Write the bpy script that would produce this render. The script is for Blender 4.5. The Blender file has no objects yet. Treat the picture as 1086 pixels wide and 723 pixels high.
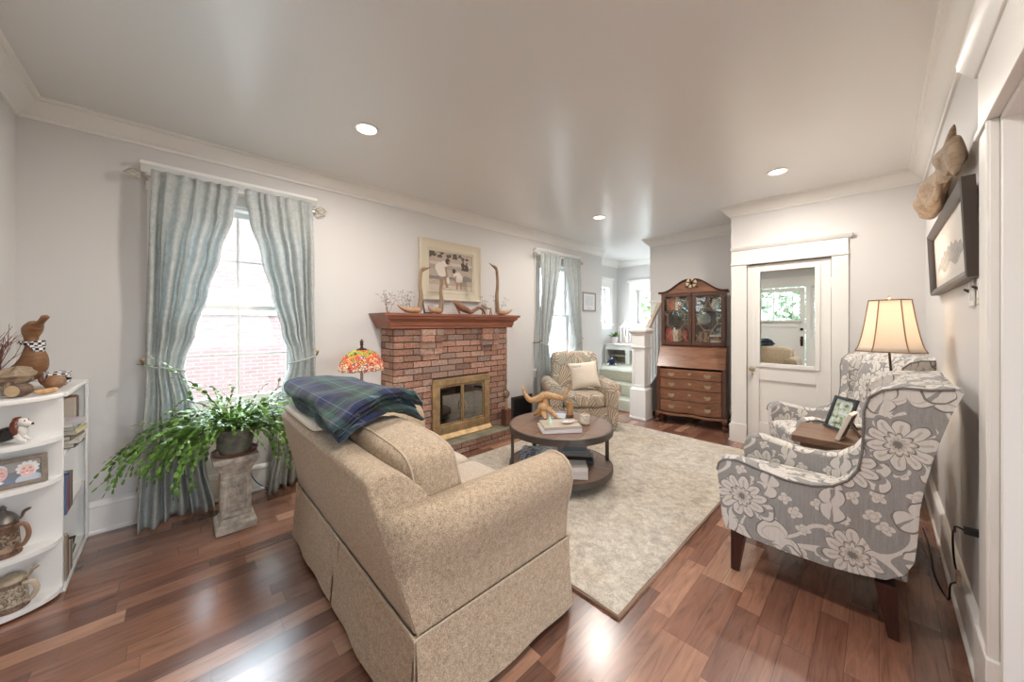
import bpy, bmesh, math, random
from mathutils import Vector, Matrix, Euler
R = math.radians
PI = math.pi
S = bpy.context.scene
COL = S.collection
random.seed(7)

# ---------------------------------------------------------------- camera, world, exposure
cam_d = bpy.data.cameras.new('camera')
cam = bpy.data.objects.new('camera', cam_d)
COL.objects.link(cam)
cam.location = (0, 0, 1.37)
cam.rotation_euler = (R(90), 0, R(46.29))
cam_d.sensor_fit = 'HORIZONTAL'
cam_d.sensor_width = 36.0
cam_d.lens = 36.0 * 372 / 1086
cam_d.shift_y = -18.5 / 1086
cam_d.clip_start = 0.02
S.camera = cam

S.view_settings.view_transform = 'Standard'
S.view_settings.look = 'None'
S.view_settings.gamma = 1.0
S.view_settings.use_curve_mapping = False
S.view_settings.exposure = 0.2
S.cycles.max_bounces = 10
S.cycles.diffuse_bounces = 6
S.cycles.glossy_bounces = 4
S.cycles.transmission_bounces = 6
S.cycles.transparent_max_bounces = 12
S.cycles.sample_clamp_indirect = 6.0
S.cycles.caustics_reflective = False
S.cycles.caustics_refractive = False

W = bpy.data.worlds.new('sky')
S.world = W
W.use_nodes = True
_n = W.node_tree.nodes
_l = W.node_tree.links
_bg = _n['Background']
_tc = _n.new('ShaderNodeTexCoord')
_sx = _n.new('ShaderNodeSeparateXYZ')
_rp = _n.new('ShaderNodeValToRGB')
_l.new(_tc.outputs['Generated'], _sx.inputs[0])
_l.new(_sx.outputs['Z'], _rp.inputs[0])
_l.new(_rp.outputs[0], _bg.inputs['Color'])
_cr = _rp.color_ramp
while len(_cr.elements) < 4:
    _cr.elements.new(0.5)
for _e, (_p, _c) in zip(_cr.elements, ((0.0, (0.10, 0.098, 0.095)), (0.03, (0.30, 0.325, 0.345)), (0.30, (0.42, 0.47, 0.52)), (0.55, (0.80, 0.90, 1.0)))):
    _e.position = _p
    _e.color = (*_c, 1)
_bg.inputs['Strength'].default_value = 26.0

XL, XR, YF, YN, ZC = -3.545, 0.28, 4.71, -0.69, 2.72


def area_light(name, loc, rot, sx, sy, power, color, portal=False, spread=None):
    d = bpy.data.lights.new(name, 'AREA')
    d.shape = 'RECTANGLE'
    d.size, d.size_y = sx, sy
    d.energy = power
    d.color = color
    if spread is not None:
        d.spread = spread
    if portal:
        d.cycles.is_portal = True
    o = bpy.data.objects.new(name, d)
    o.location = loc
    o.rotation_euler = rot
    COL.objects.link(o)
    return o


# daylight through the windows and the side room's added window: light portals in the openings
area_light('window_portal', (-3.70, 0.365, 1.5), (0, R(-90), 0), 1.6, 0.8, 1, (1, 1, 1), True)
area_light('window_portal', (-3.70, 4.36, 1.5), (0, R(-90), 0), 1.6, 0.8, 1, (1, 1, 1), True)
area_light('side_room_portal', (3.30, 1.0, 1.5), (0, R(90), 0), 1.5, 2.1, 1, (1, 1, 1), True)
area_light('front_door_portal', (-1.605, -0.86, 1.78), (R(90), 0, 0), 0.75, 0.7, 1, (1, 1, 1), True)
area_light('bay_portal', (-4.2, 6.38, 1.76), (0, R(-90), 0), 0.8, 0.75, 1, (1, 1, 1), True)
area_light('bay_portal', (-3.2, 7.30, 1.73), (R(-90), 0, 0), 0.85, 0.75, 1, (1, 1, 1), True)


area_light('bay_fill_light', (-4.34, 6.72, 1.76), (0, R(-90), 0), 0.95, 1.5, 60, (0.93, 0.97, 1.0))  # added lamp outside the bay window, brightens the landing and whitens its pane


# ---------------------------------------------------------------- mesh helper
class MB:
    def __init__(s):
        s.v = []; s.f = []; s.m = []; s.mi = 0; s.M = None

    def _add(s, vs, fs):
        b = len(s.v)
        if s.M is not None:
            vs = [s.M @ Vector(p) for p in vs]
        s.v += [tuple(p) for p in vs]
        s.f += [tuple(b + i for i in f) for f in fs]
        s.m += [s.mi] * len(fs)
        return s

    def box(s, x0, x1, y0, y1, z0, z1):
        return s._add([(x0, y0, z0), (x1, y0, z0), (x1, y1, z0), (x0, y1, z0),
                       (x0, y0, z1), (x1, y0, z1), (x1, y1, z1), (x0, y1, z1)],
                      [(0, 3, 2, 1), (4, 5, 6, 7), (0, 1, 5, 4), (1, 2, 6, 5), (2, 3, 7, 6), (3, 0, 4, 7)])

    def cbox(s, c, sx, sy, sz):
        return s.box(c[0]-sx/2, c[0]+sx/2, c[1]-sy/2, c[1]+sy/2, c[2]-sz/2, c[2]+sz/2)

    def frustum(s, c, bx, by, tx, ty, z0, z1, off=(0, 0)):
        x, y = c
        return s._add([(x-bx, y-by, z0), (x+bx, y-by, z0), (x+bx, y+by, z0), (x-bx, y+by, z0),
                       (x+off[0]-tx, y+off[1]-ty, z1), (x+off[0]+tx, y+off[1]-ty, z1),
                       (x+off[0]+tx, y+off[1]+ty, z1), (x+off[0]-tx, y+off[1]+ty, z1)],
                      [(0, 3, 2, 1), (4, 5, 6, 7), (0, 1, 5, 4), (1, 2, 6, 5), (2, 3, 7, 6), (3, 0, 4, 7)])

    def prism(s, poly, axis, a, b):
        n = len(poly)
        def P(p, t):
            if axis == 'x': return (t, p[0], p[1])
            if axis == 'y': return (p[0], t, p[1])
            return (p[0], p[1], t)
        ar = sum(poly[i][0]*poly[(i+1) % n][1]-poly[(i+1) % n][0]*poly[i][1] for i in range(n))
        if (ar < 0) != (axis == 'y'):
            poly = poly[::-1]
        vs = [P(p, a) for p in poly] + [P(p, b) for p in poly]
        fs = [tuple(range(n-1, -1, -1)), tuple(range(n, 2*n))]
        for i in range(n):
            j = (i+1) % n
            fs.append((i, j, n+j, n+i))
        if a > b:
            fs = [f[::-1] for f in fs]
        return s._add(vs, fs)

    def grid(s, fn, nu, nv, cu=False, cv=False):
        vs = [fn(i/(nu if cu else nu-1), j/(nv if cv else nv-1)) for j in range(nv) for i in range(nu)]
        fs = []
        for j in range(nv if cv else nv-1):
            for i in range(nu if cu else nu-1):
                i2, j2 = (i+1) % nu, (j+1) % nv
                fs.append((j*nu+i, j*nu+i2, j2*nu+i2, j2*nu+i))
        return s._add(vs, fs)

    def lathe(s, prof, n=24, c=(0, 0, 0)):
        vs = []; fs = []
        for r, z in prof:
            for i in range(n):
                a = 2*PI*i/n
                vs.append((c[0]+r*math.cos(a), c[1]+r*math.sin(a), c[2]+z))
        for k in range(len(prof)-1):
            for i in range(n):
                j = (i+1) % n
                fs.append((k*n+i, k*n+j, (k+1)*n+j, (k+1)*n+i))
        if prof[0][0] > 1e-5:
            fs.append(tuple(range(n-1, -1, -1)))
        if prof[-1][0] > 1e-5:
            fs.append(tuple(range((len(prof)-1)*n, len(prof)*n)))
        return s._add(vs, fs)

    def ball(s, c, rx, ry=None, rz=None, nu=16, nv=10):
        ry = rx if ry is None else ry
        rz = rx if rz is None else rz
        pr = []
        for k in range(nv+1):
            a = -PI/2 + PI*k/nv
            pr.append((max(math.cos(a), 1e-6), math.sin(a)))
        vs = []; fs = []
        for r, z in pr:
            for i in range(nu):
                a = 2*PI*i/nu
                vs.append((c[0]+rx*r*math.cos(a), c[1]+ry*r*math.sin(a), c[2]+rz*z))
        for k in range(nv):
            for i in range(nu):
                j = (i+1) % nu
                fs.append((k*nu+i, k*nu+j, (k+1)*nu+j, (k+1)*nu+i))
        return s._add(vs, fs)

    def tube(s, pts, rad, n=8, cap=True, flat=1.0):
        pts = [Vector(p) for p in pts]
        m = len(pts)
        if not isinstance(rad, (list, tuple)):
            rad = [rad]*m
        vs = []; fs = []
        up = None
        for k in range(m):
            t = (pts[min(k+1, m-1)]-pts[max(k-1, 0)])
            if t.length < 1e-9:
                t = Vector((0, 0, 1))
            t.normalize()
            if up is None:
                up = Vector((0, 0, 1)) if abs(t.z) < 0.9 else Vector((1, 0, 0))
            a = t.cross(up)
            if a.length < 1e-6:
                a = t.cross(Vector((0.3, 1, 0.2)))
            a.normalize()
            b = a.cross(t).normalized()
            up = b
            for i in range(n):
                w = 2*PI*i/n
                vs.append(pts[k]+a*math.cos(w)*rad[k]+b*math.sin(w)*rad[k]*flat)
        for k in range(m-1):
            for i in range(n):
                j = (i+1) % n
                fs.append((k*n+i, (k+1)*n+i, (k+1)*n+j, k*n+j))
        if cap:
            fs.append(tuple(range(n)))
            fs.append(tuple(range(m*n-1, (m-1)*n-1, -1)))
        return s._add(vs, fs)

    def cyl(s, p0, p1, r0, r1=None, n=16):
        return s.tube([p0, p1], [r0, r0 if r1 is None else r1], n)

    def build(s, name, mats, parent=None, bevel=0, seg=2, sub=0, uv=False, ang=38, loc=None, rot=None):
        me = bpy.data.meshes.new(name)
        me.from_pydata(s.v, [], s.f)
        if not isinstance(mats, (list, tuple)):
            mats = [mats]
        for m in mats:
            me.materials.append(m)
        if len(mats) > 1:
            me.polygons.foreach_set('material_index', s.m)
        me.polygons.foreach_set('use_smooth', [True]*len(me.polygons))
        me.update()
        try:
            me.set_sharp_from_angle(angle=R(ang))
        except Exception:
            pass
        if uv:
            L = me.uv_layers.new(name='uv')
            for p in me.polygons:
                nx, ny, nz = (abs(c) for c in p.normal)
                for li in p.loop_indices:
                    c = me.vertices[me.loops[li].vertex_index].co
                    if nz >= nx and nz >= ny: L.data[li].uv = (c.x, c.y)
                    elif nx >= ny: L.data[li].uv = (c.y, c.z)
                    else: L.data[li].uv = (c.x, c.z)
        o = bpy.data.objects.new(name, me)
        COL.objects.link(o)
        if bevel:
            b = o.modifiers.new('bevel', 'BEVEL')
            b.width = bevel; b.segments = seg; b.limit_method = 'ANGLE'; b.angle_limit = R(35)
        if sub:
            b = o.modifiers.new('sub', 'SUBSURF')
            b.levels = sub; b.render_levels = sub
        if parent is not None:
            o.parent = parent
        if loc is not None: o.location = loc
        if rot is not None: o.rotation_euler = rot
        return o


def tag(o, label=None, cat=None, group=None, kind=None):
    if label: o['label'] = label
    if cat: o['category'] = cat
    if group: o['group'] = group
    if kind: o['kind'] = kind
    return o


def thing(name, label, cat, loc=(0, 0, 0), rz=0.0, group=None):
    o = bpy.data.objects.new(name, None)
    o.empty_display_size = 0.1
    COL.objects.link(o)
    o.location = loc
    o.rotation_euler = (0, 0, rz)
    return tag(o, label, cat, group)


def struct_root(name, loc=(0, 0, 0)):
    o = bpy.data.objects.new(name, None)
    COL.objects.link(o)
    o.location = loc
    o['kind'] = 'structure'
    return o


def struct(name, mb, mat, **k):
    o = mb.build(name, mat, **k)
    o['kind'] = 'structure'
    return o


def kids(o):
    return [c for c in bpy.data.objects if c.parent == o]


def copy_tree(o, label, group=None, parent=None):
    c = o.copy()
    COL.objects.link(c)
    if parent is not None:
        c.parent = parent
    if label: c['label'] = label
    if group: c['group'] = group
    for ch in kids(o):
        copy_tree(ch, None, None, c)
    return c


def spline(pts, n=8):
    """Catmull-Rom through pts, n samples per span."""
    P = [Vector(p) for p in pts]
    out = []
    for i in range(len(P)-1):
        p0 = P[max(i-1, 0)]; p1 = P[i]; p2 = P[i+1]; p3 = P[min(i+2, len(P)-1)]
        for k in range(n):
            t = k/n
            out.append(0.5*((2*p1)+(p2-p0)*t+(2*p0-5*p1+4*p2-p3)*t*t+(3*p1-p0-3*p2+p3)*t**3))
    out.append(P[-1])
    return out


def lerp(a, b, t):
    return a+(b-a)*t


def interp(x, pts):
    """Piecewise smooth interpolation of (x, y) pairs."""
    if x <= pts[0][0]: return pts[0][1]
    for (a, ya), (b, yb) in zip(pts, pts[1:]):
        if x <= b:
            t = (x-a)/(b-a)
            t = t*t*(3-2*t)
            return ya+(yb-ya)*t
    return pts[-1][1]


# ---------------------------------------------------------------- materials
class NT:
    def __init__(s, name):
        s.m = bpy.data.materials.new(name)
        s.m.use_nodes = True
        s.t = s.m.node_tree
        s.p = s.t.nodes['Principled BSDF']
        s.out = s.t.nodes['Material Output']
        s._o = None

    def n(s, typ, **k):
        x = s.t.nodes.new('ShaderNode'+typ)
        for a, b in k.items():
            setattr(x, a, b)
        return x

    def L(s, a, b):
        s.t.links.new(a, b)

    def obj(s):
        if s._o is None:
            s._o = s.n('TexCoord')
        return s._o.outputs['Object']

    def uv(s):
        if s._o is None:
            s._o = s.n('TexCoord')
        return s._o.outputs['UV']

    def set(s, inp, v):
        if hasattr(v, 'is_linked') or hasattr(v, 'links'):
            s.L(v, inp)
        else:
            inp.default_value = v

    def math(s, op, a, b=0.0, c=None, clamp=False):
        x = s.n('Math', operation=op, use_clamp=clamp)
        s.set(x.inputs[0], a); s.set(x.inputs[1], b)
        if c is not None: s.set(x.inputs[2], c)
        return x.outputs[0]

    def noise(s, vec, scale=5, detail=4, rough=0.55, dist=0.0):
        x = s.n('TexNoise')
        s.L(vec, x.inputs['Vector'])
        x.inputs['Scale'].default_value = scale
        x.inputs['Detail'].default_value = detail
        x.inputs['Roughness'].default_value = rough
        x.inputs['Distortion'].default_value = dist
        return x.outputs['Fac']

    def map(s, vec, scale=(1, 1, 1), rot=(0, 0, 0), loc=(0, 0, 0)):
        x = s.n('Mapping')
        s.L(vec, x.inputs['Vector'])
        x.inputs['Scale'].default_value = scale
        x.inputs['Rotation'].default_value = rot
        x.inputs['Location'].default_value = loc
        return x.outputs[0]

    def ramp(s, fac, stops, const=False):
        x = s.n('ValToRGB')
        s.L(fac, x.inputs[0])
        cr = x.color_ramp
        if const: cr.interpolation = 'CONSTANT'
        while len(cr.elements) < len(stops):
            cr.elements.new(0.5)
        for e, (p, c) in zip(cr.elements, stops):
            e.position = p
            e.color = (c[0], c[1], c[2], 1) if hasattr(c, '__len__') else (c, c, c, 1)
        return x.outputs[0]

    def mix(s, fac, a, b, mode='MIX'):
        x = s.n('MixRGB', blend_type=mode)
        s.set(x.inputs[0], fac)
        for i, v in ((1, a), (2, b)):
            if hasattr(v, '__len__') and not hasattr(v, 'links'):
                x.inputs[i].default_value = (v[0], v[1], v[2], 1)
            else:
                s.L(v, x.inputs[i])
        return x.outputs[0]

    def color(s, v):
        if hasattr(v, 'links'):
            s.L(v, s.p.inputs['Base Color'])
        else:
            s.p.inputs['Base Color'].default_value = (v[0], v[1], v[2], 1)
        return s

    def rough(s, v):
        s.set(s.p.inputs['Roughness'], v)
        return s

    def bump(s, h, strength=0.3, dist=0.01):
        b = s.n('Bump')
        b.inputs['Strength'].default_value = strength
        b.inputs['Distance'].default_value = dist
        s.L(h, b.inputs['Height'])
        s.L(b.outputs[0], s.p.inputs['Normal'])
        return s


def simple(name, col, rough=0.5, metal=0.0, var=0.0, vscale=8, bump=0.0, bscale=60, spec=None, emit=None):
    t = NT(name)
    if var:
        f = t.noise(t.obj(), vscale, 4)
        a = tuple(max(0, c*(1-var)) for c in col)
        b = tuple(min(1, c*(1+var)) for c in col)
        t.color(t.ramp(f, [(0.3, a), (0.7, b)]))
    else:
        t.color(col)
    t.rough(rough)
    t.p.inputs['Metallic'].default_value = metal
    if bump:
        t.bump(t.noise(t.obj(), bscale, 3), bump, 0.004)
    if spec is not None:
        t.p.inputs['Specular IOR Level'].default_value = spec
    if emit:
        t.p.inputs['Emission Color'].default_value = (*emit[0], 1)
        t.p.inputs['Emission Strength'].default_value = emit[1]
    return t.m


def wood(name, dark, light, rough=0.4, scale=(30, 3, 30), dist=1.2, bump=0.1, axis=None):
    t = NT(name)
    v = t.map(t.obj(), scale)
    f = t.noise(v, 1.0, 6, 0.6, dist)
    f2 = t.noise(t.map(t.obj(), tuple(c*4 for c in scale)), 1.0, 3)
    f = t.math('ADD', t.math('MULTIPLY', f, 0.75), t.math('MULTIPLY', f2, 0.25))
    mid = tuple((a+b)/2 for a, b in zip(dark, light))
    t.color(t.ramp(f, [(0.3, dark), (0.5, mid), (0.72, light)]))
    t.rough(rough)
    t.bump(f, bump, 0.003)
    return t.m


def fabric(name, dark, light, scale=300, rough=0.9, bump=0.4, sheen=0.2):
    t = NT(name)
    f = t.noise(t.obj(), scale, 3, 0.7)
    f2 = t.noise(t.obj(), scale*0.25, 3)
    g = t.math('ADD', t.math('MULTIPLY', f, 0.75), t.math('MULTIPLY', f2, 0.25))
    t.color(t.ramp(g, [(0.36, dark), (0.62, light)]))
    t.rough(rough)
    t.p.inputs['Sheen Weight'].default_value = sheen
    t.bump(f, bump, 0.004)
    return t.m


def m_floor():
    t = NT('laminate_floor')
    sp = t.n('SeparateXYZ'); t.L(t.obj(), sp.inputs[0])
    x, y = sp.outputs['X'], sp.outputs['Y']
    Wd, Ln = 0.096, 0.50
    xs = t.math('DIVIDE', x, Wd)
    row = t.math('FLOOR', xs)
    wn = t.n('TexWhiteNoise', noise_dimensions='1D'); t.L(row, wn.inputs['W'])
    ys = t.math('DIVIDE', t.math('ADD', y, t.math('MULTIPLY', wn.outputs['Value'], 3.7)), Ln)
    # jitter plank lengths a little
    cell = t.math('FLOOR', ys)
    cb = t.n('CombineXYZ'); t.L(row, cb.inputs[0]); t.L(cell, cb.inputs[1])
    w2 = t.n('TexWhiteNoise', noise_dimensions='2D'); t.L(cb.outputs[0], w2.inputs['Vector'])
    rnd = w2.outputs['Value']
    # grain
    off = t.n('CombineXYZ'); t.L(t.math('MULTIPLY', rnd, 40.0), off.inputs[2])
    t.L(t.math('MULTIPLY', rnd, 9.0), off.inputs[1])
    va = t.n('VectorMath', operation='ADD'); t.L(t.obj(), va.inputs[0]); t.L(off.outputs[0], va.inputs[1])
    g1 = t.noise(t.map(va.outputs[0], (22, 2.6, 1)), 1.0, 6, 0.55, 2.2)
    g2 = t.noise(t.map(va.outputs[0], (140, 4, 1)), 1.0, 4, 0.6)
    g = t.math('ADD', t.math('MULTIPLY', g1, 0.72), t.math('MULTIPLY', g2, 0.28))
    w3 = t.n('TexWhiteNoise', noise_dimensions='2D'); t.L(t.map(cb.outputs[0], (1, 1, 1), (0, 0, 0), (17.3, 5.1, 0)), w3.inputs['Vector'])
    c = t.ramp(rnd, [(0.0, (0.140, 0.060, 0.039)), (0.30, (0.212, 0.093, 0.059)), (0.62, (0.295, 0.136, 0.085)), (0.85, (0.392, 0.198, 0.126)), (1.0, (0.475, 0.262, 0.170))])
    gr = t.ramp(g, [(0.30, 0.45), (0.45, 0.85), (0.56, 1.0), (0.74, 1.30)])
    c = t.mix(1.0, c, gr, 'MULTIPLY')
    c = t.mix(t.math('MULTIPLY', w3.outputs['Value'], 0.15), c, (0.16, 0.105, 0.085))
    fx = t.math('FRACT', xs); fy = t.math('FRACT', ys)
    ex = t.math('MINIMUM', fx, t.math('SUBTRACT', 1.0, fx))
    ey = t.math('MINIMUM', fy, t.math('SUBTRACT', 1.0, fy))
    e = t.math('MINIMUM', t.math('MULTIPLY', ex, Wd), t.math('MULTIPLY', ey, Ln))
    seam = t.math('LESS_THAN', e, 0.0011)
    c = t.mix(t.math('MULTIPLY', seam, 0.55), c, (0.03, 0.012, 0.008))
    t.color(c)
    t.rough(t.math('ADD', 0.19, t.math('MULTIPLY', g1, 0.10)))
    t.p.inputs['Specular IOR Level'].default_value = 0.6
    t.p.inputs['Coat Weight'].default_value = 0.7
    t.p.inputs['Coat Roughness'].default_value = 0.24
    t.bump(t.math('SUBTRACT', t.math('MULTIPLY', g2, 0.4), seam), 0.12, 0.0015)
    return t.m


def m_rug():
    t = NT('rug_pile')
    o = t.obj()
    big = t.noise(o, 1.7, 5, 0.6, 0.4)
    mid = t.noise(o, 5.5, 5, 0.65, 1.2)
    fine = t.noise(o, 160, 3, 0.7)
    scroll = t.n('TexVoronoi', feature='DISTANCE_TO_EDGE'); t.L(t.map(o, (3.2, 3.2, 0.1)), scroll.inputs['Vector'])
    c1 = t.ramp(big, [(0.36, (0.37, 0.285, 0.20)), (0.46, (0.56, 0.495, 0.42)), (0.58, (0.60, 0.575, 0.545))])
    c2 = t.ramp(mid, [(0.36, (0.31, 0.285, 0.26)), (0.60, (0.70, 0.655, 0.595))])
    md2 = t.noise(o, 22, 4, 0.7, 0.6)
    c = t.mix(0.5, c1, c2)
    c = t.mix(0.35, c, t.ramp(md2, [(0.38, (0.29, 0.26, 0.23)), (0.62, (0.80, 0.765, 0.71))]))
    c = t.mix(0.55, c, t.ramp(fine, [(0.3, (0.2, 0.18, 0.15)), (0.7, (0.86, 0.80, 0.70))]), 'OVERLAY')
    t.color(c)
    t.rough(0.95)
    t.bump(t.math('ADD', fine, t.math('MULTIPLY', mid, 0.6)), 0.7, 0.012)
    return t.m


def m_floral(name, base, light, dark, accent, sc=1.0):
    """Heathered ground with large pale outlined flowers, leaves and vines; runs on box-mapped uv in metres."""
    t = NT(name)
    uv = t.uv()
    jit = t.n('TexNoise'); t.L(uv, jit.inputs['Vector']); jit.inputs['Scale'].default_value = 9*sc
    jv = t.n('VectorMath', operation='MULTIPLY_ADD')
    t.L(jit.outputs['Color'], jv.inputs[0]); jv.inputs[1].default_value = (0.05/sc, 0.05/sc, 0); t.L(uv, jv.inputs[2])
    p = jv.outputs[0]

    def flowers(scale, seed, petals, size, amp):
        vo = t.n('TexVoronoi', voronoi_dimensions='2D')
        mp = t.map(p, (1, 1, 1), (0, 0, seed), (seed*3.1, seed*1.7, 0))
        t.L(mp, vo.inputs['Vector']); vo.inputs['Scale'].default_value = scale*sc
        vo.inputs['Randomness'].default_value = 0.62
        d = t.n('VectorMath', operation='SUBTRACT'); t.L(mp, d.inputs[0]); t.L(vo.outputs['Position'], d.inputs[1])
        s2 = t.n('SeparateXYZ'); t.L(d.outputs[0], s2.inputs[0])
        cs = t.n('SeparateColor'); t.L(vo.outputs['Color'], cs.inputs[0])
        ang = t.math('ARCTAN2', s2.outputs['Y'], s2.outputs['X'])
        ang = t.math('ADD', ang, t.math('MULTIPLY', cs.outputs[0], 6.28))
        r = t.math('MULTIPLY', vo.outputs['Distance'], 1.0/size)
        lobes = t.math('ABSOLUTE', t.math('COSINE', t.math('MULTIPLY', ang, petals/2.0)))
        edge = t.math('ADD', 1.0-amp, t.math('MULTIPLY', t.math('POWER', lobes, 0.6), amp))
        q = t.math('DIVIDE', r, edge)
        return q, ang, cs.outputs[2], lobes

    def band(x, a, w):
        return t.math('LESS_THAN', t.math('ABSOLUTE', t.math('SUBTRACT', x, a)), w)

    weave = t.noise(t.map(uv, (40, 420, 1)), 1.0, 3, 0.7)
    weave2 = t.noise(t.map(uv, (420, 40, 1)), 1.0, 3, 0.7)
    slub = t.noise(t.map(uv, (85, 7, 1)), 1.0, 4, 0.65)
    wv = t.math('ADD', t.math('MULTIPLY', weave, 0.30), t.math('ADD', t.math('MULTIPLY', weave2, 0.30), t.math('MULTIPLY', slub, 0.40)))
    wc = t.math('MULTIPLY_ADD', t.math('SUBTRACT', wv, 0.5), 2.2, 0.5, True)
    c = t.mix(wc, tuple(b*0.62 for b in base), tuple(min(1, b*1.42) for b in base))
    lt2 = t.mix(wc, tuple(x*0.80 for x in light), tuple(min(1, x*1.15) for x in light))
    AND = lambda *q: (t.math('MULTIPLY', q[0], AND(*q[1:])) if len(q) > 1 else q[0])
    LT = lambda x, v: t.math('LESS_THAN', x, v)
    GT = lambda x, v: t.math('GREATER_THAN', x, v)
    # vines
    vn = t.noise(uv, 2.6*sc, 1, 0.4, 0.5)
    c = t.mix(band(vn, 0.5, 0.012), c, lt2)
    # small blossoms
    q, a, k, lb = flowers(11.0, 2.3, 4, 0.34, 0.6)
    on = GT(k, 0.35)
    c = t.mix(AND(on, LT(q, 0.95)), c, lt2)
    c = t.mix(AND(on, band(q, 0.45, 0.08)), c, accent)
    # long curling leaves
    q, a, k, lb = flowers(4.4, 9.4, 2, 0.52, 0.80)
    on = GT(k, 0.45)
    c = t.mix(AND(on, LT(q, 0.90)), c, lt2)
    c = t.mix(AND(on, band(q, 0.90, 0.035)), c, dark)
    c = t.mix(AND(on, band(q, 0.62, 0.03)), c, accent)
    # pointed leaves with a mid rib
    q, a, k, lb = flowers(6.2, 5.1, 2, 0.50, 0.90)
    on = GT(k, 0.3)
    c = t.mix(AND(on, LT(q, 0.92)), c, lt2)
    c = t.mix(AND(on, LT(q, 0.92), GT(lb, 0.992)), c, base)
    c = t.mix(AND(on, band(q, 0.92, 0.05)), c, dark)
    # large flowers: outlined petals round a ringed heart
    q, a, k, lb = flowers(3.5, 0.7, 10, 0.40, 0.42)
    on = GT(k, 0.28)
    c = t.mix(AND(on, LT(q, 1.16), GT(q, 1.0)), c, base)
    c = t.mix(AND(on, LT(q, 1.0)), c, lt2)
    c = t.mix(AND(on, band(q, 0.97, 0.03)), c, dark)
    c = t.mix(AND(on, LT(lb, 0.10), LT(q, 1.0)), c, dark)
    c = t.mix(AND(on, GT(lb, 0.965), LT(q, 0.80), GT(q, 0.4)), c, accent)
    c = t.mix(AND(on, LT(q, 0.46)), c, accent)
    c = t.mix(AND(on, band(q, 0.46, 0.028)), c, dark)
    c = t.mix(AND(on, band(q, 0.32, 0.05)), c, lt2)
    c = t.mix(AND(on, LT(q, 0.15)), c, dark)
    t.color(c)
    t.rough(0.85)
    t.p.inputs['Sheen Weight'].default_value = 0.15
    t.bump(wv, 0.35, 0.002)
    return t.m


def m_fern(name):
    """Tan, sage and cream feathered leaf upholstery."""
    t = NT(name)
    nz = t.n('TexNoise'); t.L(t.uv(), nz.inputs['Vector']); nz.inputs['Scale'].default_value = 5.0; nz.inputs['Detail'].default_value = 1.0
    wob = t.n('VectorMath', operation='MULTIPLY_ADD'); t.L(nz.outputs['Color'], wob.inputs[0]); wob.inputs[1].default_value = (0.13, 0.13, 0); t.L(t.uv(), wob.inputs[2])
    uv = wob.outputs[0]
    vo = t.n('TexVoronoi', voronoi_dimensions='2D', feature='F1')
    t.L(t.map(uv, (1, 0.8, 1)), vo.inputs['Vector']); vo.inputs['Scale'].default_value = 6.0
    cs = t.n('SeparateColor'); t.L(vo.outputs['Color'], cs.inputs[0])
    d = t.n('VectorMath', operation='SUBTRACT'); t.L(t.map(uv, (1, 0.8, 1)), d.inputs[0]); t.L(vo.outputs['Position'], d.inputs[1])
    rt = t.n('VectorRotate', rotation_type='Z_AXIS'); t.L(d.outputs[0], rt.inputs['Vector'])
    t.L(t.math('MULTIPLY', cs.outputs[0], 6.28), rt.inputs['Angle'])
    sp = t.n('SeparateXYZ'); t.L(rt.outputs[0], sp.inputs[0])
    ax = t.math('ABSOLUTE', t.math('ADD', sp.outputs['X'], t.math('MULTIPLY', t.math('MULTIPLY', sp.outputs['Y'], sp.outputs['Y']), 5.0)))
    ph = t.math('ADD', t.math('MULTIPLY', ax, 230.0), t.math('MULTIPLY', sp.outputs['Y'], 120.0))
    st = t.math('SINE', ph)
    c = t.ramp(t.math('MULTIPLY_ADD', st, 0.5, 0.5), [(0.25, (0.30, 0.225, 0.165)), (0.5, (0.43, 0.345, 0.26)), (0.75, (0.56, 0.48, 0.385))])
    c2 = t.ramp(t.math('MULTIPLY_ADD', st, 0.5, 0.5), [(0.25, (0.26, 0.245, 0.20)), (0.75, (0.47, 0.445, 0.37))])
    c = t.mix(t.math('GREATER_THAN', cs.outputs[1], 0.55), c, c2)
    c = t.mix(t.math('LESS_THAN', ax, 0.006), c, (0.66, 0.58, 0.46))
    e = t.n('TexVoronoi', voronoi_dimensions='2D', feature='DISTANCE_TO_EDGE')
    t.L(t.map(uv, (1, 0.8, 1)), e.inputs['Vector']); e.inputs['Scale'].default_value = 6.0
    c = t.mix(t.math('LESS_THAN', e.outputs['Distance'], 0.028), c, (0.24, 0.205, 0.165))
    t.color(c)
    t.rough(0.9)
    t.bump(t.noise(uv, 300, 2), 0.3, 0.003)
    return t.m


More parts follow.
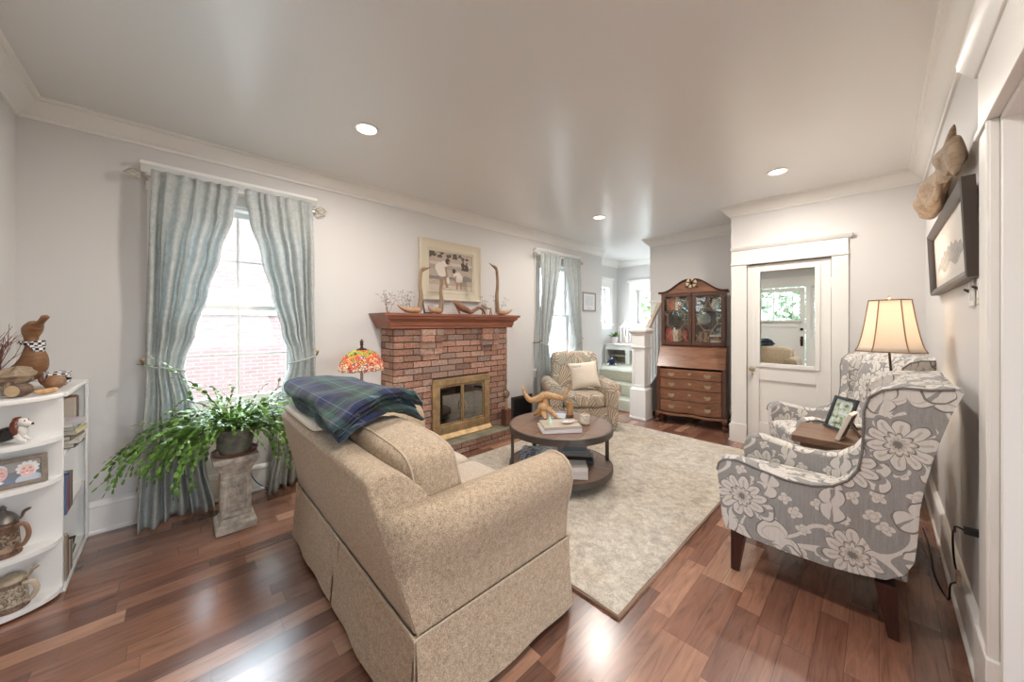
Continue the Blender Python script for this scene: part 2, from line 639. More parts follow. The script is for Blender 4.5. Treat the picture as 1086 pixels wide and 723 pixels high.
def m_plaid():
    t = NT('plaid_fleece')
    sp = t.n('SeparateXYZ'); t.L(t.uv(), sp.inputs[0])

    def bands(v, period, off):
        f = t.math('FRACT', t.math('ADD', t.math('DIVIDE', v, period), off))
        return t.ramp(f, [(0.0, (0.014, 0.019, 0.062)), (0.26, (0.009, 0.009, 0.013)), (0.38, (0.018, 0.075, 0.052)),
                          (0.52, (0.22, 0.19, 0.20)), (0.545, (0.018, 0.075, 0.052)), (0.70, (0.009, 0.009, 0.013)),
                          (0.80, (0.020, 0.028, 0.085)), (0.90, (0.20, 0.24, 0.27)), (0.92, (0.020, 0.028, 0.085))], True)
    a = bands(sp.outputs['X'], 0.30, 0.1)
    b = bands(sp.outputs['Y'], 0.30, 0.35)
    tw = t.math('GREATER_THAN', t.math('FRACT', t.math('MULTIPLY', t.math('ADD', sp.outputs['X'], sp.outputs['Y']), 160)), 0.5)
    c = t.mix(0.5, a, b)
    c = t.mix(t.math('MULTIPLY_ADD', tw, 0.3, 0.35), a, b)
    t.color(c)
    t.rough(0.95)
    t.p.inputs['Sheen Weight'].default_value = 0.15
    t.p.inputs['Sheen Roughness'].default_value = 0.4
    t.bump(t.noise(t.uv(), 120, 3), 0.5, 0.006)
    return t.m


def m_curtain():
    t = NT('curtain_linen')
    v = t.obj()
    pat = t.noise(v, 22, 3, 0.6, 1.2)
    fi = t.noise(t.map(v, (90, 90, 500)), 1.0, 2)
    c = t.ramp(pat, [(0.42, (0.56, 0.595, 0.595)), (0.56, (0.68, 0.705, 0.70))])
    c = t.mix(0.25, c, t.ramp(fi, [(0.3, (0.38, 0.40, 0.385)), (0.7, (0.76, 0.77, 0.75))]))
    t.color(c)
    t.rough(0.85)
    tr = t.n('BsdfTranslucent'); t.L(c, tr.inputs['Color'])
    mx = t.n('MixShader'); mx.inputs[0].default_value = 0.42
    t.L(t.p.outputs[0], mx.inputs[1]); t.L(tr.outputs[0], mx.inputs[2])
    t.L(mx.outputs[0], t.out.inputs[0])
    return t.m


def m_glass(name='window_glass', tint=(0.97, 0.99, 0.99), gl=0.035):
    t = NT(name)
    tr = t.n('BsdfTransparent'); tr.inputs[0].default_value = (*tint, 1)
    g = t.n('BsdfGlossy'); g.inputs['Roughness'].default_value = 0.02
    lw = t.n('LayerWeight'); lw.inputs['Blend'].default_value = 0.5
    mx = t.n('MixShader')
    t.L(t.math('MULTIPLY_ADD', t.math('POWER', lw.outputs['Facing'], 4.0), 0.5, gl), mx.inputs[0])
    t.L(tr.outputs[0], mx.inputs[1]); t.L(g.outputs[0], mx.inputs[2])
    t.L(mx.outputs[0], t.out.inputs[0])
    return t.m


def m_mirror():
    t = NT('mirror_silver')
    t.color((0.80, 0.85, 0.83)); t.rough(0.0)
    t.p.inputs['Metallic'].default_value = 1.0
    return t.m


def m_island(name, stops, rough=0.85, bump=0.4, nscale=40):
    t = NT(name)
    g = t.n('NewGeometry')
    n = t.noise(t.obj(), nscale, 4, 0.7)
    f = t.math('ADD', t.math('MULTIPLY', g.outputs['Random Per Island'], 0.8), t.math('MULTIPLY', n, 0.3))
    c = t.ramp(f, stops)
    c = t.mix(0.35, c, t.ramp(n, [(0.35, (0.15, 0.15, 0.15)), (0.65, (0.8, 0.8, 0.8))]), 'OVERLAY')
    t.color(c); t.rough(rough)
    t.bump(n, bump, 0.006)
    return t.m


def m_shade(name, col, tr=0.6):
    t = NT(name)
    t.color(col); t.rough(0.8)
    x = t.n('BsdfTranslucent'); x.inputs[0].default_value = (*col, 1)
    mx = t.n('MixShader'); mx.inputs[0].default_value = tr
    t.L(t.p.outputs[0], mx.inputs[1]); t.L(x.outputs[0], mx.inputs[2])
    t.L(mx.outputs[0], t.out.inputs[0])
    return t.m


def m_tiffany():
    t = NT('stained_glass')
    o = t.obj()
    vo = t.n('TexVoronoi'); t.L(o, vo.inputs['Vector']); vo.inputs['Scale'].default_value = 48
    ed = t.n('TexVoronoi', feature='DISTANCE_TO_EDGE'); t.L(o, ed.inputs['Vector']); ed.inputs['Scale'].default_value = 48
    cs = t.n('SeparateColor'); t.L(vo.outputs['Color'], cs.inputs[0])
    sp = t.n('SeparateXYZ'); t.L(o, sp.inputs[0])
    z = t.math('ADD', sp.outputs['Z'], t.math('MULTIPLY', t.math('SUBTRACT', cs.outputs[0], 0.5), 0.04))
    hi = t.ramp(cs.outputs[1], [(0.0, (0.30, 0.50, 0.05)), (0.5, (0.55, 0.70, 0.10)), (0.8, (0.85, 0.25, 0.05))], True)
    mid = t.ramp(cs.outputs[1], [(0.0, (0.80, 0.05, 0.05)), (0.25, (0.95, 0.40, 0.10)), (0.5, (0.95, 0.70, 0.35)),
                                 (0.7, (0.85, 0.08, 0.10)), (0.84, (0.06, 0.08, 0.45)), (0.92, (0.20, 0.42, 0.08))], True)
    lo = t.ramp(cs.outputs[1], [(0.0, (0.95, 0.80, 0.66)), (0.5, (0.95, 0.88, 0.80)), (0.78, (0.80, 0.08, 0.10))], True)
    zz = t.math('DIVIDE', z, 0.17)
    c = t.mix(t.math('GREATER_THAN', zz, 0.30), lo, mid)
    c = t.mix(t.math('GREATER_THAN', zz, 0.72), c, hi)
    c = t.mix(0.22, c, (0.85, 0.74, 0.62))
    c = t.mix(t.math('LESS_THAN', ed.outputs['Distance'], 0.06), c, (0.07, 0.04, 0.03))
    t.color(c); t.rough(0.3)
    x = t.n('BsdfTranslucent'); t.L(c, x.inputs[0])
    mx = t.n('MixShader'); mx.inputs[0].default_value = 0.6
    t.L(t.p.outputs[0], mx.inputs[1]); t.L(x.outputs[0], mx.inputs[2])
    t.L(mx.outputs[0], t.out.inputs[0])
    return t.m


def m_check():
    t = NT('checked_scarf')
    ck = t.n('TexChecker'); t.L(t.obj(), ck.inputs['Vector']); ck.inputs['Scale'].default_value = 70
    ck.inputs['Color1'].default_value = (0.02, 0.02, 0.04, 1); ck.inputs['Color2'].default_value = (0.8, 0.78, 0.76, 1)
    t.color(ck.outputs[0]); t.rough(0.9)
    return t.m


MT = {}
MT['wall'] = simple('wall_paint', (0.66, 0.645, 0.635), 0.6, bump=0.05, bscale=180)
MT['ceil'] = simple('ceiling_paint', (0.74, 0.735, 0.73), 0.27)
MT['trim'] = simple('white_trim_paint', (0.80, 0.785, 0.76), 0.4)
MT['white'] = simple('white_paint', (0.84, 0.83, 0.81), 0.4)
MT['floor'] = m_floor()
MT['rug'] = m_rug()
MT['rugedge'] = fabric('rug_binding', (0.19, 0.10, 0.06), (0.32, 0.20, 0.13))
MT['tweed'] = fabric('beige_tweed', (0.205, 0.143, 0.092), (0.57, 0.44, 0.31), 240)
MT['seat_lit'] = fabric('window_lit_tweed', (0.34, 0.275, 0.21), (0.66, 0.58, 0.48), 270)  # sofa tweed made paler for the seat, window light put into the colour
MT['piping'] = fabric('tan_piping', (0.36, 0.28, 0.20), (0.58, 0.47, 0.35), 300)
MT['cream'] = fabric('cream_cotton', (0.66, 0.58, 0.48), (0.80, 0.73, 0.63), 400, bump=0.2)
MT['plaid'] = m_plaid()
MT['curtain'] = m_curtain()
MT['glass'] = m_glass()
MT['mirror'] = m_mirror()
MT['floral'] = m_floral('grey_floral_upholstery', (0.295, 0.285, 0.28), (0.66, 0.63, 0.60), (0.20, 0.185, 0.175), (0.49, 0.45, 0.40))
MT['florpipe'] = fabric('grey_piping', (0.13, 0.125, 0.12), (0.22, 0.21, 0.20), 300)
MT['fern'] = m_fern('leaf_upholstery')
MT['brick'] = m_island('fireplace_brick', [(0.10, (0.165, 0.105, 0.085)), (0.35, (0.32, 0.165, 0.115)), (0.6, (0.45, 0.255, 0.185)),
                                           (0.8, (0.245, 0.175, 0.145)), (1.0, (0.52, 0.315, 0.235))])
MT['mortar'] = simple('dark_mortar', (0.050, 0.036, 0.030), 0.95, var=0.3, vscale=60)
MT['mantel'] = wood('mantel_cherry', (0.16, 0.05, 0.028), (0.36, 0.13, 0.07), 0.35, (20, 2, 40))
MT['mahog'] = wood('mahogany', (0.115, 0.048, 0.027), (0.33, 0.155, 0.085), 0.3, (3, 12, 24))
MT['mahogd'] = wood('mahogany_dark', (0.055, 0.022, 0.014), (0.14, 0.060, 0.036), 0.35, (12, 12, 3))
MT['walnut'] = wood('walnut_top', (0.085, 0.045, 0.027), (0.25, 0.145, 0.09), 0.35, (3, 30, 10))
MT['tabletop'] = wood('coffee_table_wood', (0.115, 0.065, 0.042), (0.27, 0.165, 0.11), 0.38, (2.5, 24, 10))
MT['iron'] = simple('grey_iron', (0.115, 0.098, 0.088), 0.45, 0.7, var=0.25)
MT['black'] = simple('black_paint', (0.012, 0.012, 0.013), 0.4)
MT['legwood'] = wood('dark_leg_wood', (0.022, 0.008, 0.006), (0.07, 0.022, 0.015), 0.3, (30, 30, 4))
MT['brass'] = simple('aged_brass', (0.40, 0.275, 0.145), 0.48, 0.7, var=0.3, vscale=14)
MT['antbrass'] = simple('antique_brass', (0.44, 0.35, 0.24), 0.35, 0.8, var=0.2)
MT['bronze'] = simple('dark_bronze', (0.07, 0.045, 0.03), 0.4, 0.8)
MT['steel'] = simple('brushed_nickel', (0.55, 0.52, 0.48), 0.3, 1.0)
MT['stone'] = simple('hearth_slate', (0.22, 0.20, 0.145), 0.6, var=0.35, vscale=9, bump=0.2, bscale=30)
MT['concrete'] = simple('weathered_plaster', (0.50, 0.46, 0.40), 0.9, var=0.35, vscale=25, bump=0.6, bscale=70)
MT['pot'] = simple('mossy_pot', (0.17, 0.175, 0.14), 0.85, var=0.45, vscale=18, bump=0.4, bscale=50)
MT['terra'] = simple('terracotta_glaze', (0.20, 0.085, 0.055), 0.45, var=0.2)
MT['leaf'] = simple('cactus_leaf', (0.115, 0.24, 0.035), 0.32, var=0.55, vscale=9)
MT['soil'] = simple('potting_soil', (0.03, 0.02, 0.014), 1.0)
MT['drift'] = wood('driftwood', (0.20, 0.135, 0.085), (0.46, 0.345, 0.24), 0.8, (9, 9, 26), 2.0, 0.5)
MT['driftgold'] = wood('polished_driftwood', (0.34, 0.17, 0.065), (0.72, 0.46, 0.23), 0.45, (12, 12, 12), 2.0, 0.3)
MT['duckwood'] = wood('carved_bamboo_root', (0.17, 0.07, 0.03), (0.34, 0.17, 0.08), 0.5, (10, 10, 30), 1.5, 0.3)
MT['duckbill'] = wood('red_stained_wood', (0.15, 0.05, 0.03), (0.27, 0.10, 0.06), 0.4, (20, 6, 20))
MT['palewood'] = wood('pale_carved_wood', (0.36, 0.21, 0.115), (0.56, 0.36, 0.215), 0.6, (14, 14, 22), 1.2, 0.2)
MT['neckwood'] = wood('grey_brown_branch', (0.20, 0.125, 0.075), (0.40, 0.28, 0.18), 0.7, (20, 20, 8), 1.2, 0.3)
MT['slice'] = wood('cut_log_face', (0.46, 0.33, 0.18), (0.66, 0.50, 0.31), 0.7, (12, 12, 12))
MT['bark'] = simple('bark', (0.16, 0.10, 0.07), 0.95, var=0.4, vscale=40, bump=0.8, bscale=60)
MT['twig'] = simple('red_brown_twig', (0.14, 0.055, 0.045), 0.7, var=0.3, vscale=20)
MT['drytwig'] = simple('dry_twig', (0.27, 0.21, 0.155), 0.8, var=0.3, vscale=30)
MT['check'] = m_check()
MT['ceramicw'] = simple('white_glaze', (0.78, 0.74, 0.70), 0.15)
MT['ceramicb'] = simple('black_glaze', (0.018, 0.014, 0.013), 0.15)
MT['ceramicr'] = simple('brown_glaze', (0.17, 0.045, 0.022), 0.15)
MT['pewter'] = simple('dull_pewter', (0.20, 0.185, 0.17), 0.35, 0.9, var=0.2)
MT['carpet'] = fabric('sage_carpet', (0.40, 0.40, 0.32), (0.60, 0.60, 0.50), 200, bump=0.5)
MT['paper'] = simple('book_pages', (0.72, 0.67, 0.57), 0.9)
MT['bulb'] = simple('bulb_glass', (1, 0.9, 0.75), 0.5, emit=((1.0, 0.80, 0.55), 9.0))
MT['can'] = simple('recessed_lens', (1, 0.95, 0.88), 0.5, emit=((1.0, 0.86, 0.68), 7.0))


def plain(name, col, rough=0.6):
    k = 'c_'+name
    if k not in MT:
        MT[k] = simple(name, col, rough)
    return MT[k]

# ================================================================ ROOM SHELL
mb = MB(); mb.box(-3.75, 3.4, -0.95, 5.66, -0.12, 0.0)
struct('floor', mb, MT['floor'])
mb = MB(); mb.box(-4.3, 3.4, -0.95, 7.4, ZC, ZC+0.12)
struct('ceiling', mb, MT['ceil'])

W1, W2 = 0.365, 4.36          # window centres along the left wall
WZ0, WZ1, WH = 0.70, 2.30, 0.40


def wall_with_holes(mb, axis, t0, t1, a0, a1, z0, z1, holes):
    """Slab between t0..t1 on its thin axis, from a0..a1 along the other, with rectangular holes (b0,b1,c0,c1)."""
    def bx(p0, p1, q0, q1):
        if p1-p0 < 1e-4 or q1-q0 < 1e-4: return
        if axis == 'x': mb.box(t0, t1, p0, p1, q0, q1)
        else: mb.box(p0, p1, t0, t1, q0, q1)
    cur = a0
    for b0, b1, c0, c1 in sorted(holes):
        bx(cur, b0, z0, z1)
        bx(b0, b1, z0, c0)
        bx(b0, b1, c1, z1)
        cur = b1
    bx(cur, a1, z0, z1)


mb = MB()
wall_with_holes(mb, 'x', XL-0.2, XL, -0.95, 5.69, -0.05, ZC,
                [(W1-WH, W1+WH, WZ0, WZ1), (W2-WH, W2+WH, WZ0, WZ1)])
mb.box(-4.25, XL-0.2, 5.45, 5.69, 0.3, ZC)
struct('wall_left', mb, MT['wall'])
mb = MB()
wall_with_holes(mb, 'x', -4.25, -4.05, 5.69, 7.34, 0.3, ZC, [(6.02, 6.76, 1.37, 2.14)])
struct('wall_bay_left', mb, MT['wall'])
mb = MB()
wall_with_holes(mb, 'y', 7.14, 7.34, -4.05, -2.3, 0.3, ZC, [(-3.62, -2.78, 1.37, 2.09)])
struct('wall_bay_back', mb, MT['wall'])
mb = MB(); mb.box(-2.36, -2.24, 5.66, 7.14, 0.3, ZC)
struct('wall_stair', mb, MT['wall'])
mb = MB()
mb.box(-2.55, XR+0.14, 5.52, 5.65, 0.0, ZC)
mb.box(-1.2, -1.06, 4.85, 5.52, 0.0, ZC)
struct('wall_niche', mb, MT['wall'])
mb = MB()
wall_with_holes(mb, 'y', YF, YF+0.14, -1.2, XR, 0.0, ZC, [(-1.044, -0.325, -0.01, 2.04)])
struct('wall_far', mb, MT['wall'])
mb = MB()
wall_with_holes(mb, 'x', XR, XR+0.14, YN, 5.52, 0.0, ZC, [(-0.35, 1.97, -0.01, 2.06)])
struct('wall_right', mb, MT['wall'])
mb = MB()
wall_with_holes(mb, 'y', YN-0.2, YN, XL, XR+0.14, 0.0, ZC,
                [(-2.08, -1.13, -0.01, 2.21), (-1.04, -0.80, 1.06, 2.16)], )
struct('wall_front', mb, MT['wall'])
# unseen room beyond the doorway: walls cut sky light, one window added for light
mb = MB()
wall_with_holes(mb, 'x', 3.2, 3.38, -0.95, 3.3, 0.0, ZC, [(0.0, 2.0, 0.8, 2.2)])
struct('wall_side_room', mb, MT['wall'])
mb = MB(); mb.box(XR+0.14, 3.2, 3.12, 3.3, 0.0, ZC); mb.box(XR+0.14, 3.2, -0.95, YN-0.1, 0.0, ZC)
struct('wall_side_room_ends', mb, MT['wall'])
# landing and its three carpeted steps
mb = MB(); mb.box(-4.05, -2.36, 5.69, 7.14, 0.30, 0.54); mb.box(XL, -2.36, 5.64, 5.69, 0.3, 0.54)
struct('floor_landing', mb, MT['carpet'], bevel=0.018, seg=3)
mb = MB()
for k, y in enumerate((5.03, 5.32)):
    mb.box(XL+0.001, -2.42, y, 5.64, 0.18*k+0.001, 0.18*(k+1))
mb.box(XL+0.001, -2.42, 5.61, 5.64, 0.36, 0.54)
struct('floor_steps', mb, MT['carpet'], bevel=0.02, seg=3)


# ---- mitred profile runs (crown, baseboard): interior on the left of the path
def profile_runs(path, prof, prefix, mat, names=None, start=1, ends=True):
    P = [Vector((p[0], p[1])) for p in path]
    n = len(P)
    nor = []
    for i in range(n-1):
        d = (P[i+1]-P[i]).normalized()
        nor.append(Vector((-d.y, d.x)))
    def off(i, o):
        if i == 0: return P[0]+nor[0]*o
        if i == n-1: return P[-1]+nor[-1]*o
        a, b = nor[i-1], nor[i]
        m = a+b
        return P[i]+m*(o/max(0.2, 1+a.dot(b)))
    outs = []
    for i in range(n-1):
        m = MB()
        k = len(prof)
        vs = []
        for e in (i, i+1):
            for o, z in prof:
                q = off(e, o)
                vs.append((q.x, q.y, z))
        fs = [(j, (j+1) % k, k+(j+1) % k, k+j) for j in range(k)]
        fs += [tuple(range(k-1, -1, -1)), tuple(range(k, 2*k))]
        m._add(vs, fs)
        nm = names[i] if names else '%s_%d' % (prefix, start+i)
        o = struct(nm, m, mat, ang=25)
        bm = bmesh.new(); bm.from_mesh(o.data); bmesh.ops.recalc_face_normals(bm, faces=bm.faces); bm.to_mesh(o.data); bm.free()
        outs.append(o)
    return outs


CRN = [(0, 2.605), (0.012, 2.605), (0.016, 2.622), (0.026, 2.628), (0.040, 2.640), (0.060, 2.668), (0.076, 2.690),
       (0.080, 2.700), (0.092, 2.702), (0.094, 2.712), (0.104, 2.716), (0.106, ZC), (0, ZC)]
profile_runs([(XL, 5.69), (XL, YN), (XR, YN), (XR, YF), (-1.2, YF), (-1.2, 5.52), (-2.55, 5.52), (-2.55, 5.65)],
             CRN, 'trim', MT['trim'], start=1)
profile_runs([(-2.36, 7.14), (-4.05, 7.14), (-4.05, 5.69), (XL, 5.69)], CRN, 'trim', MT['trim'], start=8)
BSB = [(0, 0), (0.030, 0), (0.030, 0.014), (0.020, 0.024), (0.018, 0.17), (0.024, 0.176), (0.020, 0.192), (0.008, 0.205), (0, 0.208)]
profile_runs([(XL, 1.44), (XL, YN), (-2.22, YN)], BSB, 'b', MT['trim'], names=['baseboard_left', 'baseboard_front'])
profile_runs([(XL, 5.0), (XL, 3.83)], BSB, 'b', MT['trim'], names=['baseboard_left_rear'])
profile_runs([(-0.78, YN), (XR, YN)], BSB, 'b', MT['trim'], names=['baseboard_front_right'])
profile_runs([(XR, 2.20), (XR, YF), (-0.19, YF)], BSB, 'b', MT['trim'], names=['baseboard_right', 'baseboard_far'])
profile_runs([(-1.2, 4.71), (-1.2, 5.52), (-2.3, 5.52)], BSB, 'b', MT['trim'], names=['baseboard_niche_side', 'baseboard_niche'])
mb = MB(); mb.box(-3.85, -2.36, 7.105, 7.14, 0.54, 0.75)
struct('baseboard_landing', mb, MT['trim'])


# ---- windows
def window_left(num, yc, w, z0, z1):
    r = struct_root('window_%d' % num, (XL, yc, 0))
    m = MB()
    m.box(0, 0.022, -w-0.115, -w, z0-0.02, z1); m.box(0, 0.022, w, w+0.115, z0-0.02, z1)
    m.box(0, 0.024, -w-0.12, w+0.12, z1, z1+0.125)
    m.build('casing', MT['white'], r, bevel=0.003)
    m = MB()
    m.prism([(0, z1+0.125), (0.03, z1+0.125), (0.045, z1+0.15), (0.075, z1+0.165), (0.08, z1+0.185), (0, z1+0.185)], 'y', -w-0.145, w+0.145)
    m.build('head_cap', MT['white'], r)
    m = MB(); m.box(-0.05, 0.06, -w-0.14, w+0.14, z0-0.035, z0)
    m.box(0, 0.02, -w-0.12, w+0.12, z0-0.13, z0-0.035)
    m.build('sill', MT['white'], r, bevel=0.006)
    m = MB()
    for a, b in ((-w, -w+0.02), (w-0.02, w)): m.box(-0.2, 0, a, b, z0, z1)
    m.box(-0.2, 0, -w+0.02, w-0.02, z1-0.02, z1); m.box(-0.2, -0.05, -w+0.02, w-0.02, z0, z0+0.02)
    m.build('jamb', MT['white'], r)
    zm = (z0+z1)/2
    for nm, a, b, x in (('lower_sash', z0+0.02, zm+0.02, -0.085), ('upper_sash', zm-0.02, z1-0.02, -0.125)):
        m = MB(); st = 0.045
        m.box(x-0.018, x+0.018, -w+0.02, -w+0.02+st, a, b); m.box(x-0.018, x+0.018, w-0.02-st, w-0.02, a, b)
        m.box(x-0.018, x+0.018, -w+0.02+st, w-0.02-st, a, a+(0.06 if nm[0] == 'l' else 0.04)); m.box(x-0.018, x+0.018, -w+0.02+st, w-0.02-st, b-0.04, b)
        m.box(x-0.010, x+0.010, -0.008, 0.008, a+0.01, b-0.01); m.box(x-0.0085, x+0.0085, -w+0.03, w-0.03, (a+b)/2-0.008, (a+b)/2+0.008)
        s = m.build(nm, MT['white'], r)
        g = MB(); g.box(x-0.002, x+0.002, -w+0.04, w-0.04, a+0.02, b-0.02); g.build('pane', MT['glass'], s)
    return r


window_left(1, W1, WH, WZ0, WZ1)
window_left(2, W2, WH, WZ0, WZ1)


def window_bay(num, axis, t, a0, a1, z0, z1, sgn):
    """Casement in the landing bay; t = inner wall face; sgn = direction into the room along the thin axis."""
    r = struct_root('window_%d' % num)
    def bx(m, p0, p1, q0, q1, d0, d1):
        lo, hi = sorted((t+sgn*d0, t+sgn*d1))
        if axis == 'x': m.box(lo, hi, p0, p1, q0, q1)
        else: m.box(p0, p1, lo, hi, q0, q1)
    m = MB()
    bx(m, a0-0.13, a0, z0, z1, 0, 0.02); bx(m, a1, a1+0.13, z0, z1, 0, 0.02); bx(m, a0-0.14, a1+0.14, z1, z1+0.17, 0, 0.022)
    bx(m, a0-0.17, a1+0.17, z1+0.17, z1+0.215, 0, 0.05)
    m.build('casing', MT['white'], r, bevel=0.003)
    m = MB(); bx(m, a0-0.15, a1+0.15, z0-0.04, z0, -0.08, 0.05); bx(m, a0-0.13, a1+0.13, z0-0.13, z0-0.04, 0, 0.018)
    m.build('sill', MT['white'], r, bevel=0.004)
    m = MB()
    for p0, p1, q0, q1 in ((a0, a0+0.05, z0, z1), (a1-0.05, a1, z0, z1), (a0+0.05, a1-0.05, z0, z0+0.05), (a0+0.05, a1-0.05, z1-0.05, z1)):
        bx(m, p0, p1, q0, q1, -0.13, -0.09)
    s = m.build('sash', MT['white'], r)
    m = MB(); bx(m, a0+0.04, a1-0.04, z0+0.04, z1-0.04, -0.112, -0.108); m.build('pane', MT['glass'], s)


window_bay(3, 'x', -4.05, 6.02, 6.76, 1.37, 2.14, 1)
window_bay(4, 'y', 7.14, -3.62, -2.78, 1.37, 2.09, -1)

# ---- closet door with mirror on the far wall
mb = MB()
mb.box(-1.194, -1.044, YF-0.022, YF, 0.22, 2.04); mb.box(-0.325, -0.203, YF-0.022, YF, 0.22, 2.04)
mb.box(-1.20, -1.04, YF-0.032, YF, 0.0, 0.22); mb.box(-0.329, -0.197, YF-0.032, YF, 0.0, 0.22)
mb.box(-1.20, -0.198, YF-0.034, YF, 2.04, 2.062)
mb.box(-1.194, -0.203, YF-0.024, YF, 2.062, 2.205)
mb.prism([(YF, 2.205), (YF-0.03, 2.205), (YF-0.045, 2.222), (YF-0.055, 2.245), (YF, 2.245)], 'x', -1.199, -0.172)
struct('trim_11', mb, MT['trim'], bevel=0.003)
d1 = struct_root('door_1', (-0.6845, YF+0.012, 0))
hw = 0.355
mb = MB()
def rail(m, x0, x1, z0, z1): m.box(x0, x1, 0, 0.04, z0, z1)
rail(mb, -hw, -0.245, 0.02, 2.03); rail(mb, 0.245, hw, 0.02, 2.03)
rail(mb, -0.245, 0.245, 1.96, 2.03); rail(mb, -0.245, 0.245, 0.74, 0.93); rail(mb, -0.245, 0.245, 0.02, 0.27)
mb.box(-0.245, 0.245, 0.016, 0.03, 0.27, 0.74); mb.box(-0.245, 0.245, 0.03, 0.038, 0.93, 1.96)
mb.build('slab', MT['trim'], d1, bevel=0.004)
mb = MB()
for x0, x1, z0, z1 in ((-0.275, -0.232, 0.885, 1.985), (0.232, 0.275, 0.885, 1.985), (-0.232, 0.232, 0.885, 0.932), (-0.232, 0.232, 1.945, 1.985)):
    mb.box(x0, x1, -0.014, 0.0, z0, z1)
mb.build('mirror_moulding', MT['trim'], d1, bevel=0.006)
mb = MB(); mb.box(-0.234, 0.234, 0.014, 0.02, 0.93, 1.947)
mi = mb.build('mirror', MT['mirror'], d1); mi['label'] = 'bevelled mirror set in the upper part of the white door'
mb = MB(); mb.M = Matrix.Translation((-0.305, 0, 0.86)) @ Matrix.Rotation(R(90), 4, 'X')
mb.lathe([(0.022, 0.0), (0.024, 0.004), (0.010, 0.012), (0.009, 0.03), (0.020, 0.036), (0.028, 0.048), (0.024, 0.062), (0.008, 0.067), (0, 0.067)], 20)
mb.M = Matrix.Translation((-0.305, 0, 0.80)) @ Matrix.Rotation(R(90), 4, 'X')
mb.lathe([(0.011, 0), (0.012, 0.004), (0, 0.006)], 14)
mb.build('knob', MT['antbrass'], d1)
for z in (1.78, 0.22):
    mb = MB(); mb.cyl((hw+0.004, -0.012, z-0.05), (hw+0.004, -0.012, z+0.05), 0.008, n=10); mb.build('hinge', MT['trim'], d1)

# ---- front door, sidelight and transom (seen in the mirror)
d2 = struct_root('door_2', (-1.605, YN-0.05, 0))
mb = MB(); w = 0.455
mb.box(-w, -0.36, -0.04, 0, 0.02, 2.19); mb.box(0.36, w, -0.04, 0, 0.02, 2.19)
mb.box(-0.36, 0.36, -0.04, 0, 2.10, 2.19); mb.box(-0.36, 0.36, -0.04, 0, 1.28, 1.455)
mb.box(-0.36, 0.36, -0.04, 0, 0.02, 0.28); mb.box(-0.36, 0.36, -0.03, -0.012, 0.28, 1.28)
for k in range(1, 6):
    x = -0.36+0.12*k
    mb.box(x-0.012, x+0.012, -0.034, -0.006, 1.455, 2.10)
mb.build('slab', MT['trim'], d2, bevel=0.004)
mb = MB(); mb.box(-0.40, 0.40, 0.0, 0.05, 1.41, 1.455); mb.build('dentil_shelf', MT['trim'], d2)
mb = MB(); mb.box(-0.37, 0.37, -0.022, -0.018, 1.44, 2.11); mb.build('pane', MT['glass'], d2)
mb = MB(); mb.M = Matrix.Translation((0.40, 0, 0.99)) @ Matrix.Rotation(R(-90), 4, 'X')
mb.lathe([(0.03, 0), (0.03, 0.008), (0.012, 0.014), (0.012, 0.04), (0.028, 0.05), (0.028, 0.07), (0, 0.08)], 18)
mb.M = Matrix.Translation((0.40, 0, 1.24)) @ Matrix.Rotation(R(-90), 4, 'X')
mb.lathe([(0.03, 0), (0.03, 0.015), (0, 0.018)], 18)
mb.M = None; mb.box(0.375, 0.425, 0, 0.006, 0.86, 1.08)
mb.build('knob', MT['bronze'], d2)
mb = MB(); y = YN
mb.box(-2.20, -2.08, y, y+0.022, 0, 2.21); mb.box(-1.13, -1.04, y, y+0.022, 0, 2.21); mb.box(-0.80, -0.68, y, y+0.022, 0, 2.21)
mb.box(-1.04, -0.80, y, y+0.012, 0.0, 1.06); mb.box(-1.05, -0.79, y, y+0.03, 1.03, 1.06)
mb.box(-2.22, -0.66, y, y+0.024, 2.21, 2.40); mb.box(-2.24, -0.64, y, y+0.05, 2.40, 2.43)
mb.box(-1.04, -0.985, y-0.08, y-0.04, 1.06, 2.16); mb.box(-0.855, -0.80, y-0.08, y-0.04, 1.06, 2.16); mb.box(-0.985, -0.855, y-0.08, y-0.04, 2.10, 2.16)
struct('trim_12', mb, MT['trim'], bevel=0.003)
w5 = struct_root('window_5')
mb = MB(); mb.box(-1.0, -0.84, y-0.062, y-0.058, 1.06, 2.14); mb.build('pane', MT['glass'], w5)

# ---- wide cased doorway in the right wall, beside the camera
mb = MB(); x = XR
mb.box(x-0.022, x, 1.985, 2.165, 0.24, 2.06); mb.box(x-0.032, x, 1.97, 2.175, 0, 0.24)
mb.box(x-0.028, x, 1.99, 2.012, 0.24, 2.06)
mb.box(x-0.022, x, -0.53, -0.35, 0.0, 2.06)
mb.box(x-0.03, x, -0.56, 2.195, 2.06, 2.085)
mb.box(x-0.024, x, -0.53, 2.17, 2.085, 2.30)
mb.prism([(x, 2.30), (x-0.03, 2.30), (x-0.05, 2.325), (x-0.07, 2.35), (x-0.075, 2.375), (x, 2.375)], 'y', -0.55, 2.20)
mb.box(x-0.002, x+0.142, 1.952, 1.972, 0, 2.06); mb.box(x-0.002, x+0.142, -0.352, -0.332, 0, 2.06); mb.box(x-0.002, x+0.142, -0.34, 1.96, 2.042, 2.062)
struct('trim_13', mb, MT['trim'], bevel=0.003)

